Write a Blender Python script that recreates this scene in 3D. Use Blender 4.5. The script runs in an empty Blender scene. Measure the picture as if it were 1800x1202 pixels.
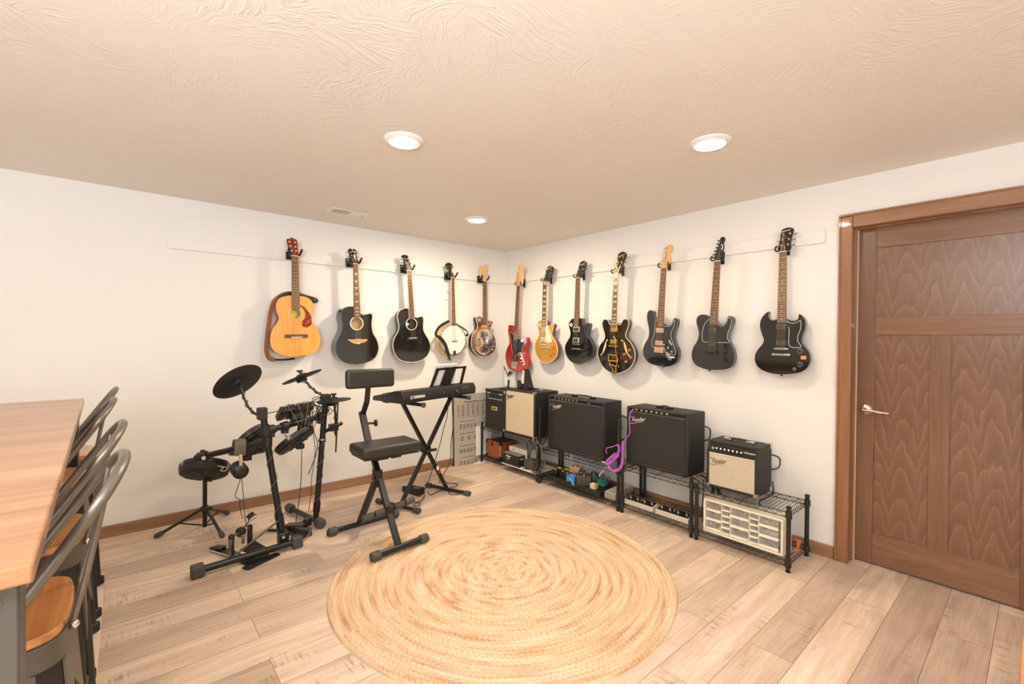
import bpy, bmesh, math, random
from math import sin, cos, pi, radians as R_, sqrt
from mathutils import Vector as V, Matrix
from mathutils.geometry import tessellate_polygon
S = bpy.context.scene
COL = S.collection
random.seed(7)

# ------------------------------------------------------------------ camera
H = 2.34                                   # ceiling height
yaw, pitch, roll = R_(40.4974), R_(-0.56), R_(0.493)
Fw = V((sin(yaw)*cos(pitch), cos(yaw)*cos(pitch), sin(pitch)))
Rt = V((cos(yaw), -sin(yaw), 0)); Up = Rt.cross(Fw)
Rt2 = Rt*cos(roll) + Up*sin(roll); Up2 = Up*cos(roll) - Rt*sin(roll)
cd = bpy.data.cameras.new('camera'); cam = bpy.data.objects.new('camera', cd); COL.objects.link(cam)
cd.sensor_fit = 'HORIZONTAL'; cd.sensor_width = 36; cd.lens = 16.007; cd.clip_start = 0.02
M = Matrix((Rt2, Up2, -Fw)).transposed().to_4x4(); M.translation = V((-3.3589, -4.0514, 1.3575))
cam.matrix_world = M
S.camera = cam

# ------------------------------------------------------------------ world, exposure, big lights
w = bpy.data.worlds.new('world'); S.world = w; w.use_nodes = True
w.node_tree.nodes['Background'].inputs[0].default_value = (1.0, 0.98, 0.95, 1)
w.node_tree.nodes['Background'].inputs[1].default_value = 0.15
vs = S.view_settings
vs.view_transform = 'Standard'; vs.look = 'None'; vs.gamma = 1; vs.use_curve_mapping = False
vs.exposure = -0.18
def area(name, loc, target, size, power, col, size_y=None, shape=None, spread=None):
    l = bpy.data.lights.new(name, 'AREA'); l.energy = power; l.color = col; l.size = size
    if size_y: l.shape = 'RECTANGLE'; l.size_y = size_y
    if shape: l.shape = shape
    if spread: l.spread = spread
    o = bpy.data.objects.new(name, l); COL.objects.link(o); o.location = loc
    o.rotation_euler = (V(target) - V(loc)).to_track_quat('-Z', 'Y').to_euler()
    return o
# photographer's flash bounced off the ceiling behind the camera, and an added soft fill standing in for the unseen basement
area('bounce_flash_light', (-4.3, -4.45, 1.6), (-4.25, -4.3, 2.34), 0.5, 185, (0.86, 0.97, 1.10))
area('added_room_fill_light', (-5.2, -6.6, 1.5), (-1.5, -0.6, 1.0), 3.0, 74, (0.86, 0.97, 1.14), 1.6)

# ------------------------------------------------------------------ materials
def lin(c):
    return tuple((x/12.92 if x <= .04045 else ((x+.055)/1.055)**2.4) for x in c)
def rgb(r, g, b): return lin((r/255, g/255, b/255)) + (1,)
_mats = {}
class Mx:
    def __init__(s, name):
        s.m = bpy.data.materials.new(name); s.m.use_nodes = True
        s.t = s.m.node_tree; s.n = s.t.nodes; s.b = s.n['Principled BSDF']
    def node(s, typ, **kw):
        n = s.n.new(typ)
        for k, v in kw.items():
            if k.startswith('i_'): n.inputs[k[2:].replace('_', ' ')].default_value = v
            else: setattr(n, k, v)
        return n
    def l(s, a, b): s.t.links.new(a, b)
    def coord(s, scale=(1, 1, 1), out='Object'):
        tc = s.node('ShaderNodeTexCoord'); mp = s.node('ShaderNodeMapping'); mp.inputs['Scale'].default_value = scale
        s.l(tc.outputs[out], mp.inputs[0]); return mp.outputs[0]
    def ramp(s, fac, stops):
        r = s.node('ShaderNodeValToRGB'); e = r.color_ramp.elements
        e[0].position, e[0].color = stops[0]; e[1].position, e[1].color = stops[-1]
        for p, c in stops[1:-1]:
            q = e.new(p); q.color = c
        s.l(fac, r.inputs[0]); return r.outputs[0]
    def bump(s, h, strength=.3, dist=.01):
        b = s.node('ShaderNodeBump'); b.inputs['Strength'].default_value = strength; b.inputs['Distance'].default_value = dist
        s.l(h, b.inputs['Height']); s.l(b.outputs[0], s.b.inputs['Normal'])
def mat(name, col, rough=.5, metal=0, coat=0, var=0, scale=60, bump=0, spec=None, emit=None):
    x = Mx(name); b = x.b
    b.inputs['Base Color'].default_value = col; b.inputs['Roughness'].default_value = rough
    b.inputs['Metallic'].default_value = metal; b.inputs['Coat Weight'].default_value = coat
    b.inputs['Coat Roughness'].default_value = .04
    if spec is not None: b.inputs['Specular IOR Level'].default_value = spec
    if var or bump:
        n = x.node('ShaderNodeTexNoise', i_Scale=scale, i_Detail=4.0); x.l(x.coord(), n.inputs['Vector'])
        if var:
            c0 = tuple(max(0, v*(1-var)) for v in col[:3]) + (1,); c1 = tuple(min(1, v*(1+var)) for v in col[:3]) + (1,)
            x.l(x.ramp(n.outputs[0], [(.3, c0), (.7, c1)]), b.inputs['Base Color'])
        if bump: x.bump(n.outputs[0], bump, .002)
    if emit:
        b.inputs['Emission Color'].default_value = emit[0]; b.inputs['Emission Strength'].default_value = emit[1]
    return x.m
def wood(name, c0, c1, c2, axis=2, scale=1.0, rough=.4, coat=0, ring=6, bump=.1):
    """grain running along one object axis"""
    x = Mx(name); sc = [22*scale]*3; sc[axis] = 1.6*scale
    co = x.coord(tuple(sc))
    n1 = x.node('ShaderNodeTexNoise', i_Scale=1.0, i_Detail=5.0, i_Distortion=.6); x.l(co, n1.inputs['Vector'])
    sc2 = [140*scale]*3; sc2[axis] = 5*scale
    n2 = x.node('ShaderNodeTexNoise', i_Scale=1.0, i_Detail=3.0); x.l(x.coord(tuple(sc2)), n2.inputs['Vector'])
    mx = x.node('ShaderNodeMix'); mx.inputs[0].default_value = .35
    x.l(n1.outputs[0], mx.inputs[2]); x.l(n2.outputs[0], mx.inputs[3])
    x.l(x.ramp(mx.outputs[0], [(.3, c0), (.5, c1), (.68, c2)]), x.b.inputs['Base Color'])
    x.b.inputs['Roughness'].default_value = rough; x.b.inputs['Coat Weight'].default_value = coat
    x.b.inputs['Coat Roughness'].default_value = .05
    x.bump(n2.outputs[0], bump, .001)
    return x.m

m_wall = mat('wall_paint', rgb(238, 234, 227), .75, var=.012, scale=300, bump=.05)
m_black_gloss = mat('black_gloss_lacquer', rgb(18, 16, 15), .12, coat=1)
m_black_satin = mat('black_satin', rgb(30, 28, 26), .38)
m_black_metal = mat('black_powder_coat', rgb(26, 25, 24), .32, spec=.5)
m_black_plastic = mat('black_plastic', rgb(34, 32, 30), .45)
m_rubber = mat('grey_rubber', rgb(74, 71, 66), .7)
m_vinyl = mat('black_vinyl', rgb(44, 41, 38), .42, bump=.25, scale=500)
m_tolex = mat('black_tolex', rgb(36, 33, 31), .55, bump=.6, scale=700, var=.15)
m_chrome = mat('chrome', rgb(215, 212, 206), .15, metal=1)
m_nickel = mat('brushed_nickel', rgb(205, 195, 180), .3, metal=1)
m_gold = mat('gold_plate', rgb(232, 190, 110), .2, metal=1)
m_copper_gold = mat('amber_knob', rgb(190, 110, 50), .2, coat=1)
m_cream = mat('cream_plastic', rgb(240, 226, 196), .4)
m_white = mat('white_plastic', rgb(242, 238, 230), .4)
m_paper = mat('white_paper', rgb(244, 242, 238), .8)
m_ink = mat('dark_ink', rgb(60, 52, 46), .8)
m_grey_metal = mat('gunmetal_paint', rgb(92, 88, 82), .42, metal=.35, var=.05, scale=200)
m_grey_tube = mat('gunmetal_tube', rgb(120, 114, 105), .34, metal=.6)
m_string = mat('steel_strings', rgb(190, 175, 150), .3, metal=1)
m_cable = mat('black_cable', rgb(30, 28, 27), .5)
m_grey_cable = mat('grey_cable', rgb(105, 98, 88), .5)
m_rosewood = wood('rosewood_fretboard', rgb(78, 48, 32), rgb(112, 72, 48), rgb(140, 95, 65), 1, 3)
m_maple = wood('maple_neck', rgb(226, 170, 100), rgb(236, 184, 116), rgb(244, 198, 134), 1, 2, .3, .6)
m_mahog = wood('dark_mahogany', rgb(70, 34, 22), rgb(96, 48, 32), rgb(116, 62, 42), 1, 2, .3, .6)
m_spruce = wood('honey_spruce', rgb(222, 148, 62), rgb(240, 170, 82), rgb(248, 186, 100), 1, 1.2, .25, .8, bump=.02)
m_red_head = mat('red_headstock', rgb(140, 26, 16), .2, coat=1, var=.2, scale=30)
m_candy_red = mat('candy_apple_red', rgb(176, 26, 16), .15, coat=1)
m_goldtop = mat('gold_top_finish', rgb(206, 150, 56), .22, coat=1, metal=.35)
m_pearl = mat('pearl_inlay', rgb(238, 226, 200), .25)
m_tort = Mx('tortoiseshell')
_n = m_tort.node('ShaderNodeTexNoise', i_Scale=70.0, i_Detail=2.0); m_tort.l(m_tort.coord(), _n.inputs['Vector'])
m_tort.l(m_tort.ramp(_n.outputs[0], [(.38, rgb(96, 18, 12)), (.5, rgb(150, 36, 22)), (.62, rgb(208, 96, 62))]), m_tort.b.inputs['Base Color'])
m_tort.b.inputs['Roughness'].default_value = .2; m_tort = m_tort.m
m_leather = mat('brown_leather', rgb(150, 98, 66), .6, var=.1, scale=80)
m_yellow = mat('yellow_paper', rgb(236, 216, 50), .7)

# ------------------------------------------------------------------ mesh helpers
def crom(pts, per=4, closed=True):
    """Catmull-Rom through 2D or 3D points"""
    P = [V(p) for p in pts]; n = len(P); out = []
    for i in range(n if closed else n-1):
        if closed: a, b, c, d = P[i-1], P[i], P[(i+1) % n], P[(i+2) % n]
        else: a, b, c, d = P[max(i-1, 0)], P[i], P[i+1], P[min(i+2, n-1)]
        for k in range(per):
            t = k/per
            out.append(.5*((2*b) + (c-a)*t + (2*a-5*b+4*c-d)*t*t + (3*b-a-3*c+d)*t**3))
    if not closed: out.append(P[-1])
    return out
class MB:
    def __init__(s): s.v = []; s.f = []; s.mi = []; s.M = None
    def add(s, vs, fs, mi=0):
        k = len(s.v)
        s.v += [tuple(s.M @ V(v)) if s.M else tuple(v) for v in vs]
        s.f += [tuple(i+k for i in f) for f in fs]; s.mi += [mi]*len(fs); return s
    def box(s, c, d, rot=None, mi=0):
        hx, hy, hz = d[0]/2, d[1]/2, d[2]/2
        vs = [V((sx*hx, sy*hy, sz*hz)) for sx in (-1, 1) for sy in (-1, 1) for sz in (-1, 1)]
        if rot is not None: vs = [rot @ v for v in vs]
        return s.add([v+V(c) for v in vs], [(0, 1, 3, 2), (4, 6, 7, 5), (0, 4, 5, 1), (2, 3, 7, 6), (0, 2, 6, 4), (1, 5, 7, 3)], mi)
    def bx(s, x0, x1, y0, y1, z0, z1, mi=0):
        return s.box(((x0+x1)/2, (y0+y1)/2, (z0+z1)/2), (abs(x1-x0), abs(y1-y0), abs(z1-z0)), None, mi)
    def beam(s, p0, p1, w, h, up=(0, 0, 1), mi=0):
        """rectangular bar between two points: w across, h along up"""
        p0, p1 = V(p0), V(p1); d = p1-p0; L = d.length; d.normalize()
        a = d.cross(V(up)).normalized(); u = a.cross(d)
        return s.box((p0+p1)/2, (w, L, h), Matrix((a, d, u)).transposed(), mi)
    def tube(s, pts, r, n=8, closed=False, mi=0, caps=True):
        P = [V(p) for p in pts]; N = len(P); rs = r if isinstance(r, (list, tuple)) else [r]*N
        T = []
        for i in range(N):
            if closed: t = P[(i+1) % N]-P[i-1]
            else: t = P[min(i+1, N-1)]-P[max(i-1, 0)]
            T.append(t.normalized() if t.length > 1e-9 else V((0, 0, 1)))
        a = T[0].orthogonal().normalized(); vs = []
        for i in range(N):
            a = (a - T[i]*a.dot(T[i])); a = a.normalized() if a.length > 1e-6 else T[i].orthogonal().normalized()
            b = T[i].cross(a)
            vs += [P[i]+(a*cos(2*pi*k/n)+b*sin(2*pi*k/n))*rs[i] for k in range(n)]
        fs = []
        for i in range(N if closed else N-1):
            j = (i+1) % N
            for k in range(n): fs.append((i*n+k, i*n+(k+1) % n, j*n+(k+1) % n, j*n+k))
        if caps and not closed: fs += [tuple(range(n))[::-1], tuple(range((N-1)*n, N*n))]
        return s.add(vs, fs, mi)
    def cyl(s, p0, p1, r0, r1=None, n=16, mi=0):
        return s.tube([p0, p1], [r0, r0 if r1 is None else r1], n, mi=mi)
    def lathe(s, prof, c=(0, 0, 0), axis=(0, 0, 1), n=24, mi=0, ring=False):
        ax = V(axis).normalized(); a = ax.orthogonal().normalized(); b = ax.cross(a); vs = []
        for r, z in prof: vs += [V(c)+ax*z+(a*cos(2*pi*k/n)+b*sin(2*pi*k/n))*max(r, 1e-5) for k in range(n)]
        fs = []
        for i in range(len(prof)-1):
            for k in range(n): fs.append((i*n+k, i*n+(k+1) % n, (i+1)*n+(k+1) % n, (i+1)*n+k))
        m = len(prof)
        if ring or (m > 3 and min(prof[0][0], prof[-1][0]) > 1e-4 and abs(prof[0][1]-prof[-1][1]) < 1e-6 and prof[0][0] != prof[-1][0]):
            fs += [((m-1)*n+k, (m-1)*n+(k+1) % n, (k+1) % n, k) for k in range(n)]      # open ring
        else: fs += [tuple(range(n))[::-1], tuple(range((m-1)*n, m*n))]
        return s.add(vs, fs, mi)
    def prism(s, out, z0, z1, mi=0, holes=(), T=None):
        """2D outline extruded along z; holes are cut through the top face only"""
        n = len(out); P = [(p[0], p[1]) for p in out]
        vs = [V((x, y, z0)) for x, y in P] + [V((x, y, z1)) for x, y in P]
        fs = [(i, (i+1) % n, n+(i+1) % n, n+i) for i in range(n)]
        tr = tessellate_polygon([[V((x, y, 0)) for x, y in P]]); fs += [tuple(t) for t in tr]
        loops = [P] + [[(p[0], p[1]) for p in h] for h in holes]
        allp = [p for l in loops for p in l]
        tr = tessellate_polygon([[V((x, y, 0)) for x, y in l] for l in loops])
        idx = list(range(n, 2*n))
        for h in loops[1:]:
            k = len(vs); vs += [V((x, y, z1)) for x, y in h]; idx += list(range(k, k+len(h)))
            k2 = len(vs); vs += [V((x, y, z1-.004)) for x, y in h]; m = len(h)
            fs += [(k+i, k+(i+1) % m, k2+(i+1) % m, k2+i) for i in range(m)]
        fs += [tuple(idx[i] for i in t) for t in tr]
        if T: vs = [T @ v for v in vs]
        return s.add(vs, fs, mi)
    def ball(s, c, r, n=14, mi=0):
        r = r if isinstance(r, (tuple, list)) else (r, r, r); m = n//2; vs = []
        for i in range(m+1):
            a = pi*i/m
            vs += [V((c[0]+r[0]*max(sin(a), 1e-4)*cos(2*pi*k/n), c[1]+r[1]*max(sin(a), 1e-4)*sin(2*pi*k/n), c[2]+r[2]*cos(a))) for k in range(n)]
        fs = [(i*n+k, i*n+(k+1) % n, (i+1)*n+(k+1) % n, (i+1)*n+k) for i in range(m) for k in range(n)]
        return s.add(vs, fs, mi)
    def strap(s, pts, nrm, w, t, mi=0):
        """flat band: w along nrm x tangent-normal, thickness t; nrm = list of face normals or one"""
        P = [V(p) for p in pts]; N = len(P); vs = []
        for i in range(N):
            T = (P[min(i+1, N-1)]-P[max(i-1, 0)]).normalized(); nn = V(nrm[i] if isinstance(nrm, list) else nrm)
            b = T.cross(nn).normalized(); nn = b.cross(T)
            for x, y in ((-1, -1), (1, -1), (1, 1), (-1, 1)): vs.append(P[i]+b*x*w/2+nn*y*t/2)
        fs = [(i*4+k, i*4+(k+1) % 4, i*4+4+(k+1) % 4, i*4+4+k) for i in range(N-1) for k in range(4)]
        fs += [(0, 3, 2, 1), tuple((N-1)*4+k for k in range(4))]
        return s.add(vs, fs, mi)

def root_of(o):
    while o.parent: o = o.parent
    return o
def part(name, mb, m, parent=None, world=True, bevel=0, seg=2, smooth=40, label=None):
    """one mesh object; world=True: the shape was given in room coordinates"""
    me = bpy.data.meshes.new(name)
    off = root_of(parent).location if (parent and world) else V((0, 0, 0))
    me.from_pydata([tuple(V(v)-off) for v in mb.v], [], mb.f)
    for mm in (m if isinstance(m, (list, tuple)) else [m]): me.materials.append(mm)
    me.polygons.foreach_set('material_index', mb.mi)
    bm = bmesh.new(); bm.from_mesh(me); bmesh.ops.recalc_face_normals(bm, faces=bm.faces); bm.to_mesh(me); bm.free()
    if smooth:
        me.polygons.foreach_set('use_smooth', [True]*len(me.polygons)); me.set_sharp_from_angle(angle=R_(smooth))
    o = bpy.data.objects.new(name, me); COL.objects.link(o)
    if parent: o.parent = parent
    if bevel:
        b = o.modifiers.new('bevel', 'BEVEL'); b.width = bevel; b.segments = seg; b.limit_method = 'ANGLE'; b.angle_limit = R_(50)
        b.harden_normals = False
    if label: o['label'] = label
    return o
def tag(o, label, cat, group=None):
    o['label'] = label; o['category'] = cat
    if group: o['group'] = group
    return o
def thing(name, label, cat, loc=(0, 0, 0), rot=None, group=None):
    o = bpy.data.objects.new(name, None); o.empty_display_size = .05; COL.objects.link(o); o.location = loc
    if rot is not None: o.rotation_euler = rot
    return tag(o, label, cat, group)
def struct(name, mb, m, parent=None, **k):
    o = part(name, mb, m, parent, **k)
    if not parent: o['kind'] = 'structure'
    return o
def text(name, s, size, m, parent, T, shear=0, ext=.0008, world=True, align='CENTER', label=None, bold=0):
    cu = bpy.data.curves.new(name, 'FONT'); cu.body = s; cu.size = size; cu.shear = shear; cu.extrude = ext
    cu.align_x = align; cu.align_y = 'CENTER'; cu.offset = bold
    t = bpy.data.objects.new('tmp', cu); COL.objects.link(t)
    dg = bpy.context.evaluated_depsgraph_get(); me = bpy.data.meshes.new_from_object(t.evaluated_get(dg))
    bpy.data.objects.remove(t); bpy.data.curves.remove(cu)
    me.name = name; me.transform(T)
    if parent and world: me.transform(Matrix.Translation(-root_of(parent).location))
    me.materials.clear(); me.materials.append(m)
    o = bpy.data.objects.new(name, me); COL.objects.link(o); o.parent = parent
    if label: o['label'] = label
    return o
def frame(o, x, y):
    """4x4 with given x and y axes and origin"""
    x = V(x).normalized(); y = V(y).normalized(); z = x.cross(y)
    m = Matrix((x, y, z)).transposed().to_4x4(); m.translation = V(o); return m
def copy_tree(o, parent=None):
    c = o.copy(); COL.objects.link(c)
    if parent: c.parent = parent
    for ch in list(o.children): copy_tree(ch, c)
    return c

# ================================================================== the room
XW, YW = -7.6, -7.4
x = Mx('plank_floor'); co = x.coord()
br = x.node('ShaderNodeTexBrick', offset=.37, offset_frequency=2, squash=1.0)
br.inputs['Color1'].default_value = (0, 0, 0, 1); br.inputs['Color2'].default_value = (1, 1, 1, 1)
br.inputs['Mortar'].default_value = (.5, .5, .5, 1)
for k, v in (('Scale', 1.0), ('Mortar Size', .0012), ('Mortar Smooth', .3), ('Bias', 0.0), ('Brick Width', 1.22), ('Row Height', .178)): br.inputs[k].default_value = v
x.l(co, br.inputs['Vector'])
# per-plank offset of the grain
mul = x.node('ShaderNodeVectorMath', operation='MULTIPLY'); mul.inputs[1].default_value = (7.3, 3.1, 5.7); x.l(br.outputs['Color'], mul.inputs[0])
adv = x.node('ShaderNodeVectorMath', operation='ADD'); x.l(co, adv.inputs[0]); x.l(mul.outputs[0], adv.inputs[1])
mp1 = x.node('ShaderNodeMapping'); mp1.inputs['Scale'].default_value = (1.3, 13, 1); x.l(adv.outputs[0], mp1.inputs[0])
n1 = x.node('ShaderNodeTexNoise', i_Scale=1.0, i_Detail=6.0, i_Roughness=.62, i_Distortion=.9); x.l(mp1.outputs[0], n1.inputs['Vector'])
mp2 = x.node('ShaderNodeMapping'); mp2.inputs['Scale'].default_value = (5, 120, 1); x.l(adv.outputs[0], mp2.inputs[0])
n2 = x.node('ShaderNodeTexNoise', i_Scale=1.0, i_Detail=4.0); x.l(mp2.outputs[0], n2.inputs['Vector'])
mp3 = x.node('ShaderNodeMapping'); mp3.inputs['Scale'].default_value = (2.2, 5, 1); x.l(adv.outputs[0], mp3.inputs[0])
n3 = x.node('ShaderNodeTexNoise', i_Scale=1.0, i_Detail=3.0, i_Distortion=.4); x.l(mp3.outputs[0], n3.inputs['Vector'])
base = x.ramp(n1.outputs[0], [(.25, rgb(198, 174, 157)), (.42, rgb(226, 205, 188)), (.58, rgb(238, 220, 203)), (.78, rgb(246, 232, 218))])
tint = x.ramp(br.outputs['Color'], [(0, rgb(214, 204, 196)), (.5, rgb(240, 232, 224)), (1, rgb(255, 247, 237))])
mx = x.node('ShaderNodeMix', data_type='RGBA', blend_type='MULTIPLY'); mx.inputs[0].default_value = 1
x.l(base, mx.inputs[6]); x.l(tint, mx.inputs[7])
mx2 = x.node('ShaderNodeMix', data_type='RGBA', blend_type='MIX'); mx2.inputs[7].default_value = rgb(140, 126, 114)
fac = x.ramp(n3.outputs[0], [(.56, (0, 0, 0, 1)), (.75, (.42, .42, .42, 1))])
x.l(fac, mx2.inputs[0]); x.l(mx.outputs[2], mx2.inputs[6])
mx4 = x.node('ShaderNodeMix', data_type='RGBA', blend_type='MULTIPLY'); mx4.inputs[0].default_value = .3
x.l(x.ramp(n2.outputs[0], [(.35, (.62, .58, .55, 1)), (.6, (1, 1, 1, 1))]), mx4.inputs[7]); x.l(mx2.outputs[2], mx4.inputs[6])
mp5 = x.node('ShaderNodeMapping'); mp5.inputs['Scale'].default_value = (85, 10, 1); x.l(adv.outputs[0], mp5.inputs[0])
n5 = x.node('ShaderNodeTexNoise', i_Scale=1.0, i_Detail=2.0); x.l(mp5.outputs[0], n5.inputs['Vector'])     # rough sawn cross marks in places
mp6 = x.node('ShaderNodeMapping'); mp6.inputs['Scale'].default_value = (2.6, 9, 1); mp6.inputs['Location'].default_value = (3.1, 1.7, 0); x.l(adv.outputs[0], mp6.inputs[0])
n6 = x.node('ShaderNodeTexNoise', i_Scale=1.0, i_Detail=2.0); x.l(mp6.outputs[0], n6.inputs['Vector'])
sw = x.node('ShaderNodeMath', operation='MULTIPLY'); x.l(x.ramp(n5.outputs[0], [(.5, (0, 0, 0, 1)), (.66, (.55, .55, .55, 1))]), sw.inputs[0]); x.l(x.ramp(n6.outputs[0], [(.54, (0, 0, 0, 1)), (.68, (1, 1, 1, 1))]), sw.inputs[1])
mx7 = x.node('ShaderNodeMix', data_type='RGBA', blend_type='MIX'); mx7.inputs[7].default_value = rgb(128, 104, 86)
x.l(sw.outputs[0], mx7.inputs[0]); x.l(mx4.outputs[2], mx7.inputs[6]); mx4 = mx7
mx3 = x.node('ShaderNodeMix', data_type='RGBA', blend_type='MIX'); mx3.inputs[7].default_value = rgb(110, 88, 70)
x.l(br.outputs['Fac'], mx3.inputs[0]); x.l(mx4.outputs[2], mx3.inputs[6])
x.l(mx3.outputs[2], x.b.inputs['Base Color']); x.b.inputs['Roughness'].default_value = .42
x.b.inputs['Specular IOR Level'].default_value = .35
x.bump(n2.outputs[0], .08, .001); m_floor = x.m

x = Mx('textured_ceiling')
# brushed texture: short strokes whose direction changes from dab to dab
ns = x.node('ShaderNodeTexNoise', i_Scale=3.0, i_Detail=2.0); x.l(x.coord(), ns.inputs['Vector'])
sep = x.node('ShaderNodeVectorMath', operation='SCALE'); sep.inputs['Scale'].default_value = .24; x.l(ns.outputs['Color'], sep.inputs[0])
ad = x.node('ShaderNodeVectorMath', operation='ADD'); x.l(x.coord(), ad.inputs[0]); x.l(sep.outputs[0], ad.inputs[1])
vo = x.node('ShaderNodeTexVoronoi', i_Scale=4.5); x.l(ad.outputs[0], vo.inputs['Vector'])
sc_ = x.node('ShaderNodeSeparateColor'); x.l(vo.outputs['Color'], sc_.inputs[0])
an = x.node('ShaderNodeMath', operation='MULTIPLY'); an.inputs[1].default_value = 6.28; x.l(sc_.outputs[0], an.inputs[0])
vr = x.node('ShaderNodeVectorRotate', rotation_type='Z_AXIS'); x.l(ad.outputs[0], vr.inputs['Vector']); x.l(an.outputs[0], vr.inputs['Angle'])
mpc = x.node('ShaderNodeMapping'); mpc.inputs['Scale'].default_value = (13, 75, 1); x.l(vr.outputs[0], mpc.inputs[0])
wv = x.node('ShaderNodeTexNoise', i_Scale=1.0, i_Detail=3.0, i_Roughness=.55, i_Distortion=.8); x.l(mpc.outputs[0], wv.inputs['Vector'])
h0 = x.ramp(wv.outputs[0], [(.47, (0, 0, 0, 1)), (.64, (1, 1, 1, 1))])
nm_ = x.node('ShaderNodeTexNoise', i_Scale=1.6, i_Detail=2.0); x.l(x.coord(), nm_.inputs['Vector'])
hm = x.node('ShaderNodeMix', data_type='RGBA', blend_type='MULTIPLY'); hm.inputs[0].default_value = 1
x.l(h0, hm.inputs[6]); x.l(x.ramp(nm_.outputs[0], [(.35, (.15, .15, .15, 1)), (.62, (1, 1, 1, 1))]), hm.inputs[7]); hgt = hm.outputs[2]
x.b.inputs['Base Color'].default_value = rgb(236, 229, 218); x.b.inputs['Roughness'].default_value = .5; x.b.inputs['Specular IOR Level'].default_value = .35
x.bump(hgt, .42, .004); m_ceil = x.m

m_oak = wood('stained_trim_wood', rgb(126, 84, 54), rgb(146, 100, 66), rgb(164, 118, 82), 2, .8, .35, .3)
m_oak_x = wood('stained_trim_wood_x', rgb(130, 92, 66), rgb(152, 112, 84), rgb(170, 130, 100), 0, .8, .4, .2)
m_oak_y = wood('stained_trim_wood_y', rgb(130, 92, 66), rgb(150, 108, 78), rgb(168, 126, 94), 1, .8, .4, .2)

struct('floor', MB().bx(XW, .2, YW, 0, -.1, 0), m_floor)
struct('ceiling', MB().bx(XW, .2, YW, 0, H, H+.1), m_ceil)
struct('wall_left', MB().bx(XW, .2, 0, .12, -.1, H+.1), m_wall)
DY0, DY1, DT = -3.285, -4.105, 2.045      # door opening
struct('wall_right', MB().bx(0, .13, 0, DY0+.02, 0, H).bx(0, .13, DY1-.02, YW, 0, H).bx(0, .13, DY0+.02, DY1-.02, DT+.02, H), m_wall)
struct('wall_back', MB().bx(XW, .2, YW-.12, YW, -.1, H+.1), m_wall)
struct('wall_far', MB().bx(XW-.12, XW, YW, .12, -.1, H+.1), m_wall)
def baseb(name, mb, m): return struct(name, mb, m, bevel=.004)
baseb('baseboard_left', MB().bx(XW, 0, -.014, 0, 0, .079), m_oak_x)
baseb('baseboard_right', MB().bx(-.014, 0, -3.218, -.014, 0, .079), m_oak_y)
baseb('baseboard_right.001', MB().bx(-.014, 0, YW, DY1-.068, 0, .079), m_oak_y)
# painted mounting boards the guitars hang from
struct('trim_1', MB().bx(-3.122, -.0, -.018, 0, 1.970, 2.049), m_wall, bevel=.002)
struct('trim_2', MB().bx(-.018, 0, -3.147, -.018, 1.970, 2.052), m_wall, bevel=.002)

# door in its frame
dr = bpy.data.objects.new('door_1', None); COL.objects.link(dr); dr.location = (.05, -3.69, 0); dr['kind'] = 'structure'
x = Mx('figured_door_veneer')
tcv = x.coord(); sv = x.node('ShaderNodeSeparateXYZ'); x.l(tcv, sv.inputs[0])
def mth(op, a, b=None):
    n = x.node('ShaderNodeMath', operation=op)
    for i, q in enumerate((a, b)):
        if q is None: continue
        if isinstance(q, (int, float)): n.inputs[i].default_value = q
        else: x.l(q, n.inputs[i])
    return n.outputs[0]
nz = x.node('ShaderNodeTexNoise', i_Scale=1.0, i_Detail=3.0); x.l(x.coord((9, 9, 2.4)), nz.inputs['Vector'])
arc = mth('ABSOLUTE', mth('SINE', mth('MULTIPLY', mth('ADD', sv.outputs[1], .015), pi/.122)))
f0 = mth('ADD', mth('MULTIPLY', sv.outputs[2], 7.0), mth('MULTIPLY', arc, -1.15))
f0 = mth('ADD', f0, mth('MULTIPLY', nz.outputs[0], 3.4))
fr = x.node('ShaderNodeMath', operation='FRACT'); x.l(f0, fr.inputs[0])
fine = x.node('ShaderNodeTexNoise', i_Scale=1.0, i_Detail=3.0); x.l(x.coord((30, 130, 8)), fine.inputs['Vector'])
c1 = x.ramp(fr.outputs[0], [(0, rgb(112, 74, 50)), (.5, rgb(120, 81, 55)), (.80, rgb(127, 87, 61)), (.92, rgb(138, 98, 71)), (1, rgb(112, 74, 50))])
mm = x.node('ShaderNodeMix', data_type='RGBA', blend_type='MULTIPLY'); mm.inputs[0].default_value = .6
x.l(c1, mm.inputs[6]); x.l(x.ramp(fine.outputs[0], [(.3, (.7, .66, .62, 1)), (.65, (1, 1, 1, 1))]), mm.inputs[7])
x.l(mm.outputs[2], x.b.inputs['Base Color']); x.b.inputs['Roughness'].default_value = .3; x.b.inputs['Coat Weight'].default_value = .9
x.b.inputs['Coat Roughness'].default_value = .24
m_veneer = x.m
m_stile = wood('door_stile_wood', rgb(102, 70, 48), rgb(118, 82, 58), rgb(134, 96, 70), 2, 1, .3, .5)
m_rail = wood('door_rail_wood', rgb(112, 76, 52), rgb(128, 89, 63), rgb(142, 103, 76), 1, 1, .3, .5)
DX = .088                                    # face of the door slab
part('door_casing', MB().bx(-.018, .0, DY0-.005, -3.224, 0, 2.109).bx(-.018, 0, DY1+.005, DY1-.066, 0, 2.118), m_oak, dr, bevel=.005)
part('door_casing', MB().bx(-.019, .0, DY0-.004, DY1+.004, DT-.006, 2.118), m_oak_y, dr, bevel=.005)
part('door_casing_bead', MB().bx(-.026, 0, -3.233, -3.2215, 0, 2.109).bx(-.026, 0, DY1-.056, -3.2215, 2.109, 2.1215), m_oak, dr, bevel=.003)
part('door_jamb', MB().bx(0, .13, DY0, DY0+.018, 0, DT).bx(0, .13, DY1, DY1-.018, 0, DT).bx(0, .13, DY1, DY0, DT, DT+.018), m_oak, dr)
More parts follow.
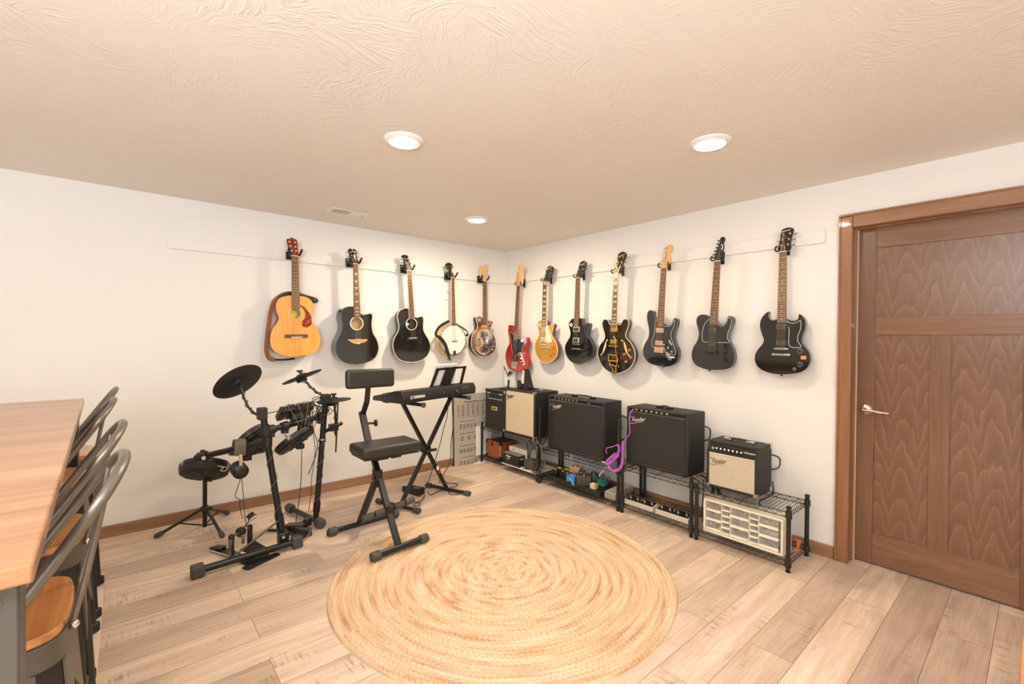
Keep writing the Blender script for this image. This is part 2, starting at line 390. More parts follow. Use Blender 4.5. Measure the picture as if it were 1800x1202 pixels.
m_seal = mat('pale_door_seal', rgb(205, 180, 150), .6)
part('door_stop', MB().bx(.062, .085, DY0-.010, DY0, 0, DT-.010).bx(.062, .085, DY1, DY0, DT-.010, DT), m_oak, dr)
part('door_seal', MB().bx(.078, .087, DY0-.016, DY0-.010, 0, DT-.012), m_seal, dr, label='pale weather strip along the latch side')
y0, y1 = DY0-.004, DY1+.004; ya = -3.386; yb = y1+.117
part('stile', MB().bx(DX, DX+.036, y0, ya, .012, DT-.004), m_stile, dr, bevel=.0015)
part('stile', MB().bx(DX, DX+.036, yb, y1, .012, DT-.004), m_stile, dr, bevel=.0015)
part('rail', MB().bx(DX, DX+.036, ya, yb, 1.915, DT-.004), m_rail, dr, bevel=.0015)
part('rail', MB().bx(DX, DX+.036, ya, yb, 1.394, 1.498), m_rail, dr, bevel=.0015)
part('rail', MB().bx(DX, DX+.036, ya, yb, .012, .192), m_rail, dr, bevel=.0015)
part('mullion', MB().bx(DX, DX+.036, -3.632, -3.718, .192, 1.394), m_stile, dr, bevel=.0015)
part('door_panel', MB().bx(DX+.011, DX+.03, ya, yb, 1.498, 1.915), m_veneer, dr)
part('door_panel', MB().bx(DX+.011, DX+.03, ya, -3.632, .192, 1.394), m_veneer, dr)
part('door_panel', MB().bx(DX+.011, DX+.03, -3.718, yb, .192, 1.394), m_veneer, dr)
hy, hz = -3.345, .938
hb = part('handle_rose', MB().lathe([(.033, 0), (.033, .005), (.026, .012), (.012, .016), (.012, .045), (.010, .048)], (DX, hy, hz), (-1, 0, 0)), m_nickel, dr, label='round satin nickel lever rose')
part('lever', MB().tube(crom([(DX-.044, hy+.004, hz), (DX-.05, hy-.03, hz), (DX-.05, hy-.08, hz-.004), (DX-.044, hy-.118, hz-.006)], 5, False), [.0105]*6+[.009]*5+[.007]*5, 12), m_nickel, hb)

# ceiling fittings
m_lens = mat('lit_lamp_lens', rgb(255, 250, 240), .4, emit=((1, .93, .82, 1), 9))
def downlight(x, y, label, power=15):
    t = thing('recessed_ceiling_light', label, 'ceiling light', (x, y, H), group='recessed ceiling lights')
    part('trim_ring', MB().lathe([(.070, -.0005), (.098, -.0005), (.098, -.004), (.088, -.012), (.074, -.016), (.070, -.010)], (x, y, H), n=40, ring=True), m_white, t)
    part('lens', MB().lathe([(.069, -.001), (.072, -.010), (.066, -.017), (.045, -.023), (.02, -.0255), (0, -.026)], (x, y, H), n=40), m_lens, t)
    o = area('downlight_lamp', (x, y, H-.04), (x, y, 0), .13, power, (1, .85, .65), shape='DISK')
    o.parent = t; o.location = (0, 0, -.04); return t
downlight(-2.292, -1.957, 'round white ceiling light, left of the two large ones')
downlight(-1.133, -2.952, 'round white ceiling light nearest the wooden door', 10)
downlight(-1.123, -.968, 'smallest, farthest round ceiling light near the room corner', 30)
for k, (px, py) in enumerate([(-3.45, -2.95), (-3.45, -.95), (-4.9, -3.45), (-2.3, -4.9), (-5.6, -5.6)]):  # unseen downlights added for light; one is set to glare on the door
    if k in (3, 4, 2): downlight(px, py, 'round white ceiling light added in the part of the room out of the picture', 30 if k == 2 else 15)
m_duct = mat('dark_duct', rgb(120, 104, 88), .7)
vt = thing('ceiling_vent', 'white rectangular air vent in the ceiling by the left wall', 'vent', (-2.0, -.44, H))
part('vent_frame', MB().bx(-2.158, -1.847, -.515, -.372, H-.006, H-.0005), m_white, vt, bevel=.003)
part('vent_grille', MB().bx(-2.12, -1.995, -.487, -.40, H-.0075, H-.0055), m_duct, vt)
lv = MB()
for k in range(11): lv.box((-2.115+k*.0115, -.4435, H-.0095), (.0035, .086, .006), Matrix.Rotation(.5, 3, 'Y'))
part('louvres', lv, m_white, vt)
part('damper_plate', MB().bx(-1.985, -1.875, -.487, -.40, H-.0085, H-.0055), m_white, vt, bevel=.001)
part('damper_lever', MB().bx(-1.89, -1.883, -.45, -.435, H-.016, H-.008), m_nickel, vt)
ot = thing('power_outlet', 'white wall outlet plate behind the headphones', 'outlet', (-2.711, 0, .357))
part('cover_plate', MB().bx(-2.746, -2.676, -.006, 0, .297, .417), m_white, ot, bevel=.003)
part('socket', MB().bx(-2.727, -2.695, -.009, -.005, .362, .392), m_cream, ot, bevel=.002)
part('socket', MB().bx(-2.727, -2.695, -.009, -.005, .322, .352), m_cream, ot, bevel=.002)

# ---------------------------------------------------------------- round braided rug
def rug():
    cx, cy, Rr = -1.669, -2.018, .955; nc = 43; wv = Rr/nc; na = 1300
    mb = MB(); vs = []; fs = []; prof = []
    for i in range(nc):
        for t in (0, .22, .5, .78): prof.append((i, t))
    rnd = random.Random(3); wob = [(rnd.uniform(0, 6.3), rnd.uniform(.0, .004)) for _ in range(6)]
    nb = [max(8, int(2*pi*(i+.5)*wv/.027)) for i in range(nc)]
    ph = [rnd.uniform(0, 6.3) for _ in range(nc)]
    for i, t in prof:
        for k in range(na):
            a = 2*pi*k/na
            rr = (i+t)*wv
            edge = rr/Rr
            rr *= 1 + edge*sum(am*sin((j+2)*a+p0) for j, (p0, am) in enumerate(wob))
            hgt = sqrt(max(0, 1-(2*t-1)**2))
            bd = .5+.5*sin(nb[i]*a*1.0+ph[i]+(3.5*(t-.5)))
            z = .0025 + .0125*hgt*(.45+.55*bd) if t else .0025
            vs.append((rr*cos(a), rr*sin(a), z))
    m = len(prof)
    e = len(vs)
    for k in range(na):
        a = 2*pi*k/na; rr = Rr*(1+sum(am*sin((j+2)*a+p0) for j, (p0, am) in enumerate(wob)))
        vs.append((rr*cos(a), rr*sin(a), .0005))
    m += 1
    for i in range(m-1):
        for k in range(na): fs.append((i*na+k, i*na+(k+1) % na, (i+1)*na+(k+1) % na, (i+1)*na+k))
    mb.add(vs, fs)
    x = Mx('braided_jute')
    tc = x.coord()
    sx = x.node('ShaderNodeSeparateXYZ'); x.l(tc, sx.inputs[0])
    ln = x.node('ShaderNodeVectorMath', operation='LENGTH'); x.l(tc, ln.inputs[0])
    at = x.node('ShaderNodeMath', operation='ARCTAN2'); x.l(sx.outputs[1], at.inputs[0]); x.l(sx.outputs[0], at.inputs[1])
    mr = x.node('ShaderNodeMath', operation='MULTIPLY'); mr.inputs[1].default_value = 1/wv; x.l(ln.outputs['Value'], mr.inputs[0])
    cb = x.node('ShaderNodeCombineXYZ'); x.l(mr.outputs[0], cb.inputs[0]); x.l(at.outputs[0], cb.inputs[1])
    n1 = x.node('ShaderNodeTexNoise', i_Scale=1.0, i_Detail=3.0); m1 = x.node('ShaderNodeMapping'); m1.inputs['Scale'].default_value = (.75, 2.2, 1)
    x.l(cb.outputs[0], m1.inputs[0]); x.l(m1.outputs[0], n1.inputs['Vector'])
    n2 = x.node('ShaderNodeTexNoise', i_Scale=210.0, i_Detail=2.0); x.l(tc, n2.inputs['Vector'])
    c = x.ramp(n1.outputs[0], [(.30, rgb(192, 144, 102)), (.44, rgb(218, 184, 148)), (.6, rgb(228, 201, 169)), (.75, rgb(236, 215, 187))])
    mm = x.node('ShaderNodeMix', data_type='RGBA', blend_type='MULTIPLY'); mm.inputs[0].default_value = .7
    x.l(c, mm.inputs[6]); x.l(x.ramp(n2.outputs[0], [(.3, (.68, .58, .48, 1)), (.55, (1, 1, 1, 1))]), mm.inputs[7])
    x.l(mm.outputs[2], x.b.inputs['Base Color']); x.b.inputs['Roughness'].default_value = .9
    o = part('round_rug', mb, x.m, smooth=0); o.location = (cx, cy, 0)
    o.data.polygons.foreach_set('use_smooth', [True]*len(o.data.polygons))
    tag(o, 'large round braided jute rug lying on the plank floor', 'rug')
rug()
m_beige = mat('beige_pile', rgb(226, 206, 184), .95, var=.12, scale=300, bump=.5)
tag(part('area_rug', MB().bx(-5.6, -3.437, -4.9, -.62, .0005, .011), m_beige, bevel=.004), 'pale beige low pile rug under the bar table and stools', 'rug')
GD={
 'classical':{"wall":"L","D":0.14,"pos":[-2.3136,1.9933],"ang":0.0193,"nutw":0.0514,"endw":0.0613,"endv":0.4248,"L":0.6377,"body":[[-30,-320],[-83,-325],[-117,-340],[-139,-374],[-145,-411],[-136,-457],[-124,-493],[-137,-535],[-164,-571],[-181,-607],[-188,-649],[-189,-685],[-180,-726],[-153,-763],[-110,-786],[-62,-801],[-13,-805],[43,-799],[110,-788],[157,-763],[182,-719],[188,-670],[175,-609],[150,-560],[127,-527],[119,-489],[130,-451],[139,-402],[129,-364],[106,-335],[70,-321],[30,-317]],"head":[[-25,3],[-33,25],[-47,79],[-55,126],[-48,139],[-29,141],[-17,154],[-4,147],[22,136],[25,112],[26,47],[26,9]],"guard":[[31,-389],[64,-402],[94,-436],[117,-479],[119,-522],[119,-544],[92,-566],[67,-571],[52,-560],[45,-523],[63,-501],[71,-463],[64,-431],[44,-405]],"pts":[[-2,-459],[-3,-502],[-86,-638],[89,-640],[-37,-639],[43,-640],[-22,-462]]},
 'flattop':{"wall":"L","D":0.15,"pos":[-1.8246,1.9838],"ang":0.0365,"nutw":0.0404,"endw":0.0607,"endv":0.463,"L":0.6742,"body":[[-29,-371],[-75,-372],[-110,-386],[-132,-415],[-136,-466],[-128,-517],[-134,-573],[-154,-618],[-178,-662],[-189,-712],[-186,-763],[-163,-810],[-124,-843],[-73,-861],[-9,-868],[63,-861],[125,-842],[166,-805],[186,-753],[185,-705],[168,-656],[141,-608],[130,-561],[129,-507],[138,-448],[125,-431],[94,-436],[58,-443],[31,-428],[24,-391]],"head":[[-18,1],[-24,9],[-41,43],[-48,94],[-54,122],[-27,137],[-16,121],[-7,136],[22,122],[18,87],[22,48],[30,13],[20,4]],"bridge":[[-90,-651],[-38,-654],[4,-648],[45,-655],[87,-657],[69,-677],[32,-687],[2,-696],[-33,-690],[-61,-675]],"pts":[[-4,-515],[-5,-566],[-6,-576],[4,-687]]},
 'roundback':{"wall":"L","D":0.13,"pos":[-1.3,1.9832],"ang":0.0693,"nutw":0.0418,"endw":0.0559,"endv":0.4498,"L":0.6429,"body":[[-33,-358],[-78,-357],[-113,-372],[-138,-399],[-144,-448],[-137,-498],[-136,-535],[-152,-577],[-182,-619],[-203,-667],[-206,-722],[-195,-772],[-161,-822],[-115,-851],[-48,-867],[16,-870],[88,-858],[141,-827],[173,-784],[188,-733],[176,-680],[146,-626],[120,-573],[120,-522],[127,-470],[117,-441],[92,-437],[60,-446],[29,-432],[22,-403]],"head":[[-18,2],[-29,12],[-44,54],[-43,118],[-62,133],[-53,144],[-29,151],[-3,148],[10,137],[4,121],[12,94],[21,52],[25,20],[21,3]],"pts":[[-6,-506],[-10,-562],[-42,-640],[38,-645]]},
 'banjo':{"wall":"L","D":0.12,"pos":[-0.8064,1.9621],"ang":0.0305,"nutw":0.033,"endw":0.0516,"endv":0.487,"L":0.6395,"body":[[-149,-631],[144,-639],[-2,-487],[-9,-782]],"head":[[-16,5],[-50,20],[-46,55],[-35,78],[-59,94],[-69,122],[-64,139],[-31,156],[7,145],[15,122],[6,96],[-8,77],[5,58],[18,24],[15,7]],"strap1":[[-36,-441],[-98,-465],[-160,-498],[-199,-540],[-210,-582],[-178,-601],[-141,-636],[-108,-684],[-87,-742],[-66,-801]],"strap2":[[24,-460],[79,-490],[137,-520],[178,-550],[181,-580],[153,-592],[136,-574],[101,-529],[55,-490],[27,-470]],"pts":[[-29,-646],[40,-648],[3,-761],[-54,-153]]},
 'resonator':{"wall":"L","D":0.11,"pos":[-0.3883,1.9646],"ang":0.0139,"nutw":0.0463,"endw":0.0533,"endv":0.4615,"L":0.6588,"body":[[-31,-398],[-53,-383],[-81,-381],[-110,-395],[-116,-420],[-100,-458],[-97,-498],[-116,-539],[-157,-574],[-175,-619],[-179,-669],[-170,-719],[-139,-765],[-89,-800],[-33,-817],[19,-819],[77,-802],[127,-762],[150,-711],[150,-653],[131,-595],[98,-549],[85,-502],[98,-466],[111,-439],[92,-427],[75,-450],[52,-469],[33,-461],[30,-435]],"head":[[-23,4],[-34,28],[-53,57],[-49,143],[-30,157],[-11,164],[16,182],[38,175],[33,132],[27,76],[15,38],[23,8]],"pts":[[-3,-659],[-139,-657],[137,-661],[-3,-518],[-4,-800],[-75,-422],[-6,-490],[127,-663],[120,-707],[104,-743],[-4,-795]]},
 'bass':{"wall":"R","D":0.1,"pos":[0.3389,1.9195],"ang":-0.0656,"nutw":0.0504,"endw":0.0624,"endv":0.5899,"L":0.8648,"body":[[-38,-530],[-58,-484],[-58,-437],[-135,-436],[-136,-468],[-142,-500],[-126,-546],[-110,-598],[-110,-645],[-136,-684],[-159,-734],[-163,-788],[-147,-850],[-115,-894],[-64,-920],[9,-931],[88,-929],[163,-912],[205,-876],[220,-834],[213,-789],[184,-747],[169,-703],[173,-657],[188,-615],[189,-575],[172,-549],[127,-549],[89,-557],[67,-566],[43,-566]],"head":[[-27,10],[-46,29],[-55,67],[-39,90],[-43,135],[-35,157],[-17,171],[-20,209],[7,226],[53,220],[75,201],[73,179],[52,161],[61,116],[64,50],[52,20],[25,7]],"guard":[[-104,-513],[-42,-533],[-2,-589],[21,-577],[43,-568],[75,-573],[112,-561],[133,-579],[126,-636],[110,-678],[102,-720],[56,-729],[35,-752],[-24,-758],[-58,-693],[-81,-595]],"plate":[[56,-732],[102,-720],[129,-768],[168,-830],[143,-851],[114,-826],[83,-773]],"pts":[[6,-786],[0,-865],[84,-737],[97,-761],[119,-797],[141,-825],[110,-586]]},
 'goldtop':{"wall":"R","D":0.105,"pos":[0.7527,1.9251],"ang":-0.0174,"nutw":0.0553,"endw":0.0623,"endv":0.4596,"L":0.6425,"body":[[-32,-385],[-67,-390],[-97,-411],[-103,-450],[-84,-494],[-73,-528],[-89,-567],[-120,-612],[-135,-662],[-124,-716],[-97,-763],[-54,-800],[9,-820],[76,-816],[135,-788],[173,-753],[191,-710],[187,-659],[162,-604],[128,-567],[108,-539],[110,-501],[125,-459],[128,-433],[108,-426],[92,-445],[59,-450],[34,-436],[30,-402]],"head":[[-26,7],[-31,25],[-17,59],[-4,121],[5,148],[34,163],[74,152],[89,134],[86,92],[67,45],[39,13],[22,3]],"guard":[[32,-455],[59,-464],[84,-516],[109,-582],[107,-608],[36,-608]],"pts":[[-7,-483],[-6,-587],[0,-640],[4,-667],[138,-656],[89,-682],[143,-715],[97,-741],[-72,-441]]},
 'singlecut':{"wall":"R","D":0.105,"pos":[1.1895,1.9222],"ang":-0.0233,"nutw":0.045,"endw":0.0612,"endv":0.4556,"L":0.6317,"body":[[-31,-380],[-58,-383],[-94,-414],[-101,-448],[-80,-499],[-78,-544],[-103,-585],[-133,-626],[-143,-672],[-129,-723],[-89,-772],[-35,-799],[32,-806],[97,-796],[153,-767],[189,-721],[201,-672],[193,-624],[163,-576],[130,-544],[129,-506],[145,-462],[147,-427],[122,-422],[91,-441],[73,-438],[61,-408],[57,-380],[27,-378]],"head":[[-23,10],[-28,33],[-16,65],[-1,129],[7,151],[45,162],[75,148],[79,128],[69,71],[45,28],[23,4]],"guard":[[45,-447],[70,-458],[87,-518],[103,-572],[90,-606],[50,-607]],"pts":[[-2,-482],[-2,-585],[0,-624],[4,-668],[89,-678],[141,-645],[88,-738],[140,-708],[-69,-441]]},
 'semihollow':{"wall":"R","D":0.11,"pos":[1.6339,1.9181],"ang":-0.0402,"nutw":0.0456,"endw":0.0583,"endv":0.4676,"L":0.6276,"body":[[-35,-440],[-51,-438],[-73,-405],[-96,-397],[-121,-403],[-133,-437],[-117,-490],[-98,-536],[-103,-573],[-140,-617],[-164,-661],[-167,-715],[-145,-772],[-102,-821],[-42,-855],[22,-866],[84,-854],[149,-822],[194,-783],[220,-731],[223,-681],[206,-633],[171,-585],[131,-552],[121,-522],[136,-476],[148,-426],[138,-399],[114,-391],[90,-397],[73,-427],[62,-440],[43,-436],[30,-423]],"head":[[-22,7],[-28,29],[-15,64],[-7,111],[-13,166],[1,182],[36,192],[73,173],[71,134],[56,88],[48,48],[28,7]],"fhole1":[[-70,-579],[-85,-604],[-88,-630],[-101,-668],[-112,-695],[-128,-712]],"fhole2":[[87,-574],[109,-588],[120,-618],[133,-652],[150,-686],[166,-698]],"pts":[[-1,-485],[0,-588],[0,-628],[7,-707],[13,-758],[25,-861],[172,-652],[121,-691],[190,-713],[142,-752],[43,-617],[58,-729]]},
 'doublecut':{"wall":"R","D":0.1,"pos":[2.0823,1.9201],"ang":-0.0556,"nutw":0.0432,"endw":0.0585,"endv":0.4685,"L":0.6548,"body":[[-28,-415],[-50,-410],[-69,-381],[-71,-351],[-89,-339],[-112,-340],[-127,-367],[-125,-413],[-108,-467],[-99,-517],[-105,-563],[-133,-615],[-147,-667],[-138,-712],[-100,-754],[-48,-774],[20,-781],[74,-778],[126,-762],[160,-728],[167,-679],[158,-632],[132,-591],[119,-549],[121,-505],[136,-457],[141,-419],[132,-398],[114,-396],[102,-420],[88,-445],[62,-455],[40,-449]],"head":[[-22,6],[-33,16],[-38,28],[-19,56],[-1,93],[1,122],[4,152],[17,173],[31,179],[55,173],[67,154],[62,132],[47,118],[44,104],[57,62],[54,41],[37,27],[24,9],[20,4]],"guard":[[-46,-430],[-31,-425],[36,-461],[63,-462],[94,-452],[117,-410],[126,-419],[116,-467],[98,-512],[104,-555],[125,-601],[144,-648],[141,-681],[115,-679],[55,-662],[42,-627],[-51,-637],[-66,-585],[-50,-534]],"pts":[[0,-496],[-1,-597],[3,-652],[89,-696],[51,-607],[89,-629],[123,-657],[98,-586]]},
 'tstyle':{"wall":"R","D":0.1,"pos":[2.5102,1.9199],"ang":-0.0502,"nutw":0.0434,"endw":0.0588,"endv":0.4555,"L":0.6562,"body":[[-26,-406],[-50,-393],[-78,-385],[-111,-390],[-131,-413],[-131,-450],[-114,-495],[-107,-536],[-118,-583],[-144,-631],[-154,-683],[-145,-728],[-116,-763],[-72,-779],[-20,-787],[39,-782],[92,-774],[134,-759],[154,-731],[162,-687],[152,-635],[128,-589],[110,-556],[110,-516],[124,-472],[137,-433],[131,-403],[113,-392],[98,-399],[87,-430],[71,-454],[49,-457],[31,-445]],"head":[[-22,7],[-26,16],[-24,39],[-14,72],[-2,105],[6,138],[10,162],[21,172],[35,169],[42,155],[37,135],[33,122],[39,101],[34,75],[27,55],[23,29],[21,5]],"guard":[[-27,-420],[-47,-429],[-69,-462],[-79,-507],[-79,-553],[-68,-584],[-33,-586],[118,-579],[108,-556],[106,-517],[120,-472],[128,-433],[116,-401],[101,-412],[90,-441],[72,-461],[50,-463],[29,-451]],"pts":[[0,-496],[0,-596],[0,-656],[92,-601],[97,-646],[96,-701]]},
 'doublehorn':{"wall":"R","D":0.1,"pos":[2.9394,1.9284],"ang":-0.0047,"nutw":0.0424,"endw":0.0553,"endv":0.4556,"L":0.629,"body":[[-31,-436],[-53,-444],[-73,-435],[-84,-410],[-80,-386],[-91,-388],[-115,-412],[-131,-445],[-134,-485],[-121,-534],[-108,-569],[-116,-600],[-144,-637],[-161,-673],[-162,-714],[-147,-749],[-117,-774],[-75,-789],[-27,-796],[21,-795],[70,-787],[119,-771],[151,-740],[165,-702],[166,-673],[153,-636],[127,-604],[115,-579],[120,-541],[134,-499],[135,-458],[124,-428],[99,-405],[96,-419],[91,-440],[72,-448],[49,-446],[32,-437]],"head":[[-21,6],[-32,18],[-35,30],[-27,65],[-22,112],[-23,140],[-17,150],[-1,158],[22,160],[45,152],[53,140],[48,115],[41,55],[45,29],[42,17],[27,4],[21,-1]],"guard":[[31,-448],[49,-461],[72,-463],[95,-455],[107,-445],[111,-466],[107,-508],[94,-550],[97,-583],[116,-612],[90,-619],[67,-618],[44,-599],[44,-503],[32,-469]],"pts":[[-1,-486],[-1,-590],[0,-629],[1,-667],[107,-641],[110,-725],[128,-681],[79,-755]]},
}

# ================================================================== instruments on the walls
def mmp(p): return (p[0]/1000, p[1]/1000)
def g_matrix(d):
    ang = d['ang']
    if d['wall'] == 'L': B = Matrix.Rotation(pi/2, 4, 'X'); loc = V((d['pos'][0], -d['D'], d['pos'][1]))
    else: B = Matrix.Rotation(-pi/2, 4, 'Z') @ Matrix.Rotation(pi/2, 4, 'X'); loc = V((-d['D'], -d['pos'][0], d['pos'][1]))
    m = B @ Matrix.Rotation(ang, 4, 'Z'); m.translation = loc
    return m
def xr(head, v):
    """left and right extent of an outline at height v"""
    xs = []; n = len(head)
    for i in range(n):
        a, b = head[i], head[(i+1) % n]
        if (a[1]-v)*(b[1]-v) <= 0 and abs(a[1]-b[1]) > 1e-6: xs.append(a[0]+(b[0]-a[0])*(v-a[1])/(b[1]-a[1]))
    return (min(xs), max(xs)) if xs else (-.02, .02)
def fbw(d, v):                      # half width of the fretboard at height v (v<0)
    t = min(1, -v/d['endv']); return (d['nutw']*(1-t)+d['endw']*t)/2
def ring2(c, r, n=28, ry=None): return [(c[0]+r*cos(2*pi*k/n), c[1]+(ry or r)*sin(2*pi*k/n)) for k in range(n)]
def band(o, z0, z1, t):
    """thin upright wall following an outline"""
    n = len(o); mb = MB(); c = V((sum(p[0] for p in o)/n, sum(p[1] for p in o)/n)); vs = []
    for f in (1, 1-t*6):
        for z in (z0, z1): vs += [((p[0]-c.x)*f+c.x, (p[1]-c.y)*f+c.y, z) for p in o]
    fs = []
    for i in range(n):
        j = (i+1) % n
        fs += [(i, j, n+j, n+i), (2*n+i, 2*n+j, 3*n+j, 3*n+i), (i, j, 2*n+j, 2*n+i), (n+i, n+j, 3*n+j, 3*n+i)]
    return mb.add(vs, fs)
class Gt:
    def __init__(s, key, name, label, cat, depth, m_body, m_neck, m_head, pegs, group, m_peg=None, m_fb=None, frets=21,
                 hole=None, nstr=6, inlay='dot', binding=None, neck_end=None, edge=.006, bridge_v=None, head_mat_side=None, body=True, sharp=3):
        d = s.d = GD[key]
        r = s.r = thing(name, label, cat, group=group); r.matrix_world = g_matrix(d)
        W = dict(world=False)
        s.body_o = crom([mmp(p) for p in d['body']], sharp)
        L = bridge_v or d['L']; s.L = L
        if body:
            holes = [hole] if hole else []
            s.body = part('body', MB().prism(s.body_o, -depth, 0, holes=holes), m_body, r, bevel=0 if hole else edge, seg=3, **W)
            if binding:
                bo = [V((p[0], p[1], -.0015)) for p in s.body_o]
                part('binding', MB().tube(bo, .0032, 6, True), binding, r, **W)
        top = max(p[1] for p in s.body_o if abs(p[0]) < .04) if body else -d['endv']
        ne = neck_end or (top-.05)
        # neck: half round lofted
        nk = MB(); vs = []; n = 9; st = [.004, -.03, ne*.5, ne]
        for v in st:
            h = fbw(d, min(v, 0)); th = .019 if v != st[-1] else .024
            for k in range(n): a = pi+pi*k/(n-1); vs.append((h*cos(a), v, .001+th*sin(a)))
        fs = [(i*n+k, i*n+k+1, (i+1)*n+k+1, (i+1)*n+k) for i in range(3) for k in range(n-1)]
        fs += [(i*n, (i+1)*n, (i+1)*n+n-1, i*n+n-1) for i in range(3)]
        fs += [tuple(range(n))[::-1], tuple(range(3*n, 4*n))]
        part('neck', nk.add(vs, fs), m_neck, r, **W)
        # fretboard with frets and inlays
        fb = MB(); h0, h1, ev = d['nutw']/2, d['endw']/2, d['endv']
        fb.prism([(-h0, 0), (h0, 0), (h1, -ev), (-h1, -ev)], .001, .0065)
        for k in range(1, frets+1):
            v = -L*(1-2**(-k/12))
            if -v > ev: break
            h = fbw(d, v); fb.box((0, v, .0068), (2*h-.002, .0021, .0016), None, 1)
        for k in (3, 5, 7, 9, 12, 15, 17, 19, 21) if inlay != 'none' else ():
            v = -L*(1-2**(-(k-.5)/12)); h = fbw(d, v)
            if -v > ev-.005: break
            gap = L*(2**(-(k-1)/12)-2**(-k/12))
            if inlay == 'dot':
                for q in ((-h*.45, h*.45) if k == 12 else (0,)): fb.cyl((q, v, .006), (q, v, .0070), .0034, n=10, mi=2)
            elif inlay == 'block': fb.box((0, v, .0066), (h*1.25, gap*.55, .0012), None, 2)
            else:
                fb.prism([(-h*.7, v+gap*.3), (h*.7, v+gap*.3), (h*.3, v-gap*.05), (0, v-gap*.3), (-h*.3, v-gap*.05)], .006, .0071, 2)
        if inlay == 'block': fb.box((0, -L*(1-2**(-.5/12)), .0066), (h0*1.2, .018, .0012), None, 2)
        part('fretboard', fb, (m_fb or m_rosewood, m_nickel, m_pearl), r, **W)
        if inlay in ('block', 'binding') or binding is m_cream and key in ('goldtop', 'semihollow', 'roundback', 'banjo'):
            part('neck_binding', MB().prism([(-h0-.002, 0), (-h0, 0), (-h1, -ev), (-h1-.002, -ev)], -.001, .0068).prism([(h0, 0), (h0+.002, 0), (h1+.002, -ev), (h1, -ev)], -.001, .0068), m_cream, r, **W)
        part('nut', MB().box((0, .002, .0055), (d['nutw'], .0055, .009)), m_cream, r, **W)
        # headstock
        ho = s.head_o = [mmp(p) for p in d['head']]; hs = crom(ho, 2)
        s.HT = Matrix.Rotation(-.15 if pegs in ('33', '22') else 0, 4, 'X')
        part('headstock', MB().prism(hs, -.013, .002, T=s.HT), m_head, r, bevel=.0012, **W)
        ht = max(p[1] for p in ho)
        mp = m_peg or m_chrome; s.posts = []
        def peg(px, v, side, k):
            lo, hi = xr(ho, v); e = lo if side < 0 else hi
            mb = MB(); mb.M = s.HT; mb.cyl((px, v, 0), (px, v, .014), .0042, n=10).cyl((px, v, .002), (px, v, .004), .0068, n=12)
            mb.tube([(px, v, -.018), (e+side*.012, v, -.018)], .0025, 6)
            mb.ball((e+side*.018, v, -.016), (.0085, .0065, .0045), 10)
            part('tuning_peg', mb, mp, r, **W); s.posts.append((px, v))
        if pegs == '33':
            for k in range(3):
                v = ht*(.28+.23*k)
                lo, hi = xr(ho, v); c = (lo+hi)/2
                peg(c-(hi-lo)*.27, v, -1, k); peg(c+(hi-lo)*.27, v, 1, k)
        elif pegs == '22':
            for v in (ht*.30, ht*.72):
                lo, hi = xr(ho, v); c = (lo+hi)/2
                peg(c-(hi-lo)*.27, v, -1, 0); peg(c+(hi-lo)*.27, v, 1, 0)
        else:
            for k in range(int(pegs)):
                n_ = int(pegs); v = ht*(.17+.70*k/(n_-1)) if n_ > 4 else ht*(.22+.62*k/(n_-1))
                lo, hi = xr(ho, v); peg(lo+.013, v, -1, k)
        # strings
        sm = MB(); hb = d['endw']/2*.86
        for k in range(nstr):
            t = -1+2*k/(nstr-1); xb = t*hb*.96; xn = t*d['nutw']/2*.8
            pts = [(xb, -L, .013), (xn, .001, .0095)]
            sp = sorted(s.posts, key=lambda q: abs(q[0]-xn)+.3*q[1])
            if s.posts: q = s.posts[k % len(s.posts)] if pegs not in ('33', '22') else sp[min(k, len(sp)-1)]; pts.append(tuple(s.HT @ V((q[0], q[1], .008))))
            sm.tube(pts, .0007 if nstr > 4 else .0013, 4)
        part('strings', sm, m_string, r, **W)
    def p(s, name, mb, m, parent=None, **k): return part(name, mb, m, parent or s.r, world=False, **k)
    def pt(s, i): return mmp(s.d['pts'][i])
    def humbucker(s, i, w=.070, h=.036, ring=m_cream, cover=m_chrome, poles=True):
        x, y = s.pt(i); 
        mb = MB()
        if ring: mb.box((x, y, .001), (w+.016, h+.012, .006), None, 0)
        mb.box((x, y, .004), (w, h, .011), None, 1)
        if poles:
            for r_ in (-1, 1):
                for k in range(6): mb.cyl((x-w*.38+w*.76*k/5, y+r_*h*.22, .009), (x-w*.38+w*.76*k/5, y+r_*h*.22, .0105), .0028, n=8, mi=2)
        return s.p('pickup', mb, (ring or cover, cover, m_chrome if cover is not m_chrome else m_nickel), bevel=.0012)
    def knob(s, i, r=.011, m=m_black_plastic, top=None):
        x, y = s.pt(i)
        return s.p('control_knob', MB().lathe([(r*1.1, 0), (r, .002), (r*.86, .015), (r*.5, .0165), (0, .0165)], (x, y, 0), n=18), m)
    def bar(s, name, c, w, h, z0, z1, m, bev=.002): return s.p(name, MB().box((c[0], c[1], (z0+z1)/2), (w, h, z1-z0)), m, bevel=bev)
    def hardware(s, ib, it, m=m_chrome):
        a, b = s.pt(ib), s.pt(it)
        mb = MB().box((a[0], a[1], .009), (.078, .012, .010))
        for q in (-1, 1): mb.cyl((a[0]+q*.037, a[1], 0), (a[0]+q*.037, a[1], .012), .006, n=12)
        s.p('bridge', mb, m, bevel=.0015)
        mb = MB().box((b[0], b[1], .008), (.086, .015, .013))
        for q in (-1, 1): mb.cyl((b[0]+q*.047, b[1], 0), (b[0]+q*.047, b[1], .014), .009, n=14)
        s.p('tailpiece', mb, m, bevel=.003)
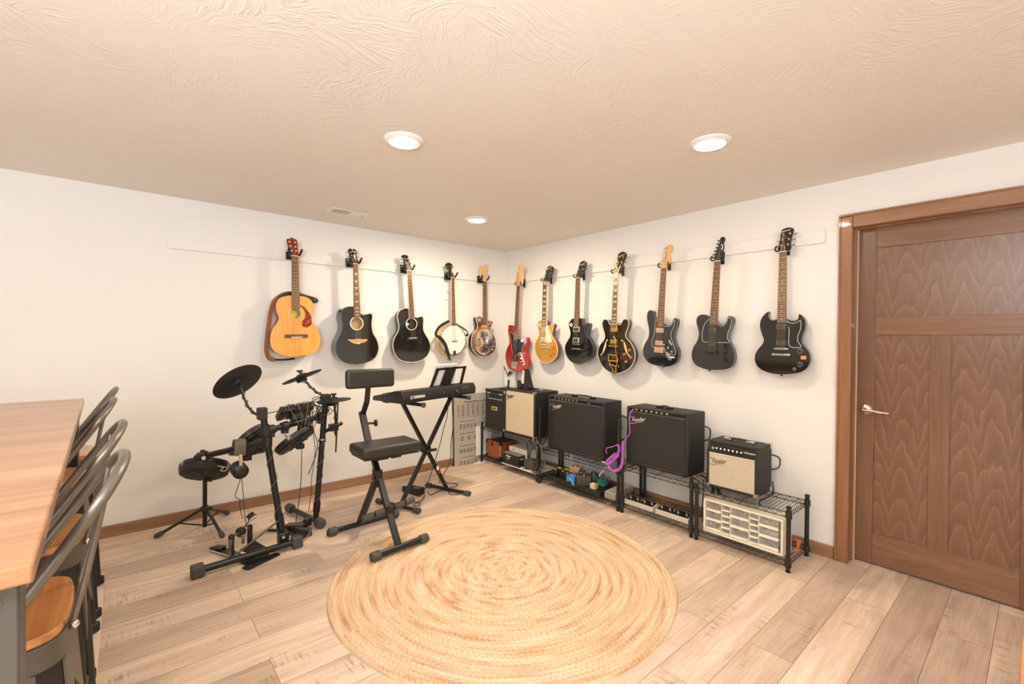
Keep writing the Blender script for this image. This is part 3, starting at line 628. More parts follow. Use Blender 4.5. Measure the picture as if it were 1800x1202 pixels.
    def guard(s, m, key='guard', z=.003, edge=None):
        o = crom([mmp(p) for p in s.d[key]], 3)
        g = s.p('pickguard', MB().prism(o, -.001, z), m, bevel=.0008)
        if edge: s.p('pickguard_edge', MB().tube([V((a[0], a[1], z)) for a in o], .0013, 4, True), edge, g)
        return g
    def button(s, m=m_chrome):
        b = min(s.body_o, key=lambda q: q[1]); s.p('strap_button', MB().lathe([(.004, 0), (.004, .006), (.008, .011), (.006, .014)], (b[0], b[1]+.002, -.022), (0, -1, 0), 12), m)

gl, gr_ = 'instruments hung in a row on the left wall', 'electric guitars hung in a row on the right wall'
m_rosette = mat('rosette_inlay', rgb(216, 170, 104), .4, var=.12, scale=200)
m_dark_in = mat('inside_of_soundbox', rgb(196, 152, 104), .8)
# --- classical
t = GD['classical']; c = mmp(t['pts'][0]); rr = abs(mmp(t['pts'][1])[1]-c[1])
k = Gt('classical', 'classical_guitar', 'honey coloured classical guitar with red headstock and tortoiseshell pickguard', 'guitar', .095, m_spruce, m_mahog, m_red_head, '33', gl,
       m_peg=m_cream, frets=19, hole=ring2(c, rr*.86), inlay='none', edge=.004)
k.p('body_sides', band([(p[0]*1.004, p[1]*1.001) for p in k.body_o], -.093, -.006, .0015), m_mahog, label='darker brown sides')
k.p('rosette', MB().lathe([(rr*.9, 0), (rr*.9, .0006), (rr*1.42, .0006), (rr*1.42, 0)], (c[0], c[1], 0), n=40), m_rosette)
k.p('added_inner_panel', MB().lathe([(rr*1.6, 0), (rr*1.6, .003)], (c[0], c[1], -.034), n=32), m_dark_in)  # panel added high inside the box so light falls evenly on it
k.p('soundhole_label', MB().lathe([(rr*.66, 0), (rr*.66, .0012)], (c[0]-.010, c[1]-.003, -.0305), n=24), m_yellow, label='round yellow label inside the soundhole')
k.guard(m_tort, z=.0015)
a, b = k.pt(2), k.pt(3); s0, s1 = k.pt(4), k.pt(5); cy_ = (a[1]+b[1])/2
k.p('bridge', MB().bx(a[0], s0[0], cy_-.014, cy_+.014, 0, .008).bx(s1[0], b[0], cy_-.014, cy_+.014, 0, .008).bx(s0[0], s1[0], cy_-.004, cy_+.014, 0, .010), m_rosewood, bevel=.001)
k.p('saddle', MB().bx(s0[0], s1[0], cy_-.013, cy_-.006, 0, .011), m_cream)
hd = MB()
hd.M = k.HT
for q in (-.013, .013): hd.box((q, .075, .0022), (.010, .085, .002))
k.p('headstock_slots', hd, m_mahog)
st = thing('guitar_strap', 'brown and black leather strap looped around the honey coloured classical guitar', 'strap'); st.matrix_world = k.r.matrix_world.copy()
sp = crom([(.165, -.335, -.05), (.10, -.318, -.05), (.02, -.297, -.045), (-.06, -.300, -.05), (-.13, -.345, -.052), (-.165, -.42, -.05), (-.185, -.53, -.045), (-.202, -.65, -.04), (-.208, -.75, -.04), (-.19, -.81, -.045), (-.15, -.825, -.05)], 5, False)
part('strap_band', MB().strap(sp, (.25, 0, 1), .034, .003), m_leather, st, world=False)
part('strap_tail', MB().strap(crom([(-.15, -.825, -.05), (-.08, -.828, -.05), (-.0, -.822, -.05)], 5, False), (0, .5, 1), .014, .003), m_black_satin, st, world=False, label='thin black leather tail')
part('strap_shoulder', MB().strap(crom([(-.12, -.338, -.049), (-.05, -.298, -.046), (.02, -.295, -.043), (.10, -.316, -.048), (.168, -.334, -.048), (.172, -.352, -.052), (.12, -.345, -.06)], 5, False), (0, .3, 1), .030, .003), m_black_satin, st, world=False, label='black shoulder piece')
# --- black flat-top
t = GD['flattop']; c = mmp(t['pts'][0]); rr = abs(mmp(t['pts'][1])[1]-c[1])
k = Gt('flattop', 'acoustic_guitar', 'black cutaway acoustic guitar with wing shaped bridge and arrow inlays', 'guitar', .115, m_black_gloss, m_mahog, m_black_gloss, '33', gl,
       frets=20, hole=ring2(c, rr), inlay='wing', edge=.004, binding=m_grey_metal)
k.p('added_inner_panel', MB().prism([(p[0]*.96, (p[1]+.62)*.96-.62) for p in k.body_o], -.034, -.030), m_dark_in, label='pale wood seen through the soundhole')  # added inner panel, raised to keep the soundhole evenly lit
k.p('rosette', MB().lathe([(rr, 0), (rr, .001), (rr*1.18, .001), (rr*1.18, 0)], (c[0], c[1], 0), n=40), m_cream)
k.p('bridge', MB().prism(crom([mmp(p) for p in t['bridge']], 2), 0, .007), m_rosette, bevel=.001, label='pale wing shaped bridge')
q = k.pt(3); k.p('bridge_inlay', MB().lathe([(.009, 0), (.009, .009)], (q[0], q[1], 0), n=16), m_pearl)
k.p('preamp_panel', MB().box((xr(k.body_o, -.43)[0]+.003, -.43, -.05), (.008, .07, .035)), m_black_satin, bevel=.001)
k.p('headstock_inlay', MB().prism([(0, .03), (.012, .075), (0, .09), (-.012, .075)], .001, .003, T=k.HT).prism([(-.02, .112), (-.002, .104), (.016, .112), (.014, .118), (-.002, .110), (-.018, .118)], .001, .003, T=k.HT), m_pearl)
k.button()
# --- black round back
t = GD['roundback']; c = mmp(t['pts'][0]); rr = abs(mmp(t['pts'][1])[1]-c[1])
k = Gt('roundback', 'acoustic_guitar', 'black cutaway round-backed acoustic guitar with cream edge binding and plain fretboard', 'guitar', .04, m_black_gloss, m_mahog, m_black_gloss, '33', gl,
       frets=20, hole=ring2(c, rr*.94), inlay='none', edge=.003, binding=m_cream)
bw = MB(); lv_ = [(0, 1), (.025, .99), (.05, .95), (.075, .86), (.09, .7)]
cx0 = 0; cyb = -.62; n_ = len(k.body_o); vs = []
for dz, s_ in lv_: vs += [((p[0]-cx0)*s_+cx0, (p[1]-cyb)*s_+cyb, -.03-dz) for p in k.body_o]
fs = [(i*n_+j, i*n_+(j+1) % n_, (i+1)*n_+(j+1) % n_, (i+1)*n_+j) for i in range(4) for j in range(n_)] + [tuple(range(4*n_, 5*n_))]
k.p('bowl_back', bw.add(vs, fs), m_black_satin, label='matt black rounded bowl back')
k.p('soundbox_back', MB().prism([((p[0])*.8, (p[1]+.62)*.8-.62) for p in k.body_o], -.037, -.036), m_black_satin)
k.p('rosette', MB().lathe([(rr*.95, 0), (rr*.95, .001), (rr*1.06, .001), (rr*1.06, 0)], (c[0], c[1], 0), n=40), m_cream)
k.p('guitar_pick', MB().prism([(c[0]-.045, c[1]+.02), (c[0]-.012, c[1]), (c[0]-.045, c[1]-.022)], -.02, -.018), m_white, label='white plectrum tucked under the strings')
a, b = k.pt(2), k.pt(3)
k.p('bridge', MB().bx(a[0]-.02, b[0]+.02, a[1]-.022, a[1]+.010, 0, .006), m_black_satin, bevel=.002)
k.p('saddle', MB().bx(a[0], b[0], a[1]-.003, a[1]+.003, .004, .012), m_cream)
k.button()
# --- banjo
k = Gt('banjo', 'banjo', 'five string banjo with round white drum head and black strap', 'banjo', .05, m_maple, m_mahog, m_black_gloss, '22', gl, frets=22, inlay='dot', nstr=5, body=False, neck_end=-.50, binding=m_cream)
bb = [mmp(p) for p in k.d['body']]; c = ((bb[2][0]+bb[3][0])/2+.002, (bb[2][1]+bb[3][1])/2); rr = (bb[2][1]-bb[3][1])/2
m_skin = mat('white_drum_skin', rgb(240, 230, 218), .6)
k.p('rim', MB().lathe([(rr*1.06, -.035), (rr*1.07, -.002), (rr*1.02, .002), (rr*.99, .002), (rr*.99, -.06)], (c[0], c[1], 0), n=56, ring=True), m_chrome)
k.p('resonator_back', MB().lathe([(0, -.075), (rr*.9, -.075), (rr*1.14, -.06), (rr*1.17, -.045), (rr*1.14, -.036), (rr*1.0, -.036)], (c[0], c[1], 0), n=56), m_maple)
k.p('drum_head', MB().lathe([(rr*.995, -.004), (rr*.99, .0015), (rr*.9, .0022), (0, .0022)], (c[0], c[1], 0), n=56), m_skin)
for j in range(22):
    a = 2*pi*(j+.5)/22
    k.p('tension_hook', MB().tube([(c[0]+rr*1.02*cos(a), c[1]+rr*1.02*sin(a), .004), (c[0]+rr*1.09*cos(a), c[1]+rr*1.09*sin(a), .003), (c[0]+rr*1.09*cos(a), c[1]+rr*1.09*sin(a), -.034)], .003, 6), m_chrome)
q0, q1 = k.pt(0), k.pt(1)
k.p('bridge', MB().bx(q0[0], q1[0], q0[1]-.003, q0[1]+.003, .002, .013), m_mahog)
q = k.pt(2); k.p('tailpiece', MB().bx(q[0]-.014, q[0]+.014, q[1]-.022, q[1]+.016, .002, .012), m_black_satin, bevel=.002)
q = k.pt(3); k.p('fifth_string_peg', MB().tube([(-fbw(k.d, q[1])+.004, q[1], -.006), (q[0], q[1], -.006)], .003, 6).ball((q[0]-.006, q[1], -.006), (.008, .006, .005), 8), m_chrome)
st = thing('banjo_strap', 'black strap draped over the round banjo head', 'strap'); st.matrix_world = k.r.matrix_world.copy()
p1 = [mmp(p) for p in k.d['strap1']]; p2 = [mmp(p) for p in k.d['strap2']]
zz = [-.02, -.015, -.005, .0, .004, .010, .012, .014, .014, .012]
w1 = crom([(p[0], p[1], z) for p, z in zip(p1, zz)], 4, False)
part('strap_band', MB().strap(w1[:21], (0, 0, 1), .026, .003), m_black_satin, st, world=False)
part('strap_pad', MB().strap(w1[20:], (.2, 0, 1), .040, .004), m_black_satin, st, world=False)
part('strap_loop', MB().strap(crom([(p[0], p[1], -.015+.01*(i > 3)) for i, p in enumerate(p2)], 4, False), (.55, .35, .75), .022, .003), m_black_satin, st, world=False)
e = w1[-1]; kn = MB()
for j in range(5): kn.tube(crom([(e[0], e[1], .012), (e[0]+.012*sin(j*2.1), e[1]-.014, .016+.005*cos(j)), (e[0]+.02*sin(j*1.7+1), e[1]-.032-.004*j, .012)], 4, False), .004, 6)
part('tied_laces', kn, m_black_satin, st, world=False)
# --- resonator mandolin / guitar
m_burst = Mx('sunburst_finish'); cc = m_burst.coord()
ln = m_burst.node('ShaderNodeVectorMath', operation='DISTANCE'); m_burst.l(cc, ln.inputs[0]); ln.inputs[1].default_value = (0, -.63, 0)
m_burst.l(m_burst.ramp(ln.outputs['Value'], [(.10, rgb(206, 130, 50)), (.13, rgb(190, 104, 34)), (.165, rgb(92, 42, 16)), (.26, rgb(150, 84, 32)), (.5, rgb(70, 34, 14))]), m_burst.b.inputs['Base Color'])
m_burst.b.inputs['Roughness'].default_value = .15; m_burst.b.inputs['Coat Weight'].default_value = 1; m_burst = m_burst.m
k = Gt('resonator', 'resonator_guitar', 'small sunburst resonator guitar with round chrome cover plate, nearest the corner', 'guitar', .055, m_burst, m_mahog, m_maple, '6', gl, frets=21, inlay='dot', binding=m_cream, edge=.003)
c = k.pt(0); ry = (k.pt(3)[1]-k.pt(4)[1])/2; c = (c[0], (k.pt(3)[1]+k.pt(4)[1])/2)
k.p('body_sides', MB().prism([(p[0]*1.003, p[1]*1.001) for p in k.body_o], -.053, -.006), m_black_satin)
cp = k.p('cover_plate', MB().lathe([(ry, 0), (ry, .003), (ry*.93, .005), (ry*.8, .005), (ry*.3, .014), (0, .014)], (c[0], c[1], 0), n=48), m_chrome, label='round chrome resonator cover plate')
sl = MB()
for j in range(4):
    for i in range(5):
        a = pi/2*j+pi/4*0+(i-2)*.17; r0, r1 = ry*.45, ry*.80
        p0 = V((c[0]+r0*cos(a), c[1]+r0*sin(a), .0125)); p1 = V((c[0]+r1*cos(a), c[1]+r1*sin(a), .0058))
        sl.beam(p0, p1, .006, .001)
        a2 = a+pi/4
        if i % 2 == 0: sl.cyl((c[0]+ry*.6*cos(a2), c[1]+ry*.6*sin(a2), .0085), (c[0]+ry*.6*cos(a2), c[1]+ry*.6*sin(a2), .0107), .006, n=10)
k.p('slots', sl, m_black_satin, cp)
k.p('palm_rest', MB().tube(crom([(c[0]-.03, c[1]-.01, .012), (c[0]-.03, c[1]-.01, .024), (c[0]+.03, c[1]-.01, .024), (c[0]+.03, c[1]-.01, .012)], 4, False), .007, 8), m_chrome, cp)
q = k.pt(5); k.p('screen_hole', MB().lathe([(.0155, 0), (.0155, .003), (.020, .003), (.020, 0)], (q[0], q[1], 0), n=24).lathe([(0, 0), (.0155, .001)], (q[0], q[1], 0), n=24), (m_chrome,))
q = k.pt(6); k.bar('pickup', q, .062, .032, 0, .009, m_chrome)
for i in (7, 8, 9): k.knob(i, .010, m_chrome)
q = k.pt(10); k.p('tailpiece', MB().prism([(q[0]-.012, q[1]+.02), (q[0]+.012, q[1]+.02), (q[0]+.022, q[1]-.03), (q[0]+.012, q[1]-.03), (q[0], q[1]-.005), (q[0]-.012, q[1]-.03), (q[0]-.022, q[1]-.03)], .002, .008), m_chrome)
# --- bass
k = Gt('bass', 'bass_guitar', 'candy red electric bass guitar with black pickguard, first from the corner', 'bass guitar', .042, m_candy_red, m_maple, mat('pale_maple', rgb(238, 192, 140), .35, .0, .5), '4', gr_, frets=20, inlay='none', nstr=4)
k.guard(m_black_plastic, edge=m_cream)
k.p('control_plate', MB().prism(crom([mmp(p) for p in k.d['plate']], 3), 0, .004), m_white, bevel=.0008)
q = k.pt(0); k.p('pickup', MB().box((q[0], q[1], .006), (.095, .05, .013)).add([], []), m_black_plastic, bevel=.002)
pm = MB()
for rr_ in (-1, 1):
    for j in range(4): pm.cyl((q[0]-.03+.02*j, q[1]+.012*rr_, .012), (q[0]-.03+.02*j, q[1]+.012*rr_, .0145), .005, n=8)
k.p('pole_pieces', pm, m_chrome)
q = k.pt(1); k.p('bridge', MB().box((q[0], q[1], .004), (.082, .075, .008)).box((q[0]-.03, q[1]+.01, .010), (.014, .04, .008)).box((q[0]-.01, q[1]+.01, .010), (.014, .04, .008)).box((q[0]+.01, q[1]+.01, .010), (.014, .04, .008)).box((q[0]+.03, q[1]+.01, .010), (.014, .04, .008)), m_chrome, bevel=.001)
for i in (2, 3, 4, 5): k.knob(i, .011, m_black_plastic)
q = k.pt(6); k.p('upper_control_plate', MB().box((q[0], q[1], .003), (.045, .03, .004), Matrix.Rotation(.5, 3, 'Z')), m_chrome, bevel=.001)
k.button()
# --- gold top
k = Gt('goldtop', 'electric_guitar', 'gold topped single cutaway electric guitar with cream pickguard', 'guitar', .012, m_goldtop, m_mahog, m_black_gloss, '33', gr_, frets=22, inlay='block', binding=m_cream, edge=.003)
k.p('body_back', MB().prism(k.body_o, -.05, -.011), m_mahog, bevel=.004, label='dark mahogany back and sides')
k.humbucker(0, .062, .034); k.humbucker(1, .062, .034); k.hardware(2, 3); k.guard(m_cream, z=.006)
for i in (4, 5, 6, 7): k.knob(i, .012, m_copper_gold)
q = k.pt(8); k.p('toggle_switch', MB().lathe([(.009, 0), (.009, .002), (.017, .002), (.017, 0)], (q[0], q[1], 0), n=24).cyl((q[0], q[1], 0), (q[0], q[1]-.006, .02), .003), m_cream)
k.p('jack_plate', MB().box((.118, -.735, -.03), (.012, .034, .034), Matrix.Rotation(-.5, 3, 'Z')), m_cream, bevel=.002)
text('logo', 'Epiphone', .017, m_pearl, k.r, k.HT @ Matrix.Translation((k.head_o[5][0], k.head_o[5][1]-.025, .0025)) @ Matrix.Rotation(.35, 4, 'Z'), .3, world=False)
# --- black single cut
k = Gt('singlecut', 'electric_guitar', 'glossy black single cutaway electric guitar with cream pickup rings', 'guitar', .048, m_black_gloss, m_mahog, m_black_gloss, '33', gr_, frets=22, inlay='dot')
k.humbucker(0, .058, .034, m_cream, m_black_plastic); k.humbucker(1, .058, .034, m_cream, m_black_plastic); k.hardware(2, 3); k.guard(m_black_plastic, z=.006)
for i in (4, 5, 6, 7): k.knob(i, .012, m_black_plastic)
q = k.pt(8); k.p('toggle_switch', MB().lathe([(.009, 0), (.009, .002), (.018, .002), (.018, 0)], (q[0], q[1], 0), n=24).cyl((q[0], q[1], 0), (q[0]-.014, q[1], .02), .003), m_cream)
k.p('jack_plate', MB().box((.116, -.752, -.02), (.012, .034, .03), Matrix.Rotation(-.75, 3, 'Z')), m_cream, bevel=.002)
text('logo', 'Epiphone', .017, m_pearl, k.r, k.HT @ Matrix.Translation((k.head_o[5][0], k.head_o[5][1]-.028, .0025)) @ Matrix.Rotation(.35, 4, 'Z'), .3, world=False)
k.button()
# --- semi hollow with vibrato
k = Gt('semihollow', 'semi_hollow_guitar', 'black semi-hollow guitar with two f-holes and gold vibrato tailpiece', 'guitar', .045, m_black_gloss, m_mahog, m_black_gloss, '33', gr_, m_peg=m_gold, frets=22, inlay='block', binding=m_cream, edge=.003)
k.humbucker(0, .066, .036, None, m_gold, False); k.humbucker(1, .066, .036, None, m_gold, False)
q = k.pt(2); k.p('bridge', MB().box((q[0], q[1], .008), (.084, .014, .012)).cyl((q[0]-.038, q[1], 0), (q[0]-.038, q[1], .013), .006).cyl((q[0]+.038, q[1], 0), (q[0]+.038, q[1], .013), .006), m_gold, bevel=.001)
a, b, e = k.pt(3), k.pt(4), k.pt(5)
vb = MB().tube([(a[0]-.045, a[1], .014), (a[0]+.045, a[1], .014)], .007, 12).tube([(b[0]-.05, b[1], .014), (b[0]+.05, b[1], .014)], .008, 12)
for q_ in (-1, 1):
    vb.tube([(a[0]+q_*.043, a[1], .012), (b[0]+q_*.048, b[1], .012)], .006, 8)
    vb.tube(crom([(b[0]+q_*.040, b[1], .010), (b[0]+q_*.034, b[1]-.04, .010), (e[0]+q_*.018, e[1]+.04, .007), (e[0]+q_*.016, e[1]+.005, .003), (e[0]+q_*.016, e[1]-.003, -.02)], 4, False), .0055, 8)
vb.box((e[0], e[1]+.006, .004), (.05, .02, .006)).tube([(b[0]-.03, b[1]-.03, .012), (b[0]+.03, b[1]-.045, .012)], .005, 8)
vt_ = k.p('vibrato_tailpiece', vb, m_gold)
q, q2 = k.pt(10), k.pt(11)
k.p('vibrato_arm', MB().tube(crom([(q2[0], q2[1], .016), (q[0]+.004, q[1]-.06, .026), (q[0], q[1], .028), (q[0]-.006, q[1]+.05, .024), (q[0]-.03, q[1]+.07, .02)], 5, False), .004, 8), m_gold, vt_)
for nm in ('fhole1', 'fhole2'):
    f = [mmp(p) for p in k.d[nm]]; ff = crom([(p[0], p[1], .0008) for p in f], 5, False); n_ = len(ff)
    wd = [.003+.0075*max(0, sin(pi*i/(n_-1)))**2 for i in range(n_)]
    fm = MB(); 
    lp = [(V(p)+V((w_, 0, 0))) for p, w_ in zip(ff, wd)]; rp = [(V(p)-V((w_, 0, 0))) for p, w_ in zip(ff, wd)]
    fm.prism([(p[0], p[1]) for p in lp]+[(p[0], p[1]) for p in reversed(rp)], -.001, .0012)
    for q_ in (ff[0], ff[-1]): fm.cyl((q_[0], q_[1], 0), (q_[0], q_[1], .0012), .008, n=16)
    k.p('f_hole', fm, mat('f_hole_wood', rgb(222, 196, 146), .6) if nm == 'fhole1' else bpy.data.materials['f_hole_wood'])
for i in (6, 7, 8, 9): k.knob(i, .0125, m_copper_gold)
k.p('output_jack', MB().lathe([(.008, 0), (.008, .003), (.004, .004)], (.062, -.80, 0), n=16), m_chrome)
text('logo', 'Epiphone', .018, m_pearl, k.r, k.HT @ Matrix.Translation((k.head_o[6][0]-.008, k.head_o[6][1]-.034, .0025)) @ Matrix.Rotation(.3, 4, 'Z'), .3, world=False)
# --- double cutaway with two humbuckers
k = Gt('doublecut', 'electric_guitar', 'black double cutaway electric guitar with orange maple headstock', 'guitar', .044, m_black_gloss, m_maple, m_maple, '6', gr_, frets=21, inlay='dot', edge=.009)
k.guard(m_black_gloss, edge=m_white)
m_rose = mat('rose_chrome', rgb(232, 196, 170), .3, metal=.9)
k.humbucker(0, .066, .038, None, m_rose, False); k.humbucker(1, .066, .038, None, m_rose, False)
q = k.pt(2); mb = MB().box((q[0], q[1], .006), (.080, .045, .010))
for j in range(6): mb.box((q[0]-.032+.0128*j, q[1]-.002, .013), (.010, .03, .006))
k.p('bridge', mb, m_rose, bevel=.001)
q = k.pt(3); k.p('jack_plate', MB().prism([(q[0]+(p[0]*cos(-.95)-p[1]*sin(-.95)), q[1]+(p[0]*sin(-.95)+p[1]*cos(-.95))) for p in ring2((0, 0), .038, 24, .015)], 0, .004).cyl((q[0], q[1], .0), (q[0], q[1], .006), .006), m_chrome, bevel=.001)
k.p('jack_plug', MB().tube([(q[0]+.02, q[1]-.004, .012), (q[0]+.055, q[1]-.004, .012)], .006, 10), m_white)
for i in (4, 5, 6): k.knob(i, .0115, m_black_plastic); q = k.pt(i); k.p('knob_cap', MB().lathe([(.006, .0165), (.005, .0185), (0, .0185)], (q[0], q[1], 0), n=14), m_white)
q = k.pt(7); k.p('selector_switch', MB().beam((q[0]-.015, q[1]+.02, .004), (q[0]+.015, q[1]-.02, .004), .005, .003).cyl((q[0], q[1], .003), (q[0], q[1], .02), .003), m_white)
k.button()
# --- single cutaway with slab body
m_dark_grey = mat('charcoal_satin_lacquer', rgb(36, 34, 32), .28, coat=.6)
k = Gt('tstyle', 'electric_guitar', 'charcoal black slab bodied electric guitar with dark headstock and white edged pickguard', 'guitar', .044, m_dark_grey, m_maple, m_black_satin, '6', gr_, m_peg=m_black_metal, frets=21, inlay='dot', edge=.004)
k.guard(m_dark_grey, edge=m_white)
k.humbucker(0, .070, .036, None, m_black_plastic); k.humbucker(1, .070, .036, None, m_black_plastic)
k.bar('bridge', k.pt(2), .078, .03, 0, .012, m_black_metal)
for i in (4, 5): k.knob(i, .011, m_black_metal)
q = k.pt(4); k.p('control_plate', MB().box((q[0]+.002, q[1], .001), (.03, .14, .003)), m_black_satin, bevel=.001)
q = k.pt(3); k.p('selector_switch', MB().cyl((q[0], q[1], 0), (q[0], q[1]-.004, .02), .005), m_black_metal)
e_ = lambda v: xr(k.head_o, v)[1]
k.p('headstock_logo', MB().prism([(e_(.075)-.012, .075), (e_(.085)-.004, .085), (e_(.10)-.004, .10), (e_(.115)-.005, .115), (e_(.125)-.012, .125), (e_(.112)-.014, .112), (e_(.102)-.010, .102), (e_(.09)-.013, .09)], .001, .0030), m_pearl)
k.button(m_black_metal)
# --- twin horned
k = Gt('doublehorn', 'electric_guitar', 'glossy black twin horned electric guitar nearest the wooden door', 'guitar', .04, m_black_gloss, m_mahog, m_black_gloss, '33', gr_, frets=22, inlay='dot', edge=.007, sharp=2)
k.guard(m_black_gloss, edge=m_white)
k.humbucker(0, .068, .038, m_black_plastic, m_black_gloss); k.humbucker(1, .068, .038, m_black_plastic, m_black_gloss)
k.hardware(2, 3)
for i in (4, 5):
    kk = k.knob(i, .0125, m_black_plastic); q = k.pt(i)
    k.p('knob_ring', MB().lathe([(.0125, 0), (.0125, .003), (.0155, .003), (.0155, 0)], (q[0], q[1], 0), n=22), m_chrome, kk)
q = k.pt(6); k.p('sticker', MB().box((q[0], q[1], .0008), (.03, .022, .0012)), mat('small_amber_sticker', rgb(214, 150, 92), .5, var=.25, scale=150), label='small amber sticker')
q = k.pt(7); k.p('output_jack', MB().lathe([(.004, .0), (.004, .004), (.010, .004), (.010, 0)], (q[0], q[1], 0), n=20), m_chrome)
text('logo', 'Epiphone', .0165, m_pearl, k.r, k.HT @ Matrix.Translation((.002, .140, .0028)) @ Matrix.Rotation(.16, 4, 'Z'), .3, world=False)
text('model_mark', 'SG', .026, m_gold, k.r, k.HT @ Matrix.Translation((-.002, .096, .0028)), .2, world=False)
k.p('truss_cover', MB().tube([tuple(k.HT @ V(q)) for q in ((-.011, .012, .003), (-.011, .035, .003), (-.007, .044, .003), (.002, .044, .003), (.007, .035, .003), (.007, .012, .003))], .0012, 4), m_white)
k.button(m_black_metal)

# ------------------------------------------------------------------ hangers
HL = {'classical': 'classical guitar with the red headstock', 'flattop': 'acoustic guitar with the wing shaped bridge', 'roundback': 'round-backed acoustic guitar', 'banjo': 'banjo', 'resonator': 'sunburst resonator guitar'}
for key, nm in HL.items():
    d = GD[key]; x0, z0 = d['pos']; z0 += .03
    xp = x0-.045 if key in ('classical', 'flattop', 'roundback') else x0-.03
    t = thing('guitar_hanger', 'black two pronged wall hanger holding up the ' + nm, 'hanger', (x0, 0, z0), group='wall hangers on the left mounting board')
    part('mount_block', MB().bx(x0-.038, x0+.038, -.042, -.018, z0-.045, z0+.035), m_black_satin, t, bevel=.004)
    part('hanger_arm', MB().beam((x0, -.04, z0-.02), (x0, -d['D']+.035, z0-.018), .035, .016), m_black_satin, t, bevel=.003)
    for s_ in (-1, 1):
        part('prong', MB().tube(crom([(x0+s_*.008, -d['D']+.045, z0-.018), (x0+s_*.028, -d['D']+.03, z0-.02), (x0+s_*.038, -d['D']-.0, z0-.012), (x0+s_*.050, -d['D']-.02, z0+.028)], 4, False), .0085, 10), m_black_satin, t)
HR = {'bass': 'red bass guitar', 'goldtop': 'gold topped guitar', 'singlecut': 'glossy black single cutaway guitar', 'semihollow': 'black semi-hollow guitar', 'doublecut': 'guitar with the orange maple headstock', 'tstyle': 'charcoal slab bodied guitar', 'doublehorn': 'twin horned guitar'}
for key, nm in HR.items():
    d = GD[key]; y0, z0 = -d['pos'][0], d['pos'][1]; z0 += .022; D = d['D']
    t = thing('guitar_hanger', 'black bent wire wall hanger cradling the ' + nm, 'hanger', (0, y0, z0), group='wire hangers on the right mounting board')
    part('mount_plate', MB().bx(-.024, -.018, y0-.014, y0+.014, z0-.035, z0+.055), m_black_metal, t, bevel=.002)
    for s_ in (-1, 1):
        part('wire_prong', MB().tube(crom([(-.022, y0+s_*.006, z0+.04), (-.03, y0+s_*.010, z0-.005), (-D+.03, y0+s_*.022, z0-.012), (-D-.005, y0+s_*.040, z0-.012), (-D-.016, y0+s_*.044, z0+.002), (-D-.004, y0+s_*.038, z0+.02)], 5, False), .0048, 8), m_black_metal, t)

# ================================================================== wire racks along the right wall
def wire_shelf(t, x0, x1, y0, y1, z, n=None):
    """x0<x1, y0<y1; two rails with a zigzag between, fine wires across"""
    mb = MB(); r = .0028
    for zz in (z, z-.028):
        mb.tube([(x0, y0, zz), (x1, y0, zz), (x1, y1, zz), (x0, y1, zz)], r, 6, True)
    def zig(a, b):
        a, b = V(a), V(b); L = (b-a).length; k = max(2, int(L/.05)); pts = []
        for i in range(2*k+1): q = a.lerp(b, i/(2*k)); pts.append((q.x, q.y, z-.002-.024*(i % 2)))
        mb.tube(pts, .0019, 5)
    zig((x0, y0, 0), (x0, y1, 0)); zig((x1, y0, 0), (x1, y1, 0)); zig((x0, y0, 0), (x1, y0, 0)); zig((x0, y1, 0), (x1, y1, 0))
    k = int((y1-y0)/.022)
    for i in range(1, k): y = y0+(y1-y0)*i/k; mb.tube([(x0, y, z), (x1, y, z)], .0015, 4)
    for q in (.33, .67) if y1-y0 > .7 else (.5,):
        y = y0+(y1-y0)*q; mb.tube([(x0+(x1-x0)*i/24, y, z-.003-.014*(i % 2)) for i in range(25)], .0018, 4)
    return part('wire_shelf', mb, m_black_metal, t)
def rack(label, y0, y1, ztop, zlow, ph, x0=-.395, x1=-.085):
    """y0<y1; ph = (front left, front right, rear) post heights"""
    t = thing('wire_rack', label, 'rack', ((x0+x1)/2, (y0+y1)/2, 0), group='black wire racks along the right wall')
    for (px, py, h) in ((x0, y1, ph[0]), (x0, y0, ph[1]), (x1, y1, ph[2]), (x1, y0, ph[2])):
        mb = MB().cyl((px, py, .018), (px, py, h), .0125, n=14).lathe([(.0125, h-.002), (.015, h), (.015, h+.008), (.010, h+.012)], (px, py, 0), n=14)
        k = 1
        while k*.05 < h-.03: mb.lathe([(.0128, k*.05-.0015), (.0136, k*.05), (.0128, k*.05+.0015)], (px, py, 0), n=14); k += 1
        p = part('post', mb, m_black_metal, t)
        part('leveling_foot', MB().lathe([(.007, .019), (.007, .010), (.0135, .008), (.0145, .0005)], (px, py, 0), n=12), m_black_metal, p)
        part('clip_sleeve', MB().lathe([(.0135, ztop-.036), (.0185, ztop-.03), (.0165, ztop+.006), (.0135, ztop+.008)], (px, py, 0), n=14), m_black_plastic, p)
        part('clip_sleeve', MB().lathe([(.0135, zlow-.036), (.0185, zlow-.03), (.0165, zlow+.006), (.0135, zlow+.008)], (px, py, 0), n=14), m_black_plastic, p)
    wire_shelf(t, x0, x1, y0, y1, ztop); wire_shelf(t, x0, x1, y0, y1, zlow)
    return t
rack('black wire rack in the corner holding two amplifiers and the brown case', -.955, -.080, .385, .066, (.425, .395, .425), x0=-.385)
rack('black tall posted wire rack holding the large amplifier and pedalboard', -1.884, -.994, .322, .050, (.70, .712, .40))
rack('black short posted wire rack holding the large amplifier with the purple cable', -2.490, -1.920, .366, .072, (.395, .395, .395))
rack('black wire rack near the door holding the small silver fronted amplifier', -3.092, -2.532, .348, .062, (.368, .375, .375), x0=-.403)

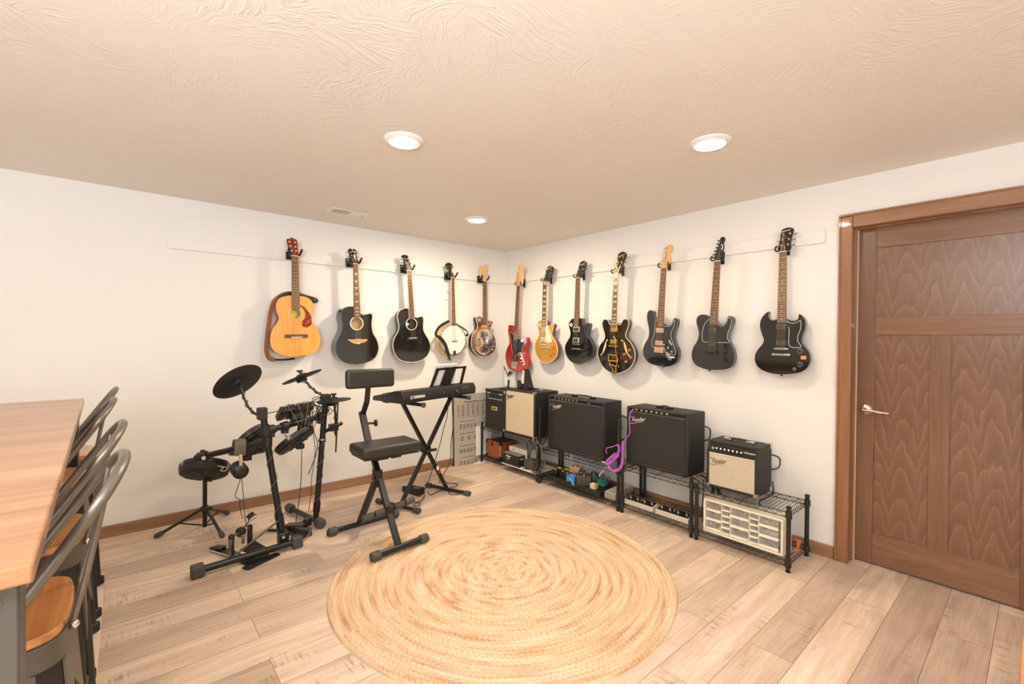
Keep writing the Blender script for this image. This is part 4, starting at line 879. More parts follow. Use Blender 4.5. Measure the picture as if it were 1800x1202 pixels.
# ================================================================== amplifiers
x = Mx('silver_grille_cloth')
c1 = x.node('ShaderNodeTexBrick', offset=.5); c1.inputs['Color1'].default_value = rgb(214, 200, 176); c1.inputs['Color2'].default_value = rgb(226, 212, 190); c1.inputs['Mortar'].default_value = rgb(150, 134, 112)
for k_, v_ in (('Scale', 1.0), ('Mortar Size', .0011), ('Brick Width', .0105), ('Row Height', .0068), ('Mortar Smooth', .4)): c1.inputs[k_].default_value = v_
mp = x.node('ShaderNodeMapping'); mp.inputs['Rotation'].default_value = (0, 0, 0)
tc = x.node('ShaderNodeTexCoord'); sp_ = x.node('ShaderNodeSeparateXYZ'); cb_ = x.node('ShaderNodeCombineXYZ')
x.l(tc.outputs['Object'], sp_.inputs[0]); x.l(sp_.outputs[1], cb_.inputs[0]); x.l(sp_.outputs[2], cb_.inputs[1]); x.l(cb_.outputs[0], c1.inputs['Vector'])
x.l(c1.outputs[0], x.b.inputs['Base Color']); x.b.inputs['Roughness'].default_value = .7; m_silver_cloth = x.m
m_tan_cloth = mat('tan_grille_cloth', rgb(206, 188, 158), .8, var=.05, scale=400, bump=.3)
m_black_cloth = mat('black_grille_cloth', rgb(40, 37, 34), .75, var=.12, scale=600, bump=.4)
m_panel = mat('black_control_panel', rgb(28, 26, 25), .3)
m_silver_logo = mat('silver_script', rgb(228, 222, 212), .3, metal=.35)
m_gold_panel = mat('gold_nameplate', rgb(206, 176, 118), .35, metal=.3)
FY = lambda xf, y, z: frame((xf, y, z), (0, -1, 0), (0, 0, 1))        # text frame on a face looking to -x
# handwriting style maker's script, built from stroked curves
def script_logo(parent, xf, y, z, s, m):
    t = text('logo', 'Fender', s, m, parent, FY(xf-.0015, y, z) @ Matrix.Rotation(.17, 4, 'Z'), .35, .002, align='LEFT', bold=.0003)
    mb = MB().tube(crom([(xf-.002, y+.012, z-s*.62), (xf-.002, y-s*.25, z-s*.66), (xf-.002, y-s*1.3, z-s*.28), (xf-.002, y-s*2.3, z-s*.05)], 4, False), .0018, 5)
    mb.tube(crom([(xf-.002, y+.02, z+s*.15), (xf-.002, y+.03, z+s*.35), (xf-.002, y-s*.1, z+s*.62), (xf-.002, y-s*.7, z+s*.55)], 4, False), .0018, 5)
    part('logo_flourish', mb, m, t)
    return t
def corner(t, x, y, z, sy, sz, m):
    """metal corner cap: three little plates meeting at a cabinet corner"""
    part('corner_cap', MB().bx(x-.003, x, y-sy*.022, y+sy*.003, z-sz*.022, z+sz*.003).bx(x-.003, x+.024, y, y+sy*.003, z-sz*.022, z+sz*.003).bx(x-.003, x+.024, y-sy*.022, y+sy*.003, z, z+sz*.003), m, t, bevel=.0015)
def handle(t, xc, y0, y1, z, m=m_chrome):
    h = part('carry_handle', MB().strap(crom([(xc, y0, z+.012), (xc, y0+(y1-y0)*.2, z+.017), (xc, y0+(y1-y0)*.5, z+.019), (xc, y0+(y1-y0)*.8, z+.017), (xc, y1, z+.012)], 4, False), (0, 0, 1), .026, .008), m_black_plastic, t, bevel=.002)
    for q in (y0, y1): part('handle_end', MB().bx(xc-.017, xc+.017, q-.025, q+.025, z-.001, z+.017), m, h, bevel=.004)
def cabinet(name, label, xf, xb, y0, y1, z0, z1, m=m_tolex, bev=.012, group=None, cat='amplifier', inset=.0, wall=.022):
    """y0>y1 (left to right in the picture); open fronted box whose front is filled by the grille"""
    t = thing(name, label, cat, ((xf+xb)/2, (y0+y1)/2, z0), group=group)
    return t
def feet(t, xf, xb, y0, y1, z0, zs):
    for px in (xf+.04, xb-.04):
        for py in (y0-.05, y1+.05): part('rubber_foot', MB().cyl((px, py, zs), (px, py, z0+.002), .013, .016, 12), m_rubber, t)
# black bass amp
def bass_amp():
    xf, xb, y0, y1, z0, z1 = -.395, -.12, -.150, -.478, .398, .806
    t = cabinet('bass_amplifier', 'small black amplifier with gold nameplate, beside the poster', xf, xb, y0, y1, z0, z1)
    part('cabinet', MB().bx(xf+.012, xb, y0, y1, z0, z1).bx(xf, xf+.012, y0, y0-.02, z0, z1).bx(xf, xf+.012, y1, y1+.02, z0, z1).bx(xf, xf+.012, y0-.02, y1+.02, z1-.02, z1).bx(xf, xf+.012, y0-.02, y1+.02, z0, z0+.02), m_tolex, t, bevel=.007)
    part('grille_cloth', MB().bx(xf+.004, xf+.013, y0-.02, y1+.02, z0+.02, z1-.125), m_black_cloth, t)
    part('panel_ledge', MB().bx(xf-.002, xf+.013, y0-.018, y1+.018, z1-.135, z1-.12), m_tolex, t, bevel=.003)
    cp = part('control_panel', MB().bx(xf+.002, xf+.013, y0-.02, y1+.02, z1-.12, z1-.022), m_panel, t)
    for k in range(6): part('control_knob', MB().lathe([(.010, 0), (.009, .012), (0, .013)], (xf+.002, y0-.085-.026*k, z1-.062), (-1, 0, 0), 12), m_black_plastic, cp)
    wm = MB()
    for k in range(9): wm.bx(xf+.0005, xf+.002, y0-.05-.026*k, y0-.066-.026*k, z1-.098, z1-.092)
    part('panel_marking', wm, m_white, cp)
    text('logo', 'Fender', .020, m_white, cp, FY(xf+.0015, y0-.055, z1-.038), .3)
    text('model_mark', 'RUMBLE', .015, m_white, cp, FY(xf+.0015, y1+.075, z1-.04), .0)
    part('input_jack', MB().lathe([(.009, 0), (.008, .004), (.004, .004)], (xf+.002, y0-.045, z1-.072), (-1, 0, 0), 12), m_chrome, cp)
    npl = part('nameplate', MB().bx(xf+.001, xf+.005, y0-.10, y0-.20, z1-.215, z1-.175), m_gold_panel, t, bevel=.002)
    text('nameplate_text', 'RUMBLE', .020, m_ink, npl, FY(xf+.0008, y0-.15, z1-.195), 0, bold=.001)
    for sy, yy in ((1, y0), (-1, y1)):
        for sz, zz in ((1, z1), (-1, z0)): corner(t, xf, yy, zz, sy, sz, m_nickel if sy < 0 else m_black_plastic)
    part('carry_handle', MB().bx(xf+.10, xf+.13, y0-.1, y1+.1, z1, z1+.014), m_black_plastic, t, bevel=.005)
    feet(t, xf, xb, y0, y1, z0, .387)
bass_amp()
def tan_cab():
    xf, xb, y0, y1, z0, z1 = -.42, -.10, -.512, -.945, .398, .838
    t = cabinet('speaker_cabinet', 'square black speaker cabinet with plain tan grille under the metronome', xf, xb, y0, y1, z0, z1, cat='speaker cabinet')
    part('cabinet', MB().bx(xf+.012, xb, y0, y1, z0, z1).bx(xf, xf+.012, y0, y0-.014, z0, z1).bx(xf, xf+.012, y1, y1+.016, z0, z1).bx(xf, xf+.012, y0-.014, y1+.016, z1-.014, z1).bx(xf, xf+.012, y0-.014, y1+.016, z0, z0+.022), m_tolex, t, bevel=.006)
    part('grille_cloth', MB().bx(xf-.001, xf+.013, y0-.014, y1+.016, z0+.022, z1-.014), m_tan_cloth, t, bevel=.002)
    script_logo(t, xf-.001, y0-.025, z1-.075, .038, mat('dark_bronze_script', rgb(84, 62, 46), .4))
    for sz, zz in ((1, z1), (-1, z0)): corner(t, xf, y1, zz, -1, sz, m_nickel); corner(t, xf, y0, zz, 1, sz, m_black_plastic)
    handle(t, xf+.16, y1+.09, y0-.09, z1)
    feet(t, xf, xb, y0, y1, z0, .387)
tan_cab()
def big_amp(name, label, xf, xb, y0, y1, z0, z1, zs, nk):
    t = cabinet(name, label, xf, xb, y0, y1, z0, z1, group='pair of large black combo amplifiers')
    ft = .018
    part('cabinet', MB().bx(xf+ft, xb, y0, y1, z0, z1).bx(xf, xf+ft, y0, y0-.022, z0, z1).bx(xf, xf+ft, y1, y1+.022, z0, z1).bx(xf, xf+ft, y0-.022, y1+.022, z1-.016, z1).bx(xf, xf+ft, y0-.022, y1+.022, z0, z0+.022), m_tolex, t, bevel=.009)
    part('grille_cloth', MB().bx(xf+.006, xf+ft+.001, y0-.022, y1+.022, z0+.022, z1-.038), m_black_cloth, t)
    cp = part('control_panel', MB().box((xf+.02, (y0+y1)/2, z1-.026), (.006, abs(y1-y0)-.05, .028), Matrix.Rotation(.5, 3, 'Y')), m_panel, t)
    part('panel_trim', MB().bx(xf+.004, xf+.008, y0-.03, y1+.03, z1-.0415, z1-.0385), m_nickel, cp)
    for k in range(nk): part('control_knob', MB().lathe([(.0095, 0), (.008, .014), (0, .015)], (xf+.016, y0-.09-.043*k, z1-.024), (-1, 0, .5), 12), m_nickel, cp)
    part('pilot_light', MB().lathe([(.009, 0), (.008, .008), (0, .011)], (xf+.016, y1+.17, z1-.024), (-1, 0, .5), 12), m_nickel, cp)
    script_logo(t, xf+.006, y0-.045, z1-.105, .042, m_silver_logo)
    handle(t, (xf+xb)/2, y1+.22, y0-.22, z1, m_black_metal)
    part('top_vent', MB().bx(xf+.09, xf+.16, y0-.2, y1+.2, z1-.001, z1+.002), m_black_metal, t)
    feet(t, xf, xb, y0, y1, z0, zs)
    return t
A1 = big_amp('guitar_amplifier', 'largest black amplifier, above the pedalboard', -.345, -.10, -1.048, -1.697, .334, .826, .324, 7)
A2 = big_amp('guitar_amplifier', 'black amplifier with the coiled purple cable hanging in front', -.345, -.10, -1.918, -2.434, .380, .828, .368, 7)
def champ():
    xf, xb, y0, y1, z0, z1 = -.34, -.11, -2.565, -2.892, .362, .672
    t = cabinet('small_amplifier', 'small black amplifier with silver woven grille near the door', xf, xb, y0, y1, z0, z1)
    # slanted upper front
    prof = [(xf, z0), (xf, z1-.075), (xf+.022, z1), (xb, z1), (xb, z0)]
    T = Matrix(((1, 0, 0, 0), (0, 0, 1, 0), (0, 1, 0, 0), (0, 0, 0, 1)))
    part('cabinet', MB().prism([(xf+.012, z0), (xf+.012, z1-.075), (xf+.034, z1-.004), (xf+.034, z1), (xb, z1), (xb, z0)], y1+.001, y0-.001, T=T).prism([(a+(.0004 if a > xf+.1 else 0), b+(.0004 if b > z0 else -.0004)) for a, b in prof], y1, y1+.018, T=T).prism([(a+(.0004 if a > xf+.1 else 0), b+(.0004 if b > z0 else -.0004)) for a, b in prof], y0-.018, y0, T=T).bx(xf, xf+.012, y0-.018, y1+.018, z0, z0+.018).bx(xf+.020, xf+.034, y0-.018, y1+.018, z1-.014, z1), m_tolex, t, bevel=.006)
    part('grille_cloth', MB().bx(xf+.004, xf+.013, y0-.018, y1+.018, z0+.018, z1-.078), m_silver_cloth, t)
    ang = math.atan2(.022, .075)
    cp = part('control_panel', MB().box((xf+.017, (y0+y1)/2, z1-.046), (.006, abs(y1-y0)-.036, .062), Matrix.Rotation(ang, 3, 'Y')), m_panel, t)
    part('panel_trim', MB().bx(xf+.001, xf+.006, y0-.018, y1+.018, z1-.080, z1-.076), m_cream, cp)
    ax = V((-cos(ang), 0, sin(ang)))
    part('input_jack', MB().lathe([(.0095, 0), (.009, .005), (.005, .005)], (xf+.014, y0-.038, z1-.048), ax, 12), m_nickel, cp)
    for k in range(7):
        kb = part('control_knob', MB().lathe([(.011, 0), (.0095, .010), (.006, .013), (0, .013)], (xf+.014, y0-.068-.0265*k, z1-.046), ax, 14), m_black_plastic, cp)
        part('knob_cap', MB().lathe([(.0062, .013), (.0055, .0148), (0, .0148)], (xf+.014, y0-.068-.0265*k, z1-.046), ax, 12), m_white, kb)
    wm = MB()
    for k in range(9): wm.box((xf+.0085, y0-.040-.0285*k, z1-.068), (.0015, .016, .004), Matrix.Rotation(ang, 3, 'Y'))
    part('panel_marking', wm, m_white, cp)
    Tt = Matrix.Translation((xf+.0135, y1+.055, z1-.040)) @ Matrix.Rotation(ang, 4, 'Y') @ FY(0, 0, 0)
    text('model_mark', 'Champion', .017, m_white, cp, Tt, .3)
    script_logo(t, xf+.004, y0-.035, z1-.135, .034, mat('dull_silver_script', rgb(150, 132, 112), .3, metal=.5))
    handle(t, xf+.12, y1+.09, y0-.09, z1, m_nickel)
    for sy, yy in ((1, y0), (-1, y1)): corner(t, xf, yy, z0, sy, -1, m_nickel)
    part('corner_cap', MB().bx(xb-.03, xb+.003, y1-.003, y1, z1-.03, z1+.003).bx(xb-.03, xb+.003, y1-.003, y1+.03, z1, z1+.003), m_nickel, t, bevel=.001)
    part('corner_cap', MB().bx(xb-.03, xb+.003, y1-.003, y1, z0-.003, z0+.03), m_nickel, t, bevel=.001)
    feet(t, xf, xb, y0, y1, z0, .350)
    return t
A3 = champ()
# power leads behind the amps
def cable(name, label, pts, r=.004, m=None, group=None, per=6, n=8, parent=None):
    mb = MB().tube(crom(pts, per, False), r, n)
    if parent: return part(name, mb, m or m_cable, parent)
    o = part(name, mb, m or m_cable); return tag(o, label, 'cable', group)
cable('power_cord', 'black cord bulging from the right edge of the largest amplifier', [(-.095, -1.66, .70), (-.07, -1.735, .67), (-.065, -1.755, .60), (-.07, -1.74, .52), (-.095, -1.66, .46)], .006, parent=A1)
cable('power_cord', 'black cord bulging from the back of the amplifier above the amp footswitches', [(-.095, -2.395, .72), (-.07, -2.450, .70), (-.066, -2.456, .66), (-.075, -2.45, .62), (-.095, -2.395, .60)], .005, parent=A2)
cable('power_cord', 'thin black cord bulging behind the small silver fronted amplifier', [(-.100, -2.855, .60), (-.07, -2.915, .585), (-.06, -2.925, .55), (-.075, -2.915, .51), (-.100, -2.855, .49)], .0045, parent=A3)
cable('power_cord', 'black cord hanging through the end wire rack under the small amplifier', [(-.13, -2.905, .43), (-.17, -2.925, .375), (-.22, -2.925, .362), (-.30, -2.915, .357), (-.345, -2.91, .352), (-.350, -2.912, .325)], .005, parent=A3)
for lab, pts in (('black lead draped between the two right racks', [(-.30, -2.44, .384), (-.33, -2.50, .375), (-.35, -2.55, .36), (-.34, -2.60, .33), (-.33, -2.615, .305)]),
                 ('black lead crossing to the end rack behind the drawer cabinet', [(-.20, -2.455, .384), (-.25, -2.51, .385), (-.29, -2.55, .36), (-.27, -2.62, .32), (-.26, -2.66, .285)]),
                 ('thin black lead hanging left of the drawer cabinet', [(-.26, -2.50, .37), (-.275, -2.517, .33), (-.28, -2.515, .26), (-.285, -2.512, .17), (-.275, -2.515, .09), (-.24, -2.51, .076)])):
    cable('loose_lead', lab, pts, .0042)

# ================================================================== things on the racks
def metronome():
    x0, y0, z0 = -.27, -.66, .838
    t = thing('metronome', 'dark pyramid metronome on top of the tan fronted speaker cabinet', 'metronome', (x0, y0, z0))
    def pyr(a0, b0, a1, b1, h0, h1):
        return [(x0-a0, y0-b0, h0), (x0+a0, y0-b0, h0), (x0+a0, y0+b0, h0), (x0-a0, y0+b0, h0), (x0-a1, y0-b1, h1), (x0+a1, y0-b1, h1), (x0+a1, y0+b1, h1), (x0-a1, y0+b1, h1)]
    F = [(0, 1, 2, 3), (4, 5, 6, 7), (0, 1, 5, 4), (1, 2, 6, 5), (2, 3, 7, 6), (3, 0, 4, 7)]
    part('case', MB().add(pyr(.050, .062, .020, .022, z0+.008, z0+.205), F).bx(x0-.055, x0+.055, y0-.066, y0+.066, z0, z0+.010), m_black_satin, t, bevel=.003)
    part('scale_plate', MB().prism([(-.026, 0), (.026, 0), (.012, .13), (-.012, .13)], 0, .003, T=Matrix.Translation((x0-.0475, y0+.008, z0+.06)) @ Matrix.Rotation(.155, 4, 'Y') @ FY(0, 0, 0)), m_cream, t)
    part('pendulum', MB().tube([(x0-.058, y0+.006, z0+.03), (x0-.030, y0+.006, z0+.20)], .0022, 6).box((x0-.036, y0+.006, z0+.155), (.008, .018, .014)), m_chrome, t)
    part('front_cover', MB().bx(x0-.064, x0-.056, y0+.012, y0+.066, z0+.004, z0+.09), m_black_satin, t, bevel=.002)
    part('winding_key', MB().lathe([(.007, 0), (.007, .012), (.003, .013)], (x0-.01, y0-.056, z0+.035), (0, -1, 0), 12), m_nickel, t)
metronome()
def brown_case():
    xf, xb, y0, y1, z0, z1 = -.345, -.11, -.100, -.350, .072, .245
    a = -.20; c = V(((xf+xb)/2, (y0+y1)/2, 0)); Rm = Matrix.Rotation(0, 4, 'Z')
    m_br = mat('brown_leatherette', rgb(150, 78, 40), .5, var=.1, scale=120, bump=.2)
    t = thing('carry_case', 'brown box shaped case with dark corner caps on the corner rack', 'case', (c.x, c.y, z0))
    part('case_body', MB().bx(xf, xb, y0, y1, z0, z1-.03), m_br, t, bevel=.004)
    part('case_lid', MB().bx(xf, xb, y0, y1, z1-.028, z1), m_br, t, bevel=.004)
    part('lid_top', MB().bx(xf+.03, xb-.01, y0-.03, y1+.03, z1, z1+.003), m_black_vinyl if False else m_black_satin, t)
    cm = m_black_metal
    for yy, sy in ((y0, 1), (y1, -1)):
        for zz, sz in ((z1, 1), (z0, -1)):
            part('corner_cap', MB().bx(xf-.003, xf+.032, yy-sy*.032, yy+sy*.003, zz-sz*.028, zz+sz*.003), cm, t, bevel=.006)
    part('edge_seam', MB().bx(xf-.002, xf, y1, y1+.003, z0+.03, z1-.03), m_cream, t)
    part('latch', MB().bx(xf-.006, xf, y0-.10, y0-.125, z1-.05, z1-.012), cm, t, bevel=.001)
brown_case()
def small_boxes():
    t = thing('white_box', 'white cardboard box standing behind the black product box', 'box', (-.22, -.60, .072))
    part('carton', MB().bx(-.31, -.12, -.455, -.74, .0715, .232), m_white, t, bevel=.002)
    part('box_lid', MB().bx(-.313, -.117, -.452, -.743, .195, .236), m_white, t, bevel=.002)
    part('printed_mark', MB().bx(-.3135, -.313, -.515, -.535, .206, .216), m_ink, t)
    m_bb = mat('black_card', rgb(26, 24, 23), .5)
    t = thing('product_box', 'small black printed box in front of the white box', 'box', (-.35, -.57, .11))
    part('carton', MB().bx(-.400, -.3145, -.455, -.705, .1055, .185), m_bb, t, bevel=.002)
    part('top_panel', MB().bx(-.399, -.3155, -.456, -.704, .185, .1865), mat('taupe_card', rgb(140, 122, 104), .6), t)
    text('printed_text', 'Nektar', .024, m_white, t, FY(-.4002, -.545, .160), 0, bold=.001); text('printed_text', 'Pacer', .020, m_white, t, FY(-.4002, -.545, .135), 0)
    tf = frame((-.36, -.7052, .155), (1, 0, 0), (0, 0, 1)); text('printed_text', 'Nektar', .018, m_white, t, tf)
    t = thing('pedal_case', 'low black case under the small black printed box', 'case', (-.35, -.58, .074))
    part('case_body', MB().bx(-.395, -.318, -.47, -.71, .0735, .098), m_black_satin, t, bevel=.006)
    part('case_lid', MB().bx(-.393, -.320, -.472, -.708, .0975, .1052), m_black_plastic, t, bevel=.003)
    t = part('shelf_liner', MB().bx(-.375, -.10, -.72, -.94, .0685, .0725).bx(-.40, -.376, -.44, -.94, .0685, .0725), m_paper); tag(t, 'white sheet lining the lower shelf of the corner rack', 'shelf liner')
    t = thing('practice_unit', 'dark grey gadget with red label on the white shelf liner', 'effects unit', (-.31, -.82, .073))
    m_dg = mat('dark_green_grey', rgb(70, 66, 54), .5, var=.15, scale=80)
    part('housing', MB().box((-.31, -.815, .120), (.11, .15, .092), Matrix.Rotation(.35, 3, 'Z')), m_dg, t, bevel=.01)
    part('face_plate', MB().box((-.357, -.838, .122), (.004, .10, .06), Matrix.Rotation(.35, 3, 'Z')), m_black_satin, t)
    part('red_label', MB().box((-.3605, -.845, .130), (.003, .035, .03), Matrix.Rotation(.35, 3, 'Z')), mat('red_label', rgb(150, 34, 38), .5), t)
    part('control_knob', MB().cyl((-.358, -.80, .135), (-.372, -.805, .135), .012, n=12), m_nickel, t)
    t = thing('cable_tester', 'small crumpled blue and white packet lying on the shelf liner', 'packet', (-.375, -.735, .073))
    part('wrapper', MB().add([(-.395, -.76, .0728), (-.35, -.75, .0728), (-.348, -.72, .0728), (-.392, -.722, .0728), (-.39, -.755, .085), (-.36, -.748, .098), (-.355, -.725, .08), (-.388, -.727, .092)], [(0, 1, 2, 3), (4, 5, 6, 7), (0, 1, 5, 4), (1, 2, 6, 5), (2, 3, 7, 6), (3, 0, 4, 7)]), mat('pale_blue_wrap', rgb(190, 206, 204), .5, var=.2, scale=60), t)
small_boxes()
# hank of grey cables hanging on the posts between the racks
def hank():
    t = thing('cable_hank', 'looped grey and black instrument cables hung on the rack post', 'cable', (-.43, -.965, .39), group=None)
    rnd = random.Random(5)
    for j in range(6):
        cy = -.925-.012*j; w_ = .075+.02*rnd.random(); top = .385+.01*rnd.random(); bot = .085+.05*rnd.random()
        pts = []
        for k in range(18):
            a = 2*pi*k/18
            pts.append((-.425-.018*cos(a*1.0+j)-.004*j, cy-.03*(j > 2)+w_*sin(a)*(.6+.4*abs(sin(a/2)))+.01*sin(3*a+j), (top+bot)/2+(top-bot)/2*cos(a)))
        part('cable_loop', MB().tube(crom(pts, 3, True), .0042, 6, True), m_grey_cable if j % 2 else m_cable, t)
    part('tie_wrap', MB().box((-.425, -.965, .37), (.05, .10, .02)), m_cable, t, bevel=.005)
    part('plug', MB().cyl((-.44, -1.005, .30), (-.44, -1.0, .44), .0055, .004, 10), m_grey_cable, t)
hank()
# coiled black guitar lead on the largest amp
def coil_path(ctrl, pitch, r, per=10):
    c = crom(ctrl, 24, False); L = [0]
    for a, b in zip(c, c[1:]): L.append(L[-1]+(b-a).length)
    n = int(L[-1]/pitch*per); out = []; j = 0; a = V((1, 0, 0))
    for i in range(n+1):
        s = L[-1]*i/n
        while j < len(L)-2 and L[j+1] < s: j += 1
        f = (s-L[j])/max(1e-9, L[j+1]-L[j]); p = c[j].lerp(c[j+1], f); T = (c[j+1]-c[j]).normalized()
        a = (a-T*a.dot(T)).normalized(); b = T.cross(a); ang = 2*pi*i/per
        out.append(p+(a*cos(ang)+b*sin(ang))*r)
    return out
o = part('coiled_lead', MB().tube(coil_path([(-.352, -1.112, .742), (-.366, -1.112, .70), (-.372, -1.10, .62), (-.374, -1.085, .52), (-.385, -1.06, .42), (-.40, -1.035, .36)], .0085, .0055, 8), .0024, 5).tube(crom([(-.335, -1.12, .80), (-.36, -1.118, .79), (-.360, -1.113, .75), (-.352, -1.112, .742)], 5, False), .003, 6), m_cable)
tag(o, 'black coiled guitar lead hanging down the left front of the largest amplifier', 'cable')
m_purple = mat('purple_cable', rgb(176, 96, 186), .35, coat=.5)
def purple():
    t = thing('coiled_cable', 'bright purple coiled guitar cable hanging on the rack post', 'cable', (-.40, -1.9, .37))
    part('straight_lead', MB().tube(crom([(-.328, -1.985, .812), (-.352, -1.975, .80), (-.362, -1.962, .765), (-.367, -1.962, .70), (-.366, -1.964, .62), (-.380, -1.935, .575), (-.390, -1.928, .555)], 6, False), .0042, 8), m_purple, t)
    part('jack_plug', MB().tube([(-.335, -1.982, .815), (-.31, -1.992, .82)], .006, 10), m_chrome, t)
    part('coil_hanging', MB().tube(coil_path([(-.392, -1.926, .552), (-.398, -1.926, .48), (-.405, -1.928, .40), (-.425, -1.918, .345), (-.44, -1.88, .322), (-.445, -1.845, .33), (-.44, -1.82, .35)], .0075, .0105, 12), .0036, 6), m_purple, t)
    part('coil_bundle', MB().tube(coil_path([(-.44, -1.82, .35), (-.435, -1.86, .40), (-.43, -1.895, .44), (-.43, -1.905, .45), (-.44, -1.875, .41), (-.445, -1.83, .37), (-.445, -1.80, .365), (-.44, -1.81, .385), (-.435, -1.85, .425), (-.43, -1.88, .455)], .0078, .0095, 12), .0034, 6), m_purple, t)
    part('coil_top', MB().tube(coil_path([(-.43, -1.885, .44), (-.42, -1.905, .48), (-.415, -1.900, .515), (-.42, -1.885, .525)], .009, .008, 12), .0034, 6), m_purple, t)
    part('loose_end', MB().tube(crom([(-.42, -1.885, .525), (-.43, -1.85, .505), (-.435, -1.80, .485), (-.435, -1.795, .455), (-.435, -1.80, .44)], 6, False), .0035, 7), m_purple, t)
    part('jack_plug', MB().tube([(-.445, -1.79, .368), (-.445, -1.76, .372)], [.005, .003], 10), m_white, t)
purple()
# ---- pedalboard
def pedalboard():
    x0, x1, y0, y1, z0 = -.385, -.11, -1.075, -1.695, .052
    t = thing('pedalboard', 'black tray pedalboard full of effects pedals on the lower shelf', 'pedalboard', ((x0+x1)/2, (y0+y1)/2, z0))
    part('board', MB().bx(x0, x1, y0, y1, z0, z0+.03), m_black_satin, t, bevel=.004)
    part('board_rim', MB().bx(x0, x0+.012, y0, y1, z0+.03, z0+.045).bx(x1-.012, x1, y0, y1, z0+.03, z0+.045).bx(x0, x1, y0, y0-.012, z0+.03, z0+.045).bx(x0, x1, y1+.012, y1, z0+.03, z0+.045), m_black_plastic, t, bevel=.002)
    for k in range(5): xx = x0+.035+.05*k; part('board_rail', MB().bx(xx, xx+.022, y0-.014, y1+.014, z0+.03, z0+.036), m_black_plastic, t)
    zt = z0+.037
    def pedal(label, cx, cy, sx, sy, h, m, rot=0, knobs=2, kn=m_black_plastic, lift=0, name='effects_pedal'):
        Rm = Matrix.Rotation(rot, 3, 'Z'); zb = zt+lift
        p = thing(name, label, 'effects pedal', (cx, cy, zb), group='effects pedals on the pedalboard')
        def q(a, b, c): v = Rm @ V((a, b, 0)); return (cx+v.x, cy+v.y, zb+c)
        part('housing', MB().box(q(0, 0, h/2), (sx, sy, h), Rm), m, p, bevel=.004)
        for k in range(knobs):
            a = q(sx*.28, sy*(-.3+.6*k/max(1, knobs-1)), h); part('control_knob', MB().lathe([(.008, 0), (.007, .012), (0, .013)], a, n=10), kn, p)
        a = q(-sx*.3, 0, h); part('foot_switch', MB().lathe([(.008, 0), (.006, .004), (.006, .012), (0, .013)], a, n=12), m_chrome, p)
        part('jack_socket', MB().cyl(q(0, sy*.5-.002, h*.5), q(0, sy*.5+.014, h*.5), .006, n=10), m_black_metal, p)
    yb = mat('black_and_yellow_pedal', rgb(40, 34, 24), .4)
    cr = mat('yellow_knob', rgb(230, 200, 90), .4)
    pedal('black pedal with yellow knobs, farthest left on the pedalboard', -.285, -1.125, .10, .062, .05, yb, 0, 3, cr)
    pedal('black pedal with yellow knobs, second from the left on the pedalboard', -.27, -1.20, .10, .062, .05, yb, .1, 3, cr)
    pedal('black pedal with yellow knobs, right beside the blue pedal', -.29, -1.275, .10, .062, .05, yb, -.1, 3, cr)
    pedal('upright peach coloured pedal at the back of the pedalboard', -.165, -1.245, .085, .10, .085, mat('peach_pedal', rgb(232, 184, 140), .5), .4, 2, m_cream)
    pedal('pale green pedal in the middle of the pedalboard', -.215, -1.345, .10, .062, .06, mat('pale_green_pedal', rgb(170, 196, 160), .45, var=.15, scale=60), .3, 2)
    pedal('bright blue pedal at the front of the pedalboard', -.335, -1.355, .085, .085, .06, mat('blue_pedal', rgb(60, 128, 190), .35), .2, 2, m_black_plastic)
    pedal('dark grey wide pedal stacked at the front of the pedalboard', -.32, -1.475, .085, .125, .085, mat('dark_grey_pedal', rgb(66, 60, 55), .5), .55, 0)
    pedal('green and orange pedal at the back right of the pedalboard', -.155, -1.46, .095, .060, .06, mat('green_orange_pedal', rgb(110, 140, 86), .4, var=.3, scale=30), .2, 2, cr)
    pedal('teal pedal with a white cable plug on the right of the pedalboard', -.205, -1.575, .085, .085, .06, mat('teal_pedal', rgb(52, 134, 118), .4), .3, 2, m_nickel)
    pedal('tiny cream pedal at the right front corner of the pedalboard', -.345, -1.60, .05, .05, .05, mat('cream_pedal', rgb(214, 190, 150), .45), .1, 1)
    o = part('patch_lead', MB().tube(crom([(-.225, -1.565, .155), (-.235, -1.575, .185), (-.21, -1.60, .225), (-.19, -1.615, .262)], 5, False), [.007]*16, 8), m_cream); tag(o, 'stiff cream patch plug standing up from the teal pedal', 'cable')
    o = part('patch_lead', MB().tube(crom([(-.39, -1.37, .125), (-.412, -1.385, .14), (-.418, -1.42, .125), (-.41, -1.435, .095), (-.395, -1.41, .088), (-.39, -1.39, .09)], 6, False), .0055, 8), mat('light_blue_cable', rgb(120, 188, 226), .4)); tag(o, 'looped light blue patch lead in front of the blue pedal', 'cable')
    mb = MB(); rnd = random.Random(2)
    for j in range(7):
        p0 = V((rnd.uniform(-.33, -.14), rnd.uniform(-1.15, -1.6), .125)); p1 = p0+V((rnd.uniform(-.08, .08), rnd.uniform(-.12, -.05), 0))
        mb.tube(crom([p0, p0.lerp(p1, .4)+V((0, 0, .04)), p1.lerp(p0, .2)+V((0, 0, .03)), p1], 5, False), .003, 6)
    o = part('patch_leads', mb, m_cable); tag(o, 'tangle of short black patch leads linking the pedals', 'cable'); o['kind'] = 'stuff'
pedalboard()
